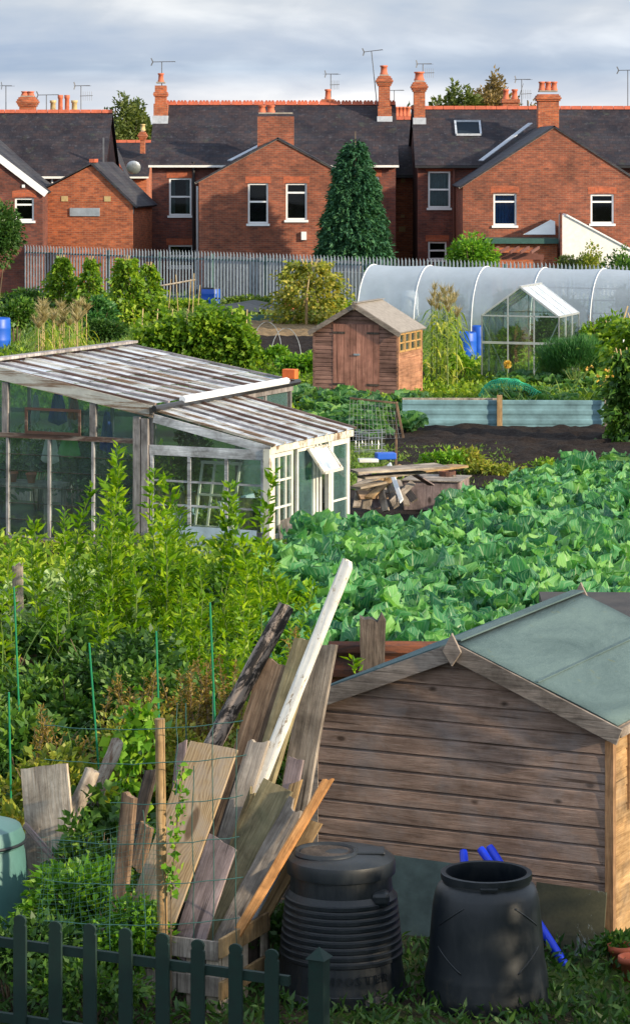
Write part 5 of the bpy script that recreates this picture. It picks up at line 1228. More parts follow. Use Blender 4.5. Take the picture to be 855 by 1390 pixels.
# roof glass and bars
for s_, (xa, xb) in enumerate(((-HW, 0), (-2*HW, -HW))):
    nb = 11; rg = MB()
    for i in range(nb):
        y0, y1 = LG*i/nb+.02, LG*(i+1)/nb-.02
        # four overlapping panes down the slope, each a little uneven
        for j in range(4):
            u0, u1 = j/4, (j+1)/4+.01
            if s_ == 0: A, B = xa+(xb-xa)*u0, xa+(xb-xa)*u1
            else: A, B = xb-(xb-xa)*u0, xb-(xb-xa)*u1
            dz = .006+random.uniform(0, .008)
            B = max(-2*HW, min(0, B))
            rg.add([(A, y0, rz_(A)+.0+dz*.2), (A, y1, rz_(A)+dz*.2), (B, y1, rz_(B)+.006+dz), (B, y0, rz_(B)+.006+dz)], [(0, 1, 2, 3)])
    rg.build('roof_glass', M['gh_roofglass'], t)
    for i in range(nb+1):
        y = LG*i/nb; e = xb if s_ == 0 else xa
        w_ = random.uniform(.04, .06)
        MB().bar((-HW, y, ZR+.02), (e+(.08 if s_ == 0 else -.08), y+random.uniform(-.015, .015), ZE+.02), w_, .034).build('glazing_bar', M[random.choice(['peel_whitex', 'gh_brown', 'gh_brown', 'gh_greyx', 'gh_brown'])], t)
MB().bar((-HW, -.06, ZR+.07), (-HW, LG+.06, ZR+.07), .17, .04).build('ridge_board', M['gh_grey'], t)
MB().box(.0, .06, -.05, LG+.05, ZE-.14, ZE-.02).build('eaves_board', M['gh_grey'], t)
g = MB().tube([(.13, -.15, ZE-.03), (.13, LG+.1, ZE+.0)], .045, 8).build('gutter', M['black_pipe'], t)
MB().tube([(.14, .7, ZE+.03), (.14, LG-.35, ZE+.045)], .055, 8).build('white_pipe', M['upvc'], t)
t2 = thing('loose_brick', 'single bright orange brick lying on the far gutter end of the old greenhouse', 'brick', gl(.08, LG-.1, ZE+.06), RG); MB().box(-.11, .11, -.07, .07, 0, .15).build('brick', M['orange_brick'], t2, bevel=.008)
# front gable (y=0)
fr = MB()
fr.prism([(-2*HW-.1, ZE-.17), (-HW, ZR-.14), (.05, ZE-.17), (.05, ZE+.0), (-HW, ZR+.05), (-2*HW-.1, ZE+.0)], -.05, 0); fr.build('gable_board', M['peel_whitex'], t)
ZM = 1.6
MB().box(-2*HW, -.13, -.045, .03, ZM-.035, ZM+.035).build('mid_rail', M['gh_brown'], t)
MB().box(-2*HW, -.13, -.06, .05, 0, .09).build('sill', M['peel_whitex'], t)
MB().box(-2*HW, .0, -.03, .04, .0905, .14).build('bottom_rail', M['gh_greyx'], t)
for x in (-.07, -.2): MB().box(x-.055, x+.055, -.07, .04, 0, rz_(x)-.2).build('corner_post', M['gh_grey'], t)
posts = [-.93, -1.66, -2.36, -3.1, -3.85, -4.6, -5.5]
for x in posts: MB().box(x-.02, x+.02, -.04, .02, .14, ZM-.036).build('post', M['gh_palez'], t)
for x in (-.93, -2.4, -4.3): MB().box(x-.05, x+.05, -.042, .02, ZM+.036, rz_(x)-.16).build('upper_post', M['gh_grey'], t)
# brown framed vents in the upper part
vm = MB(); a, b, c, d = -2.33, -1.12, ZM+.04, ZE-.1
a = -2.05
for q in ((a, b, c, c+.04), (a, b, d-.04, d), (a, a+.04, c+.04, d-.04), (b-.04, b, c+.04, d-.04)): vm.box(q[0], q[1], -.06, -.043, q[2], q[3])
vm.build('vent_frame', M['gh_brown'], t)
# panes: rows of overlapping sheets
for i, (xa, xb) in enumerate(zip([-5.5, -4.6, -3.85, -3.1, -2.36, -1.66, -.93], [-4.6, -3.85, -3.1, -2.36, -1.66, -.93, -.2])):
    rows = 6; mb = MB()
    for j in range(rows):
        z0, z1 = .14+(ZM-.175)*j/rows, .14+(ZM-.175)*(j+1)/rows+.012
        e = random.uniform(-.004, .004); mb.add([(xa+.02, -.012-.004*j/6, z0), (xb-.02, -.012+e, z0), (xb-.02, -.004+e, z1), (xa+.02, -.004, z1)], [(0, 1, 2, 3)])
    mb.build('pane', M['gh_glass'], t)
MB().prism([(-5.55, ZM+.03), (-.13, ZM+.03), (-.13, rz_(-.13)-.18), (-HW, ZR-.16), (-5.55, rz_(-5.5)-.2)], -.006, -.001).build('upper_pane', M['gh_glass'], t)
for j in range(1, 6):
    MB().box(-5.5, -.2, -.02, -.016, .14+(ZM-.175)*j/6-.004, .14+(ZM-.175)*j/6+.004).build('pane_lap', M['dark_wood'], t)
# right side wall, part beyond the lean-to ; back wall
for y in (0.0, 2.75, 3.65, LG): MB().box(-.04, .04, y-.04+.05, y+.04, 0, ZE-.141).build('side_post', M['gh_grey'], t)
MB().box(-.035, .035, .05, LG, .0, .5).build('side_board', M['blue_board'], t)
MB().box(-.03, .03, 2.8, LG, 1.45, 1.5).build('side_rail', M['gh_brown'], t)
MB().box(-.003, .003, 2.8, LG-.04, .5, ZE-.15).build('side_pane', M['gh_glass'], t)
mb = MB()
for x in np.linspace(-5.5, -.05, 8): mb.box(x-.025, x+.025, LG, LG+.05, 0, rz_(x)-.05)
mb.box(-5.6, 0, LG+.051, LG+.07, 1.45, 1.52); mb.build('back_frame', M['gh_grey'], t)
MB().prism([(-5.55, .3), (-.05, .3), (-.05, ZE-.05), (-HW, ZR-.05), (-5.55, ZE-.05)], LG+.02, LG+.024).build('back_pane', M['gh_glass'], t)
MB().box(-5.6, 0, LG+.03, LG+.08, 0, .3).build('back_board', M['grey_wood'], t)
# inside
def inside(x, y): return gl(x, y)
for i, (x, y, r, h, m_, lab) in enumerate(((-4.6, 1.2, .45, 1.2, 'l_dark', 'dark leafy plant inside the old greenhouse at the far left'), (-3.6, 1.7, .5, 1.35, 'l_bramble', 'leafy plant inside the old greenhouse behind the second pane column'), (-2.7, 2.6, .6, 1.55, 'l_dark', 'tall dark plant in the middle of the old greenhouse'), (-1.5, 1.5, .45, 1.0, 'l_dark', 'low plant inside the old greenhouse near its corner post'), (-.8, 2.7, .5, 1.7, 'l_bramble', 'tall tomato plant inside the old greenhouse near the lean-to'), (-1.9, 3.6, .8, 1.3, 'l_bean', 'leafy plants at the back wall of the old greenhouse'), (-4.0, 3.6, .9, 1.4, 'l_bramble', 'plants along the back left wall inside the old greenhouse'))):
    bush('greenhouse_plant', lab, 'plant', inside(x, y), (r, r, h/2), 900, .12, M[m_])
def cloth(name, label, x, y, z, w_, h, mat):
    t_ = thing(name, label, 'cloth', gl(x, y, z), RG); n = 14; vs = []; fs = []
    for i in range(n+1):
        u = i/n
        for j in range(7):
            v = j/6; wd = w_*(.25+.75*v**.7); vs.append(((u-.5)*wd, .03*math.sin(u*14+v*2)+.02*math.sin(u*5), -v*h*(1-.15*abs(u-.5)*2)))
    for i in range(n):
        for j in range(6): a = i*7+j; fs.append((a, a+7, a+8, a+1))
    ob = MB().add(vs, fs).build('cloth', M[mat], t_, smooth=True); md = ob.modifiers.new('s', 'SOLIDIFY'); md.thickness = .008
    MB().tube([(0, 0, -.01), (0, 0, .04)], .012, 5).build('hook', M['metal'], t_)
cloth('hanging_cloth', 'pale grey cloth hanging inside the old greenhouse left of the green one', -1.95, .5, 1.62, .34, .5, 'cloth_white')
cloth('hanging_cloth', 'bright green cloth hanging below the rail inside the old greenhouse', -1.6, .45, 1.66, .42, .42, 'cloth_green')
cloth('hanging_cloth', 'dark blue garment hanging inside the old greenhouse right of the green cloth', -1.0, .5, 1.95, .26, .62, 'cloth_blue')
cloth('hanging_cloth', 'blue jacket hanging at the top left inside the old greenhouse', -1.85, .55, 2.2, .36, .5, 'cloth_blue')
cloth('hanging_cloth', 'orange-red cloth hanging next to the blue jacket under the eaves', -1.55, .5, 2.15, .24, .36, 'cloth_orange')
cloth('hanging_cloth', 'white bag hanging between the blue jacket and the brown vent frame', -2.2, .5, 2.15, .2, .42, 'cloth_white')
t2 = thing('potting_bench', 'wooden potting bench inside the old greenhouse', 'bench', gl(-3.4, .9), RG); MB().box(-1.2, 1.4, -.3, .3, .75, .8).build('bench_top', M['grey_wood'], t2)
for x in (-1.1, 1.3):
    for y in (-.25, .25): MB().box(x-.03, x+.03, y-.03, y+.03, 0, .75).build('leg', M['grey_wood'], t2)
for i in range(7):
    t3 = thing('plant_pot', 'small clay pot on the bench inside the old greenhouse', 'pot', gl(-4.4+i*.32, .85, .8), 0, 'clay pots on the potting bench'); MB().lathe([(0, 0), (.05, 0), (.075, .12), (.085, .12), (.085, .15), (.07, .15), (.05, .03)], n=12).build('pot', M['clay_pot'], t3, smooth=True)
# ---------------- lean-to
t = thing('lean_to_greenhouse', 'lower peeling white lean-to greenhouse with open casement on its lit right side', 'greenhouse', gl(.0, -.02), RG)
WL, LL, ZH, ZL = 1.85, 2.75, 2.04, 1.62
for i in range(8):
    y0, y1 = .02+LL*i/8+.02, .02+LL*(i+1)/8-.02; mb = MB()
    for j in range(3):
        u0, u1 = j/3, (j+1)/3+.012; e = random.uniform(0, .008)
        mb.add([(.08+(WL)*u0, y0, ZH+(ZL-ZH)*u0), (.08+WL*u0, y1, ZH+(ZL-ZH)*u0), (.08+WL*u1, y1, ZH+(ZL-ZH)*u1+.006+e), (.08+WL*u1, y0, ZH+(ZL-ZH)*u1+.006)], [(0, 1, 2, 3)])
    mb.build('roof_pane', M['gh_roofglass'], t)
for i in range(9):
    y = .02+LL*i/8; MB().bar((.07, y, ZH+.02), (WL+.12, y+random.uniform(-.02, .02), ZL+.015), .048, .034).build('glazing_bar', M[random.choice(['peel_whitex', 'gh_greyx', 'gh_brown', 'peel_whitex'])], t)
# front of the lean-to
MB().bar((.06, .0, ZH-.1), (WL+.06, .0, ZL-.06), .04, .12, (0, 0, 1)).build('gable_rail', M['gh_pale'], t)
MB().box(.0, WL-.04, -.025, .03, 1.42, 1.56).build('head_rail', M['gh_pale'], t)
MB().box(.0, WL-.04, -.02, .02, .34, .40).build('mid_rail', M['gh_greyx'], t)
for x in (.03, .63, 1.22, 1.79): MB().box(x-.025, x+.025, -.021, .021, .401, 1.419).build('mullion', M['gh_pale'], t)
for z in (.72, 1.06): MB().box(.06, 1.76, -.014, .014, z-.014, z+.014).build('glazing_rail', M['gh_pale'], t)
MB().box(.02, WL-.05, -.012, .012, .0, .339).build('base_board', M['blue_board'], t)
MB().box(.35, 1.7, -.03, -.014, .03, .43).build('patch_board', M['blue_board'], t)
MB().prism([(.06, .4), (WL-.05, .4), (WL-.05, ZL-.1), (.06, ZH-.14)], -.004, 0).build('front_pane', M['clear_glass'], t)
# right side, peeling
MB().box(WL-.04, WL+.06, -.04, .13, 0, ZL-.04).build('corner_post', M['peel_white'], t)
MB().box(WL-.02, WL+.07, -.02, LL+.05, ZL-.11, ZL-.012).build('head_board', M['peel_white'], t)
def pframe(y0, y1, z0, z1, x=WL, rails=(), stiles=(), name='window', f=.055, mat='clean_white', pane='clear_glass', th=.04):
    mb = MB(); mb.box(x-th/2, x+th/2, y0, y1, z0, z0+f); mb.box(x-th/2, x+th/2, y0, y1, z1-f, z1); mb.box(x-th/2+.001, x+th/2-.001, y0, y0+f, z0+f, z1-f); mb.box(x-th/2+.001, x+th/2-.001, y1-f, y1, z0+f, z1-f)
    for r_ in rails: mb.box(x-.012, x+.012, y0+f, y1-f, r_-.014, r_+.014)
    for s_ in stiles: mb.box(x-.0125, x+.0125, s_-.012, s_+.012, z0+f, z1-f)
    w_ = mb.build(name, M[mat], t); MB().box(x-.003, x+.003, y0+f*.8, y1-f*.8, z0+f*.8, z1-f*.8).build('pane', M[pane], w_); return w_
pframe(.16, .82, .3, ZL-.13, rails=(.72, 1.1), stiles=(.38, .6))
MB().box(WL-.03, WL+.03, .14, .84, 0, .298).build('side_board', M['peel_white'], t)
pframe(.95, 1.55, .05, ZL-.13, name='glazed_panel', rails=(), f=.045, pane='gh_glass')
for y in (1.6, 1.72, 2.02): MB().box(WL-.03, WL+.035, y-.025, y+.025, 0, ZL-.115).build('post', M['clean_white'], t)
pframe(2.1, LL+.02, .02, ZL-.115, name='door', rails=(.6,), f=.09, pane='gh_glass')
ca_ = MB(); # open casement hinged at the top
wv = .62; b0 = Vector((WL+.06, 1.25, ZL-.16)); out_ = Vector((.24, 0, -.33))
for (p, q) in ((b0, b0+Vector((0, wv, 0))), (b0+out_, b0+out_+Vector((0, wv, 0))), (b0, b0+out_), (b0+Vector((0, wv, 0)), b0+out_+Vector((0, wv, 0)))): ca_.bar(p, q, .045, .035)
cs = ca_.build('open_casement', M['peel_white'], t); MB().slab([b0, b0+Vector((0, wv, 0)), b0+out_+Vector((0, wv, 0)), b0+out_], .005).build('pane', M['gh_roofglass'], cs)
MB().box(-.02, WL, LL, LL+.05, 0, .5).build('back_board', M['grey_wood'], t)
for x in (.5, 1.1, 1.8): MB().box(x-.02, x+.02, LL-.03, LL, .0, 1.6).build('back_post', M['peel_white'], t)
MB().box(0.02, WL, LL+.01, LL+.014, .5, 1.6).build('back_pane', M['clear_glass'], t)
for i, (x, y, h, lab) in enumerate(((.5, 1.0, .5, 'small plant in the left of the lean-to greenhouse'), (1.3, 1.4, .62, 'green plant just behind the glass of the lean-to side'), (.9, 2.2, .7, 'leafy plant at the back of the lean-to greenhouse'))):
    bush('greenhouse_plant', lab, 'plant', gl(x, y), (.35, .35, h/1.6), 450, .11, M['l_bramble'])
t2 = thing('cold_frame_sash', 'old white window sash propped inside the lean-to greenhouse', 'window sash', gl(.42, .55), RG)
mb = MB()
for x in (0, .2, .4, .6): mb.bar((x, 0, .35), (x, .25, 1.25), .03, .03)
mb.bar((-.02, .0, .35), (.62, .0, .35), .05, .04); mb.bar((-.02, .25, 1.25), (.62, .25, 1.25), .05, .04); mb.bar((0, .12, .8), (.6, .12, .8), .03, .03); mb.build('frame', M['clean_white'], t2)
for x in (.02, .58): MB().tube([(x, 0, 0), (x, 0, .34)], .015, 5).build('leg', M['grey_wood'], t2)
# ---------------- loose boards leaning by the lean-to and the scrap heap
def plank(name, label, a, b, w_, th, mat, face=(0, -1, 0), group=None, rough=0.0, taper=1.0, tips=None, roll=0.0, bevel=.004, cat='plank'):
    """board from world point a to b; width w_ across, thickness th along 'face'"""
    a, b = Vector(a), Vector(b); z_ = (b-a); L = z_.length; z_.normalize(); f = Vector(face); f = (f-z_*f.dot(z_)).normalized(); x_ = f.cross(z_).normalized(); 
    M3 = Matrix((x_, -f, z_)).transposed(); 
    if roll: M3 = M3 @ Matrix.Rotation(roll, 3, 'Z')
    rs = random.Random(hash(label) % 9999 if False else len(label)*7+int(abs(a.x*100)))
    n = max(6, int(L/.12)); vs = []; fs = []; t0, t1 = tips or (rs.uniform(-.06, .06), rs.uniform(-.06, .06)); K = 6
    bow = rs.uniform(-.012, .012)*L; bowx = rs.uniform(-.006, .006)*L; tw = rs.uniform(-.05, .05)
    jag = min(.05, rough*.9); ends = [(rs.uniform(-jag, jag), rs.uniform(-jag*1.6, jag)) for _ in range(K+1)]
    rp = 2*K+2
    for i in range(n+1):
        u = i/n; ww = w_*(1+(taper-1)*u)*(1+rs.uniform(-rough, rough)); bx = bowx*math.sin(math.pi*u); by = bow*math.sin(math.pi*u); sh = rs.uniform(-1, 1)*rough*w_*.25
        for side in (-1, 1):
            for q in (range(K+1) if side < 0 else range(K, -1, -1)):
                x = (q/K-.5)*ww; zl = L*u+(t0*(1-u)**8-t1*u**8)*.5*(q/K-.5)*2
                if i == 0: zl += ends[q][0]
                if i == n: zl += ends[q][1]
                ed = .0025 if q in (0, K) else 0
                vs.append((bx+x+sh, by+side*(th/2-ed)+x*tw*(u-.5)+(rs.uniform(-1, 1)*rough*.05), zl))
    for i in range(n):
        for k_ in range(rp): q = (k_+1) % rp; fs.append((i*rp+k_, i*rp+q, (i+1)*rp+q, (i+1)*rp+k_))
    for q in range(K):
        fs.append((q, rp-1-q, rp-2-q, q+1)); fs.append((n*rp+q, n*rp+q+1, n*rp+rp-2-q, n*rp+rp-1-q))
    o = MB().add(vs, fs).build(name, M[mat], None, bevel=0); mw = M3.to_4x4(); mw.translation = a; o.matrix_world = mw
    tag(o, label, cat, group); return o
def P3(x, y, Y): return D(x, y, Y)
for i, (a, b, w_, m_, lab) in enumerate((((392, 745, 40.0), (386, 706, 40.6), .2, 'grey_wood', 'dark narrow board leaning under the multi-pane window of the lean-to'),
    ((406, 747, 39.9), (400, 704, 40.5), .3, 'grey_wood', 'grey board leaning below the peeling corner post of the lean-to'),
    ((421, 738, 40.2), (409, 708, 40.8), .2, 'pale_wood', 'pale short board leaning rightmost below the lean-to window'))):
    plank('leaning_board', lab, P3(*a), P3(*b), w_, .03, m_, (-.2, -.9, .3))
# scrap heap right behind the lean-to
random.seed(21)
YS = 45.2
specs = [((484, 688), (492, 640), .12, 'grey_wood'), ((497, 692), (503, 648), .14, 'pale_wood'), ((512, 690), (500, 642), .1, 'purple_wood'), ((524, 694), (512, 650), .11, 'pale_wood'), ((538, 688), (520, 634), .1, 'grey_wood'), ((545, 680), (528, 630), .07, 'upvc'), ((552, 686), (540, 652), .1, 'grey_wood'), ((490, 668), (545, 632), .1, 'tan_wood'), ((484, 660), (530, 640), .12, 'pale_wood'), ((500, 676), (536, 645), .12, 'tan_wood'), ((530, 684), (560, 655), .1, 'grey_wood'), ((563, 680), (548, 660), .12, 'dark_wood'), ((556, 640), (585, 658), .09, 'purple_wood'), ((486, 672), (524, 672), .14, 'brown_wood'), ((505, 664), (540, 668), .1, 'grey_wood')]
kinds = {'grey_wood': 'grey', 'pale_wood': 'pale', 'purple_wood': 'purplish', 'upvc': 'white', 'tan_wood': 'tan', 'dark_wood': 'dark', 'brown_wood': 'brown'}
for i, (a, b, w_, m_) in enumerate(specs):
    dy = random.uniform(-.5, .6); plank('scrap_board', '%s scrap board jumbled in the timber heap right of the lean-to' % kinds[m_], P3(a[0], a[1], YS-.5+dy*.5), P3(b[0], b[1], YS+dy*.5+.2), w_, .03, m_, (random.uniform(-.5, .5), -.8, random.uniform(.2, .8)), group='boards in the scrap timber heap')
for i, (x0, x1, y, w_, m_, z, lab) in enumerate(((480, 600, 640, .5, 'pale_wood', .95, 'wide pale board lying across the top of the scrap heap'), (490, 570, 648, .3, 'grey_wood', .86, 'grey board lying under the wide pale board on the heap'), (555, 625, 640, .35, 'tan_wood', .84, 'short tan board at the right end of the heap top'), (482, 520, 662, .2, 'pale_wood', .72, 'pale board end sticking out of the left of the heap'))):
    p = G(x0, y, z); q = G(x1, y-8, z+.03); plank('scrap_board', lab, p, q, w_, .035, m_, (0, 0, 1))
t = thing('scrap_box', 'grey plywood box at the right end of the scrap heap', 'box', G(584, 696), R(-15)); mb = MB(); mb.box(-.42, .45, -.02, .02, 0, .5); mb.box(.42, .46, .021, .8, 0, .5); mb.box(-.45, -.421, .021, .8, 0, .5); mb.box(-.42, .42, .78, .8, 0, .5); mb.build('side_panel', M['purple_wood'], t); MB().box(-.46, .5, -.05, .82, .502, .52).build('lid', M['grey_wood'], t)
t = thing('rusty_can', 'rusty dark metal drum standing beside the grey box', 'drum', G(607, 690)); MB().lathe([(0, 0), (.13, 0), (.14, .3), (.135, .6), (.12, .6), (.11, .3)], n=14).build('drum', M['rust'], t)
MB().tube([(.1, -.1, 0), (.1, -.1, .55)], .02, 5).build('rod', M['grey_wood'], t)
t = thing('blue_tub', 'small blue plastic tub on top of the scrap heap', 'tub', G(524, 623, 1.05), .2); MB().box(-.16, .14, -.1, .1, 0, .1).build('tub', M['blue_plastic'], t, bevel=.015)
t = thing('white_tray', 'white tray beside the blue tub on the scrap heap', 'tray', G(504, 627, 1.02), .1); MB().box(-.2, .1, -.1, .12, 0, .05).build('tray', M['cloth_white'], t, bevel=.01)
t = thing('mesh_panel', 'wood-framed wire mesh panel leaning behind the scrap heap', 'mesh panel', G(484, 665, .0)+Vector((0, 1.2, 0)), R(-12)); mb = MB(); a, b, c, d = Vector((-.1, 0, 1.45)), Vector((.72, 0, 1.38)), Vector((.84, 0, .78)), Vector((-.1, -.1, .72))
mb.bar(a, b, .03, .03); mb.bar(b, c, .035, .035); mb.build('frame', M['brown_wood'], t); mb = MB()
for i in range(14): u = i/13; mb.tube([a.lerp(b, u), d.lerp(c, u)], .0022, 3)
for i in range(9): u = i/8; mb.tube([a.lerp(d, u), b.lerp(c, u)], .0022, 3)
mb.build('mesh', M['wire_grey'], t)
MB().tube([(.7, .02, 0), (.72, .02, 1.4)], .02, 5).build('leg', M['brown_wood'], t)
t = thing('wire_roll', 'tangled roll of silvery wire mesh on the scrap heap', 'wire', G(505, 610, 1.15), 0); mb = MB()
for i in range(9):
    a0 = random.uniform(0, 6); rr = random.uniform(.1, .2); mb.tube([(i*.05-.25, rr*math.cos(a0+a), rr*math.sin(a0+a)+.12+random.uniform(-.01, .01)) for a in [2*math.pi*j/14 for j in range(15)]], .005, 3)
for i in range(10): a0 = 2*math.pi*i/10; mb.tube([(-.28, .16*math.cos(a0), .16*math.sin(a0)+.12), (.2, .17*math.cos(a0+.3), .17*math.sin(a0+.3)+.13)], .005, 3)
mb.build('wire', M['wire_grey'], t)
# ================================================================ FOREGROUND
# ---- big shed
S0 = Vector((.01, 22.07, 0)); RS = R(-25.5); WS, LS, ZE, ZR = 2.39, 2.45, 1.58, 2.06
t = thing('wooden_shed', 'large weathered timber shed with green felt roof in the right foreground', 'shed', S0+Vector((WS*math.cos(RS), WS*math.sin(RS), 0)), RS)
random.seed(44); ov = .07
back = MB(); zb = .14
mb = MB(); clad_gable(mb, WS, ZE, ZR, -.003, .135)
mb.add([(-WS, 0, 0), (0, 0, 0), (0, 0, ZE), (-WS/2, 0, ZR), (-WS, 0, ZE)], [(0, 1, 2, 3, 4)])
mb.build('front_wall', M['shed_front'], t)
mb = MB(); wy0, wy1, wz0, wz1 = .3, 1.5, .9, 1.45
def side_board(y0, y1, z0, z1): mb.add([(.022, y0, z0), (.022, y1, z0), (.017, y1, z0+(z1-z0)*.85), (.017, y0, z0+(z1-z0)*.85), (.004, y1, z1), (.004, y0, z1), (0, y0, z0), (0, y1, z0)], [(0, 1, 2, 3), (3, 2, 4, 5), (0, 6, 7, 1)])
for i in range(12):
    z0, z1 = i*.135, min(ZE, (i+1)*.135)
    if z1-z0 < .01: continue
    if z0 > wz0-.05 and z1 < wz1+.1: side_board(0, wy0, z0, z1); side_board(wy1, LS, z0, z1)
    else: side_board(0, LS, z0, z1)
mb.build('side_wall', M['shed_side'], t)
fr = MB(); z0_, z1_ = .94, 1.49
for q in ((wy0, wy1, z0_-.05, z0_), (wy0, wy1, z1_, z1_+.05), (wy0, wy0+.05, z0_, z1_), (wy1-.05, wy1, z0_, z1_)): fr.box(-.02, .04, q[0], q[1], q[2]+.001, q[3]-.001)
wn = fr.build('window', M['shed_post'], t); MB().box(0, .004, wy0, wy1, z0_, z1_).build('pane', M['gh_glass'], wn)
wm = MB()
for i in range(16): z = z0_+(z1_-z0_)*i/15; wm.tube([(.05, wy0, z), (.05, wy1, z)], .002, 3)
for i in range(10): y = wy0+(wy1-wy0)*i/9; wm.tube([(.052, y, z0_), (.052, y, z1_)], .002, 3)
wm.build('wire_mesh', M['wire_grey'], wn)
mb = MB(); mb.add([(-WS, 0, 0), (-WS, LS, 0), (-WS, LS, ZE), (-WS, 0, ZE)], [(0, 1, 2, 3)]); mb.add([(-WS, LS, 0), (0, LS, 0), (0, LS, ZE), (-WS/2, LS, ZR), (-WS, LS, ZE)], [(0, 1, 2, 3, 4)]); mb.build('back_wall', M['shed_front'], t)
for (x, y) in ((-.0, -.0), (-WS, 0)): MB().box(x-.035, x+.028, y-.032, y+.03, 0, ZE+.0).build('corner_post', M['shed_post'] if x == 0 else M['shed_trim'], t)
kz = (ZR-ZE)/(WS/2)
for s_ in (-1, 1):
    e = -WS/2+s_*(WS/2+.09); zz = ZE-.09*kz; mb = MB()
    n = 10
    # felt as a slightly slack sheet over the boards, with thickness
    V = []; Fq = []; ny_ = 14
    for j in range(ny_+1):
        y = -.1+(LS+.2)*j/ny_
        for i in range(n+1):
            u = i/n; X = -WS/2+(e+WS/2)*u; Z = ZR+.045+(zz-ZR)*u+.006*mnoise.noise(Vector((X*3, y*3, 1)))
            V.append((X, y, Z))
    for j in range(ny_):
        for i in range(n): a = j*(n+1)+i; Fq.append((a, a+1, a+n+2, a+n+1))
    ob = np_mesh('roof_felt', np.array(V), np.array(Fq), M['felt_green'], t, smooth=True); md = ob.modifiers.new('s', 'SOLIDIFY'); md.thickness = .012; md.offset = 0
    MB().slab([(-WS/2+s_*.001, -.095, ZR+.034), (e, -.095, zz+.034), (e, LS+.095, zz+.034), (-WS/2+s_*.001, LS+.095, ZR+.034)], .022).build('roof_boards', M['shed_trim'], t)
    # lap seam halfway down the slope
    us = .5; X = -WS/2+(e+WS/2)*us; Z = ZR+.056+(zz-ZR)*us; X2 = -WS/2+(e+WS/2)*(us-.5); Z2 = ZR+.056
    MB().bar((X, -.1, Z-.001), (X, LS+.1, Z-.001), .05, .006).build('felt_seam', M['felt_green'], t)
    y0 = -.125; bm_ = plank
    a = Vector((-WS/2+s_*.012, y0, ZR-.03)); b = Vector((e+s_*.02, y0, zz-.035)); ob = MB().bar(a, b, .024, .125, (0, 0, 1)).build('barge_board', M['shed_trim'], t, bevel=.003)
    MB().bar((e+s_*.012, -.09, zz-.01), (e+s_*.012, LS+.09, zz-.01), .02, .07).build('eaves_batten', M['shed_trim'], t)
    MB().bar((-WS/2+s_*.005, LS+.12, ZR-.03), (e, LS+.12, zz-.03), .024, .1, (0, 0, 1)).build('barge_board', M['shed_trim'], t)
MB().bar((-WS/2, -.1, ZR+.058), (-WS/2, LS+.1, ZR+.058), .1, .012).build('ridge_fold', M['felt_green'], t)
for y in (-.155, LS+.16): MB().prism([(-WS/2-.075, ZR-.02), (-WS/2, ZR-.13), (-WS/2+.075, ZR-.02), (-WS/2, ZR+.12)], y-.012, y+.012).build('finial', M['shed_trim'], t, bevel=.003)
# ---- low dark roofed bunker behind it
p = G(853, 858, 1.35); t = thing('low_store', 'low dark flat-roofed timber store behind the big shed at the right edge', 'store', p+Vector((.0, .0, -1.35)), R(-2))
MB().box(-.72, 2.4, 0, 2.3, 1.27, 1.36).build('roof', M['felt_dark'], t); MB().box(-.6, 2.2, .1, 2.2, 0, 1.268).build('wall', M['dark_wood'], t)
# ---- post and rusty corrugated sheet left of the shed
q0 = G(448, 925, .25); q0.z = 0; t = thing('rusty_corrugated_sheet', 'rusty corrugated iron sheet fence between the shed and the cabbages', 'fence', (px(446, 27.2), 27.2, 0), R(-3))
vs, fs = corrugated(1.0, 1.12, .22, .025); MB().add(vs, fs).build('sheet', M['rust'], t); MB().add([(x+.5, y+.04, z) for x, y, z in vs], fs).build('sheet', M['rust'], t)
plank('fence_post', 'dark square old post standing at the rusty corrugated sheet', (px(506, 27), 27.0, 0), (px(506, 27), 27.0, pz(836, 27)), .235, .16, 'dark_wood', rough=.05, cat='post')
# ---- compost bins
def letters(par, word, r, z, h, a0, mat, rbot=None, step=None):
    """raised letters wrapped round the bin wall"""
    mb = MB(); step = step or h*.86/r
    for i, ch in enumerate(word):
        cu = bpy.data.curves.new('l', 'FONT'); cu.body = ch; cu.size = h*1.4; cu.extrude = .004; cu.align_x = 'CENTER'; cu.resolution_u = 3
        to = bpy.data.objects.new('l', cu); COL.objects.link(to); dg = bpy.context.evaluated_depsgraph_get(); me = to.evaluated_get(dg).to_mesh()
        an = a0+(i-(len(word)-1)/2)*step; out_ = Vector((math.sin(an), -math.cos(an), 0)); rt = Vector((math.cos(an), math.sin(an), 0))
        vs = [out_*(r+.003+v.co.z)+rt*v.co.x+Vector((0, 0, z+v.co.y)) for v in me.vertices]; mb.add(vs, [tuple(p.vertices) for p in me.polygons])
        to.to_mesh_clear(); bpy.data.objects.remove(to); bpy.data.curves.remove(cu)
    return mb.build('lettering', mat, par)
B1 = Vector((px(463, 19.7), 19.7, 0)); t = thing('compost_bin', 'black round compost bin with ribbed side and lid, beside the plank pile', 'compost bin', B1)
bk = M['bin_black']
prof = [(.46, 0), (.465, .03), (.44, .08)]
prof += [(.43, .14)]
for i in range(9):
    z = .27+i*.047; r0 = .43-(z-.1)*.1; prof += [(r0, z), (r0+.011, z+.008), (r0+.011, z+.03), (r0, z+.037)]
prof += [(.352, .72), (.345, .83), (.33, .86)]
MB().lathe(prof, n=64).build('body', bk, t, smooth=False)
mb = MB(); mb.lathe([(.355, .83), (.372, .835), (.374, .9), (.366, .93), (.33, .955), (.27, .968), (.0, .975)], n=56)
lid = mb.build('lid', bk, t, smooth=True)
md = lid.modifiers.new('e', 'EDGE_SPLIT'); md.split_angle = R(40)
rim = MB(); n = 30
cx_, cy_ = -.1, -.02
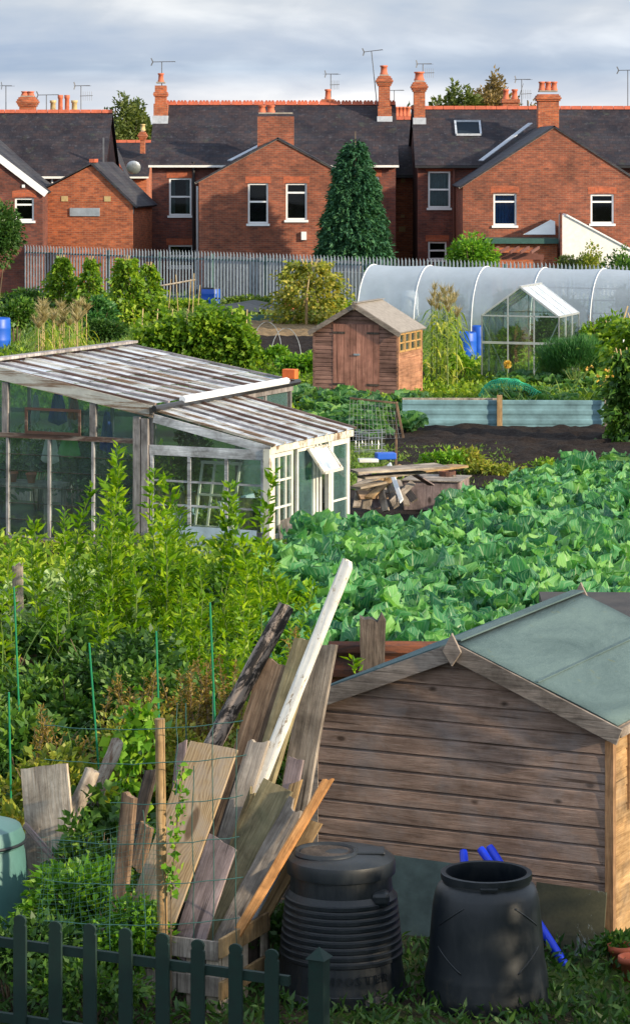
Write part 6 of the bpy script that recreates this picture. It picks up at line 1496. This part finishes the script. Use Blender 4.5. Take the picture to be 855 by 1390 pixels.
rim.lathe([(.175, .95), (.19, .972), (.2, .99), (.215, .99), (.225, .965)], (cx_, cy_), 40); rim.build('lid_rim', bk, lid, smooth=True); MB().lathe([(.0, .972), (.18, .974)], (cx_, cy_), 30).build('lid_dish', M['dark_wood'], lid)
mb = MB().box(.08, .3, -.09, .09, .965, .985); mb.build('lid_handle', bk, lid, bevel=.015)
mb = MB(); mb.box(.2, .325, -.3, -.16, .66, .76); mb.build('clip', bk, t, bevel=.03)
letters(t, 'COMPOSTER', .437, .17, .058, .12, bk, step=.155)
MB().box(-.16, .16, -.464, -.43, .015, .1).build('hatch', bk, t, bevel=.006)
B2 = Vector((px(660, 19.5), 19.5, 0)); t = thing('compost_bin', 'open black compost bin without lid in front of the shed', 'compost bin', B2)
prof = [(.43, 0), (.44, .03), (.425, .1), (.415, .2), (.41, .23), (.395, .3), (.38, .5), (.365, .66), (.35, .74), (.33, .79), (.297, .815), (.295, .835), (.31, .84), (.31, .88), (.295, .885), (.275, .88), (.272, .82), (.32, .7), (.36, .4), (.38, .05), (0, .04)]
ob = MB().lathe(prof, n=60).build('body', bk, t, smooth=True); md = ob.modifiers.new('e', 'EDGE_SPLIT'); md.split_angle = R(38)
MB().lathe([(0, .12), (.36, .1)], n=20).build('compost', M['soil'], t)
for s_, z in ((-1, .68), (1, .68), (-1, .25), (1, .25)):
    pts = []
    for i in range(9):
        a = s_*(.5+.07*i); rr = .367+(.40-.367)*((.68-z)/.43); zz = z-.018*i*(1 if z > .5 else -1)+.03; rr = np.interp(zz, [.0, .2, .3, .5, .66, .74, .79], [.43, .415, .395, .38, .365, .35, .33])-.002; pts.append((math.sin(a)*rr, -math.cos(a)*rr, zz))
    MB().tube(pts, .007, 5).build('rib', bk, t, smooth=True)
MB().box(-.06, .06, -.318, -.3, .825, .845).build('catch', bk, t, bevel=.004)
t = thing('compost_bin', 'teal green compost bin cut off by the left edge of the picture', 'compost bin', Vector((px(-42, 20.6), 20.6, 0)))
ob = MB().lathe([(.47, 0), (.47, .05), (.455, .2), (.43, .5), (.4, .75), (.385, .8), (.4, .81), (.4, .86), (.37, .93), (.2, .97), (0, .98)], n=48).build('body', M['bin_green'], t, smooth=True); md = ob.modifiers.new('e', 'EDGE_SPLIT'); md.split_angle = R(38)
MB().tube([(math.sin(a)*.405, -math.cos(a)*.405, .83) for a in [2*math.pi*i/40 for i in range(41)]], .012, 6).build('lid_rim', bk, t)
# ---- blue pipes
for i, (a, b, lab) in enumerate((((762, 1312, 20.5), (652, 1153, 21.2), 'bright blue pipe leaning diagonally behind the open compost bin'), ((640, 1330, 20.6), (629, 1156, 21.25), 'short upright bright blue pipe end behind the open compost bin'), ((768, 1330, 20.35), (664, 1150, 21.0), 'second blue pipe lying right along the diagonal one'))):
    a = P3(*a); b = P3(*b); 
    t = thing('blue_pipe', lab, 'pipe', Vector((a.x, a.y, max(0, a.z))))
    d_ = b-t.location; n_ = d_.normalized(); ob = MB().tube([(0, 0, 0), d_*.98, d_], [.031, .031, .028], 14).build('pipe', M['blue_pipe'], t, smooth=True)
    ob.modifiers.new('e', 'EDGE_SPLIT').split_angle = R(40)
# ---- slabs leaning at the shed foot
def leaning_slab(label, x0, x1, ytop, ybot, Y, mat, tilt=.12):
    a = P3(x0, ybot, Y); b = P3(x1, ybot, Y-.35*(x1-x0)/190); h = (ybot-ytop)/(F/Y)
    t = thing('leaning_sheet', label, 'sheet', Vector((a.x, a.y, 0)), math.atan2(b.y-a.y, b.x-a.x)); L = (b-a).length
    MB().slab([(0, 0, 0), (L, 0, 0), (L, tilt, h+max(0, a.z)), (0, tilt, h+max(0, a.z)+.03)], .02).build('sheet', mat, t)
M['slab_teal'] = m_plain('grey_green_sheet', (.1, .14, .13), .8, var=.4, scale=4); M['lichen'] = m_peel('lichen_covered_sheet', (.25, .3, .3), (.06, .058, .03), 'n', .6, .64, 5, .8)
leaning_slab('grey-green sheet leaning on the shed wall between the two compost bins', 520, 618, 1226, 1322, 21.2, M['slab_teal'])
leaning_slab('mossy lichen-spotted sheet leaning on the shed wall right of the open bin', 722, 817, 1238, 1322, 20.7, M['lichen'])
# ---- pots, bottom right
for i, (x, y, lab) in enumerate(((843, 1296, 'terracotta pot tucked at the shed corner, bottom right'), (858, 1312, 'second terracotta pot partly outside the frame, bottom right'))):
    t = thing('plant_pot', lab, 'pot', G(x, y+20)); MB().lathe([(0, 0), (.06, 0), (.085, .13), (.1, .13), (.1, .17), (.085, .17), (.06, .03)], n=18).build('pot', M['terracotta'], t, smooth=True)
bush('corner_plant', 'small leafy plant growing by the pots at the shed corner', 'plant', G(832, 1312), (.18, .15, .13), 260, .06, M['l_bramble'])
# ---- crate of reclaimed pallet wood
K0 = Vector((px(298, 19.2), 19.2, 0)); t = thing('pallet_crate', 'open crate made of pallet slats holding the pile of planks', 'crate', K0, R(-24))
HC_ = .5
for z, h in ((.36, .13), (.12, .13)): MB().box(-.9, .0, -.025, 0, z, z+h).build('slat', M['grey_wood'], t, bevel=.003)
for x in (-.86, -.5, -.2, -.05): MB().box(x-.05, x+.05, .001, .03, 0, .47).build('slat', M['pale_wood'], t, bevel=.003)
rr_ = MB()
for z, h in ((.38, .13), (.1, .12)): MB().box(.001, .026, -.02, .75, z, z+h).build('slat', M['tan_wood'], t, bevel=.003)
for y in (.05, .36, .68): MB().box(-.02, .0, y, y+.09, 0, .49).build('slat', M['pale_wood'], t, bevel=.003)
MB().box(-.9, -.0, .76, .79, 0, .5).build('back_panel', M['dark_wood'], t)
MB().box(-.62, -.5, -.028, -.0255, .4, .45).build('label_plate', M['pale_blue_board'], t)
# ---- the pile of planks : pixel ends turned into real boards 19.4-21 m away
PL = [
 ('round_pole', 'round wooden fence pole standing in front of the plank pile', (221, 1300, 19.35), (217, 976, 19.35), .075, .075, 'tan_wood', 0),
 ('knotted_board', 'wide tan plywood-like board with large knot, leaning left of the pile centre', (170, 1340, 19.6), (291, 1012, 20.1), .37, .03, 'knotted', 0),
 ('white_post', 'long flaking white painted post, tallest of the pile', (262, 1300, 20.2), (473, 762, 20.7), .075, .07, 'white_post', .015),
 ('charred_log', 'blackened round log with pale patches leaning in the pile', (228, 1130, 20.75), (388, 822, 20.9), .14, .13, 'burnt', .05),
 ('old_plank', 'rough brown plank leaning just right of the charred log', (268, 1240, 20.6), (374, 897, 20.85), .2, .04, 'brown_wood', .012),
 ('old_plank', 'wide dark grey plank with pale edge, rightmost tall board of the pile', (385, 1180, 20.75), (438, 876, 21.0), .225, .045, 'grey_wood', .004),
 ('old_plank', 'olive grey plank behind the white post', (318, 1190, 20.55), (416, 868, 20.8), .17, .06, 'olive_wood', .006),
 ('old_plank', 'purplish grey board standing at the front of the crate', (250, 1305, 19.35), (303, 1143, 19.55), .225, .025, 'purple_wood', .004),
 ('old_plank', 'mossy olive board leaning right above the purplish one', (268, 1300, 19.75), (378, 1066, 19.95), .235, .035, 'olive_wood', .004),
 ('split_plank', 'split weathered grey timber with ragged top end', (295, 1300, 19.6), (402, 1096, 19.8), .15, .05, 'grey_wood', .045),
 ('orange_lath', 'narrow fresh orange lath leaning across the front of the pile', (322, 1268, 19.45), (446, 1058, 19.7), .065, .03, 'orange_wood', .01),
 ('old_plank', 'light brown short board behind the orange lath by the black bin', (345, 1245, 19.9), (420, 1112, 20.0), .2, .03, 'tan_wood', 0),
 ('old_plank', 'short grey offcut between the white post and the mossy board', (385, 1120, 20.3), (402, 1030, 20.4), .12, .03, 'purple_wood', 0),
 ('old_plank', 'tan strip tucked between the dark grey plank and the mossy board', (380, 1140, 20.25), (402, 1062, 20.3), .08, .03, 'tan_wood', 0),
 ('pale_blue_board', 'pale blue painted board edge seen behind the olive grey plank', (330, 1110, 20.95), (385, 928, 21.1), .1, .03, 'pale_blue_board', 0),
 ('pale_blue_board', 'short pale blue board below the longer pale blue one', (342, 1100, 20.8), (365, 1000, 20.9), .12, .03, 'pale_blue_board', 0),
 ('old_plank', 'dark brown block of timber behind the pale blue boards', (340, 1120, 20.85), (378, 1004, 20.95), .14, .05, 'brown_wood', .01),
 ('old_plank', 'grey plank in the middle of the pile with a pale worn edge', (290, 1200, 20.3), (352, 1006, 20.45), .15, .045, 'grey_wood', .012),
 ('old_plank', 'dark plank in shadow at the centre of the pile', (280, 1230, 20.45), (340, 1040, 20.5), .16, .04, 'dark_wood', .01),
 ('old_plank', 'narrow grey lath beside the knotted board', (228, 1200, 20.5), (247, 1008, 20.6), .08, .02, 'purple_wood', 0),
 ('old_plank', 'broken mossy plank under the white post', (300, 1220, 20.15), (350, 1080, 20.25), .14, .04, 'olive_wood', .03),
 ('old_plank', 'weathered board lying low at the right of the crate', (300, 1290, 19.55), (350, 1190, 19.75), .12, .03, 'grey_wood', .01),
 ('wide_panel', 'wide pale weathered board standing alone at the left of the pile', (72, 1190, 20.9), (60, 1040, 21.1), .4, .03, 'pale_wood', .004),
 ('short_log', 'short pale debarked log behind the wide pale board, right stub', (128, 1100, 21.3), (157, 1006, 21.5), .11, .1, 'bark', .07),
 ('short_log', 'stubby grey block of wood leaning right of the wide pale board', (85, 1150, 21.0), (123, 1046, 21.2), .13, .09, 'pale_wood', .05),
 ('short_post', 'short brown post standing left of the round fence pole', (160, 1260, 19.7), (176, 1080, 19.8), .1, .06, 'brown_wood', .01),
 ('dark_batten', 'dark brown batten leaning behind the round fence pole', (178, 1160, 20.4), (206, 1046, 20.5), .085, .05, 'dark_wood', .01),
 ('dark_batten', 'second dark batten low behind the short brown post', (186, 1180, 20.3), (200, 1120, 20.35), .1, .05, 'brown_wood', .01),
 ('grey_batten', 'thin grey batten lying diagonally below the wide pale board', (72, 1165, 20.7), (33, 1120, 20.8), .04, .03, 'purple_wood', 0),
 ('grey_board', 'grey board low left standing behind the vines', (48, 1220, 20.95), (42, 1130, 21.05), .16, .03, 'grey_wood', 0),
 ('white_strip', 'narrow white strip under the orange lath by the crate corner', (335, 1262, 19.75), (378, 1180, 19.85), .05, .03, 'pale_blue_board', 0),
]
for nm, lab, a, b, w_, th, m_, rg in PL:
    a = P3(*a); b = P3(*b)
    if a.z < 0: a = a+(b-a)*(-a.z/(b.z-a.z))
    if nm in ('round_pole', 'charred_log', 'short_log'):
        z_ = b-a; L = z_.length; rs = random.Random(int(L*1000)); n = 14; seg = 26; pts = []
        vs = []; fs = []
        for i in range(seg+1):
            u = i/seg; 
            for k_ in range(n):
                an = 2*math.pi*k_/n; r_ = w_/2*(1+rg*2.2*mnoise.noise(Vector((math.cos(an)*1.5+L, math.sin(an)*1.5, u*L*6)))+rs.uniform(-rg, rg)*.25)*(1-.12*u)
                vs.append((r_*math.cos(an)+.02*math.sin(u*5)*(rg > .02), r_*math.sin(an), L*u+(rg*.6*mnoise.noise(Vector((k_*.9, L, 4))) if i == seg else 0)))
        for i in range(seg):
            for k_ in range(n): q = (k_+1) % n; fs.append((i*n+k_, i*n+q, (i+1)*n+q, (i+1)*n+k_))
        fs += [tuple(range(n-1, -1, -1)), tuple(seg*n+k_ for k_ in range(n))]
        o = MB().add(vs, fs).build(nm, M[m_], None, smooth=True); o.modifiers.new('e', 'EDGE_SPLIT').split_angle = R(50)
        mw = z_.normalized().to_track_quat('Z', 'Y').to_matrix().to_4x4(); mw.translation = a; o.matrix_world = mw; tag(o, lab, 'post' if nm == 'round_pole' else 'log')
    else: plank(nm, lab, a, b, w_, th, m_, face=(-.5, -1, .2), rough=max(rg, .004))
# ---- wire netting strung round the pile
t = thing('wire_netting', 'sagging green wire netting strung in front of the plank pile', 'netting', Vector((px(150, 19.3), 19.25, 0)))
o_ = t.location; mb = MB()
def wpt(x, y, Y=19.25): return D(x, y, Y)-o_
for (y0, y1, y2, x0, x1) in ((985, 990, 978, 60, 330), (1032, 1036, 1026, 60, 335), (1090, 1088, 1080, 150, 330), (1140, 1146, 1136, 70, 325), (1196, 1200, 1192, 60, 330), (1250, 1256, 1246, 60, 325)):
    pts = []
    for i in range(17):
        u = i/16; x = x0+(x1-x0)*u; y = y0*(1-u)**2+2*u*(1-u)*(y1+9)+y2*u*u+random.uniform(-1, 1); pts.append(wpt(x, y, 19.28-.1*math.sin(u*3)))
    mb.tube(pts, .0032, 4)
for x, y0, y1 in ((240, 955, 1080), (290, 940, 1300), (320, 990, 1300), (196, 1100, 1300), (150, 1140, 1300), (262, 1040, 1290)):
    mb.tube([wpt(x+random.uniform(-2, 2), y0+(y1-y0)*i/8, 19.27) for i in range(9)], .0032, 4)
mb.build('strand_wire', M['wire'], t); mb = MB()
for i in range(22):      # finer mesh in the lower left part
    y = 1128+i*7; mb.tube([wpt(50+170*j/12, y+10*math.sin(j*.35+1)+random.uniform(-1.5, 1.5), 19.32+.05*math.sin(j)) for j in range(13)], .0012, 3)
for i in range(24):
    x = 54+i*7.2; mb.tube([wpt(x+4*math.sin(j*.6+i), 1130+145*j/9+10*math.sin((x-50)/14*.35+1), 19.32+.05*math.sin(i*.5)) for j in range(10)], .0012, 3)
o = mb.build('fine_mesh', M['wire'], t); tag(o, kind='stuff')
# ---- green canes
for i, (a, b, Y, lab) in enumerate(((( 27, 990), (19, 797), 25, 'green plastic cane, leftmost tall one in the brambles'), ((15, 1090), (12, 940), 23, 'short green cane at the left edge beside the teal bin'), ((134, 1045), (121, 873), 23.5, 'green cane leaning slightly left above the log stubs'), ((216, 985), (212, 857), 22.5, 'green cane right behind the round fence pole'), ((292, 985), (285, 818), 22.5, 'green cane between the round pole and the charred log'), ((253, 1010), (252, 955), 21.5, 'thin wire rod beside the wide knotted board'))):
    b_ = D(*b, Y); a_ = D(*a, Y); d_ = (b_-a_).normalized(); base = b_+d_*(-b_.z/d_.z); t = thing('green_cane', lab, 'cane', base)
    MB().tube([(0, 0, 0), b_-base], .0085 if i < 5 else .005, 7).build('cane', M['cane_green' if i < 5 else 'wire'], t)
# ---- green picket fence
f0 = Vector((px(28, 18.3), 18.3, 0)); f1 = Vector((px(370, 17.55), 17.55, 0)); d_ = (f1-f0); an = math.atan2(d_.y, d_.x); stp = d_.length/7
t = thing('picket_fence', 'dark green picket fence with rounded tops along the bottom edge', 'fence', f0, an)
for i in range(-2, 8):
    x = i*stp+random.uniform(-.005, .005); w_ = .094; h = .905+random.uniform(-.008, .008)
    poly = [(x-w_/2, .03), (x+w_/2, .03), (x+w_/2, h-.07), (x+w_/2-.008, h-.06), (x+w_/2-.004, h-.045)]+[(x+math.cos(a)*w_/2*.98, h-.035+math.sin(a)*.035) for a in [math.pi*j/8 for j in range(9)]]+[(x-w_/2+.004, h-.045), (x-w_/2+.008, h-.06), (x-w_/2, h-.07)]
    MB().prism(poly, -.01, .01).build('picket', M['picket'], t, bevel=.003)
for z in (.2, .68): MB().box(-2.3*stp, 7.4*stp, .0105, .045, z, z+.06).build('rail', M['picket'], t)
t = thing('gate_post', 'square dark green post with pyramid cap at the end of the picket fence', 'post', Vector((px(433, 17.6), 17.6, 0)), an)
MB().box(-.05, .05, -.05, .05, 0, .83).build('post', M['picket'], t); MB().add([(-.065, -.065, .831), (.065, -.065, .831), (.065, .065, .831), (-.065, .065, .831), (0, 0, .9)], [(0, 1, 4), (1, 2, 4), (2, 3, 4), (3, 0, 4), (3, 2, 1, 0)]).build('cap', M['picket'], t)
# ---- vegetation of the left foreground
random.seed(77)
groups = []
defs = [ # px centre of base, photo-y of tallest top, depth, spread px, number of stems, label
 (150, 628, 31.5, 26, 9, 'tallest bright leafy shoots in front of the old greenhouse'),
 (90, 680, 31.0, 30, 5, 'slender leafy shoots left of the tallest ones'),
 (210, 668, 32.0, 34, 12, 'bright willowy shoots below the greenhouse corner post'),
 (265, 690, 31.5, 34, 15, 'dense bright shoots in front of the blue patch board'),
 (320, 735, 31.0, 34, 16, 'thick stand of lance-leaved shoots left of the charred log top'),
 (370, 752, 32.5, 30, 14, 'bright leafy stand between the lean-to and the white post'),
 (415, 800, 31.0, 26, 10, 'lance-leaved shoots right behind the white post'),
 (474, 885, 25.8, 9, 4, 'small bright shoots between the grey plank and the shed'),
 (170, 775, 29.5, 40, 11, 'shorter bright shoots at the centre left'),
 (240, 765, 29.0, 44, 16, 'mid-height bright thicket above the round pole'),
 (310, 800, 28.0, 40, 15, 'leafy thicket around the charred log'),
 (380, 825, 28.5, 34, 13, 'leafy thicket between charred log and white post'),
 (35, 720, 30.5, 30, 4, 'sparse shoots at the left edge by the weathered post'),
 (345, 880, 26.0, 40, 9, 'low yellowish shoots behind the plank pile'),
]
for x, yt, Y, sp, n, lab in defs:
    s_ = F/Y; Hm = HC-(yt-YH)/s_; spots = [(random.gauss(0, sp/s_*.75), random.gauss(0, .35), Hm*(random.uniform(.42, .74) if q > 1 else 1.0-.1*q)) for q in range(n)]
    wands('leafy_shoots', lab, (px(x, Y), Y, 0), spots, M['l_willow'], .135, dens=58, group=None)
# yellow-flowered small bush behind bright ones
brs = [ # x, y base, depth, rx, half height, n, leaf, mat, label
 (30, 24.6, 1.0, .5, 2600, .1, 'l_bramble', 'dark bramble mass at the left edge below the tall cane'),
 (95, 26.5, 1.0, .55, 3000, .1, 'l_bramble', 'bramble bush around the leaning cane'),
 (165, 27.0, .9, .7, 3600, .09, 'l_dark', 'very dark bush in the shade at the centre left'),
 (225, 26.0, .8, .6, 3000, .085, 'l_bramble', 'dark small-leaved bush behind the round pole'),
 (285, 25.5, .8, .6, 3000, .08, 'l_bramble', 'dark bush behind the lower charred log'),
 (60, 30.5, 1.2, .4, 2200, .12, 'l_bramble', 'loose mid green bramble near the weathered post'),
 (110, 32.5, 1.0, .32, 1500, .12, 'l_pale', 'pale-leaved bramble along the greenhouse sill'),
 (20, 34.0, .9, .3, 1200, .13, 'l_pale', 'pale leafy bush at the left end of the greenhouse sill'),
 (90, 36.0, 1.1, .25, 1100, .13, 'l_pale', 'low pale foliage before the greenhouse sill'),
 (355, 25.0, .8, .55, 2600, .08, 'l_yellow', 'yellow-green thicket directly behind the tall planks'),
 (195, 24.2, .55, .62, 2000, .06, 'l_yellow', 'yellowing fine-leaved bush above the stub logs'),
 (260, 24.0, .6, .55, 2000, .06, 'l_yellow', 'yellowing fine-leaved bush above the knotted board'),
 (75, 23.2, .6, .5, 1500, .1, 'l_yellow', 'yellowing vine leaves above the wide pale board'),
 (15, 22.4, .4, .32, 800, .09, 'l_yellow', 'yellow leaves left of the wide pale board'),
 (395, 33.5, .8, .4, 1500, .1, 'l_willow', 'bright low shrub at the left edge of the cabbages'),
 (330, 35.5, 1.0, .35, 1500, .11, 'l_bramble', 'low dark growth at the foot of the lean-to'),
 (215, 36.5, 1.2, .3, 1500, .11, 'l_bramble', 'low growth at the foot of the greenhouse corner'),
]
for x, Y, r, h, n, lf, m_, lab in brs:
    bush('bramble_bush', lab, 'bush', (px(x, Y), Y, 0), (r, r*.7, h), n, lf, M[m_], clumps=22, tight=.3)
# vine column behind the stub logs, and the vines at the front
def vine(label, pts, n, spread, leaf, mat, Y=None, lean=.5):
    P = [D(*p) for p in pts]; base = Vector((P[0].x, P[0].y, 0)); t = thing('climbing_vine', label, 'vine', base); P = [p-base for p in P]
    MB().tube([(0, 0, 0)]+[tuple(p) for p in P], .006, 5).build('stem', M['stem_brown'], t)
    A = np.array([tuple(p) for p in P]); u = RNG.uniform(0, len(A)-1.001, n); i = u.astype(int); f = (u-i)[:, None]; Q = A[i]*(1-f)+A[i+1]*f+RNG.normal(0, spread, (n, 3))*[1, .6, 1]
    Dd = RNG.normal(0, .5, (n, 3))+[0, -.5, -.35]; L = RNG.uniform(.6, 1.3, n)*leaf; V, Fq = leaves(Q, Dd, L, L*.85, .15, .2, .2); np_mesh('foliage', V, Fq, mat, t); return t
vine('bright hop-like vine climbing beside the stub logs', [(178, 1120, 21.6), (172, 1060, 21.6), (185, 1000, 21.7), (192, 960, 21.7)], 420, .075, .085, M['l_vine'])
vine('dark-leaved vine below the stub logs', [(150, 1150, 21.2), (140, 1110, 21.2), (110, 1085, 21.2)], 300, .1, .085, M['l_bramble'])
vine('thin vine climbing the wide knotted board', [(232, 1215, 19.3), (238, 1150, 19.3), (243, 1090, 19.35), (250, 1035, 19.4)], 130, .022, .05, M['l_vine'])
bush('front_vine', 'bright yellow-green vine mound at the left front over the netting', 'vine', (px(95, 19.9), 20.0, 0), (.52, .4, .46), 3600, .07, M['l_vine'], clumps=24, tight=.3)
bush('front_vine', 'vine foliage spilling over the netting left of the crate', 'vine', (px(172, 19.4), 19.45, 0), (.36, .25, .4), 1900, .06, M['l_vine'], clumps=18, tight=.3)
bush('front_vine', 'dark ivy behind the leftmost pickets', 'vine', (px(20, 19.2), 19.3, 0), (.5, .35, .36), 1800, .07, M['l_dark'])
bush('front_vine', 'dark foliage between the wide pale board and the short post', 'vine', (px(130, 20.7), 20.75, 0), (.38, .3, .52), 1800, .07, M['l_bramble'])
bush('front_vine', 'dark growth between the crate and the ribbed compost bin', 'vine', (px(374, 19.7), 20.0, 0), (.2, .3, .3), 700, .06, M['l_dark'])
bush('front_vine', 'low foliage behind the pickets in front of the crate', 'vine', (px(120, 18.8), 18.8, 0), (.5, .2, .24), 1100, .055, M['l_bramble'])
# tangle of ground cover
def boxzone(x0, x1, y0, y1, h): return lambda: (random.uniform(x0, x1), random.uniform(y0, y1), random.uniform(0, h))
cover('weeds', 'tangle of low weeds under the shoots on the left', M['l_bramble'], 26000, boxzone(-5.2, .1, 22.8, 36, .35), .05, .14, .5)
cover('weeds', 'weeds beside the shed and rusty sheet', M['l_bean'], 3500, boxzone(-.3, 1.6, 25, 28.6, .3), .05, .12, .45)
cover('grass', 'grass and weeds behind the picket fence', M['l_dark'], 9000, boxzone(-2.8, 2.8, 17.2, 20.8, .1), .04, .12, .3)
plank('weathered_post', 'pale grey weathered post at the left edge among the brambles', (px(24, 33), 33.0, 0), (px(24, 33), 33.0, pz(766, 33)), .115, .1, 'pale_wood', rough=.02, cat='post')
# timber edging and low boards half buried in the brambles
plank('fallen_board', 'reddish fallen board half hidden in the brambles at the left', G(10, 905, .35), G(130, 880, .35), .14, .04, 'brown_wood')

cover('weeds', 'weeds along the sill of the old greenhouse', M['l_bean'], 6000, boxzone(-5.8, .2, 36, 41.2, .3), .07, .16, .5)
# ---- hedge added out of view on the right to shade fence and bins
t = thing('added_shade_hedge', 'added out-of-view hedge that shades the picket fence and compost bins', 'hedge', (4.1, 15.9, 0), R(-32))
n = 15000; P = np.stack([RNG.uniform(-1.0, 1.0, n), RNG.uniform(-2.9, 2.9, n), RNG.uniform(0, 2.45, n)], 1); e = RNG.integers(0, 3, n)
P[e == 0, 0] = np.sign(P[e == 0, 0])*RNG.uniform(.35, .5, (e == 0).sum()); P[e != 0, 0] *= .5; P[e == 1, 2] = RNG.uniform(2.2, 2.5, (e == 1).sum())
V, Fq = leaves(P, RNG.normal(0, 1, (n, 3)), RNG.uniform(.08, .14, n), .07); np_mesh('foliage', V, Fq, M['l_bramble'], t)
mb = MB()
for i in range(12): mb.tube([(0, -2.7+i*.5, 0), (random.uniform(-.2, .2), -2.7+i*.5, 1.8)], [.03, .008], 5)
mb.build('stems', M['stem_brown'], t)

random.seed(91)
for (x, yt, Y, n_, lab) in ((150, 604, 31.8, 2, 'tallest leafy spire in front of the greenhouse, left of its thick corner post'), (92, 652, 32.0, 1, 'slim leafy spire before the second pane column of the old greenhouse'), (52, 706, 32.0, 1, 'short slim spire at the far left before the greenhouse'), (207, 636, 32.4, 1, 'leafy spire rising in front of the thick greenhouse corner post'), (186, 690, 31.0, 1, 'shorter spire just left of the thick corner post'), (262, 640, 32.6, 1, 'leafy spire before the left panes of the lean-to'), (303, 652, 32.2, 2, 'forked leafy spire before the middle panes of the lean-to'), (352, 636, 32.9, 1, 'bright leafy spire before the right panes of the lean-to'), (334, 690, 31.4, 1, 'shorter spire before the blue base panel of the lean-to'), (382, 726, 32.2, 1, 'spire just below the leaning boards of the lean-to'), (232, 694, 31.2, 1, 'spire at the left end of the blue base panel')):
    s_ = F/Y; Hm = HC-(yt-YH)/s_
    wands('tall_shoot', lab, (px(x, Y), Y, 0), [(0, 0, Hm)]+([(.12, .1, Hm*.9)] if n_ > 1 else []), M['l_willow'], .17, dens=62, ratio=.36, lean=.16)
for (x, yt, Y, sp, n_, lab) in ((300, 885, 24.6, 24, 14, 'rusty brown seeding weeds left of the charred log'), (245, 905, 24.3, 20, 12, 'rusty brown seeding weeds above the round pole'), (180, 900, 24.6, 20, 10, 'yellow-brown seeding weeds in the centre of the brambles'), (75, 960, 23.6, 24, 10, 'brown seeding stalks above the wide pale panel'), (420, 850, 26.0, 10, 6, 'yellow-brown stalks between the white post and the dark grey plank')):
    s_ = F/Y; Hm = HC-(yt-YH)/s_
    wands('seeding_weed', lab, (px(x, Y), Y, 0), [(random.gauss(0, sp/s_), random.gauss(0, .15), Hm*random.uniform(.75, 1)) for _ in range(n_)], M['l_rusty'], .055, dens=120, ratio=.4, stem='stem_brown')
lv = LV()
for i in range(700):
    Y = random.uniform(22.8, 33); x = random.uniform(-10, 430); strip_leaf(lv, (px(x, Y), Y, random.uniform(0, .3)), random.uniform(0, 6.28), random.uniform(.35, .9), .018, random.uniform(.9, 1.4), random.uniform(.2, 1.0), 5)
ob = lv.build('long_grass', M['l_grass'], None); tag(ob, 'long arching grass blades among the brambles and shoots', 'grass', kind='stuff')
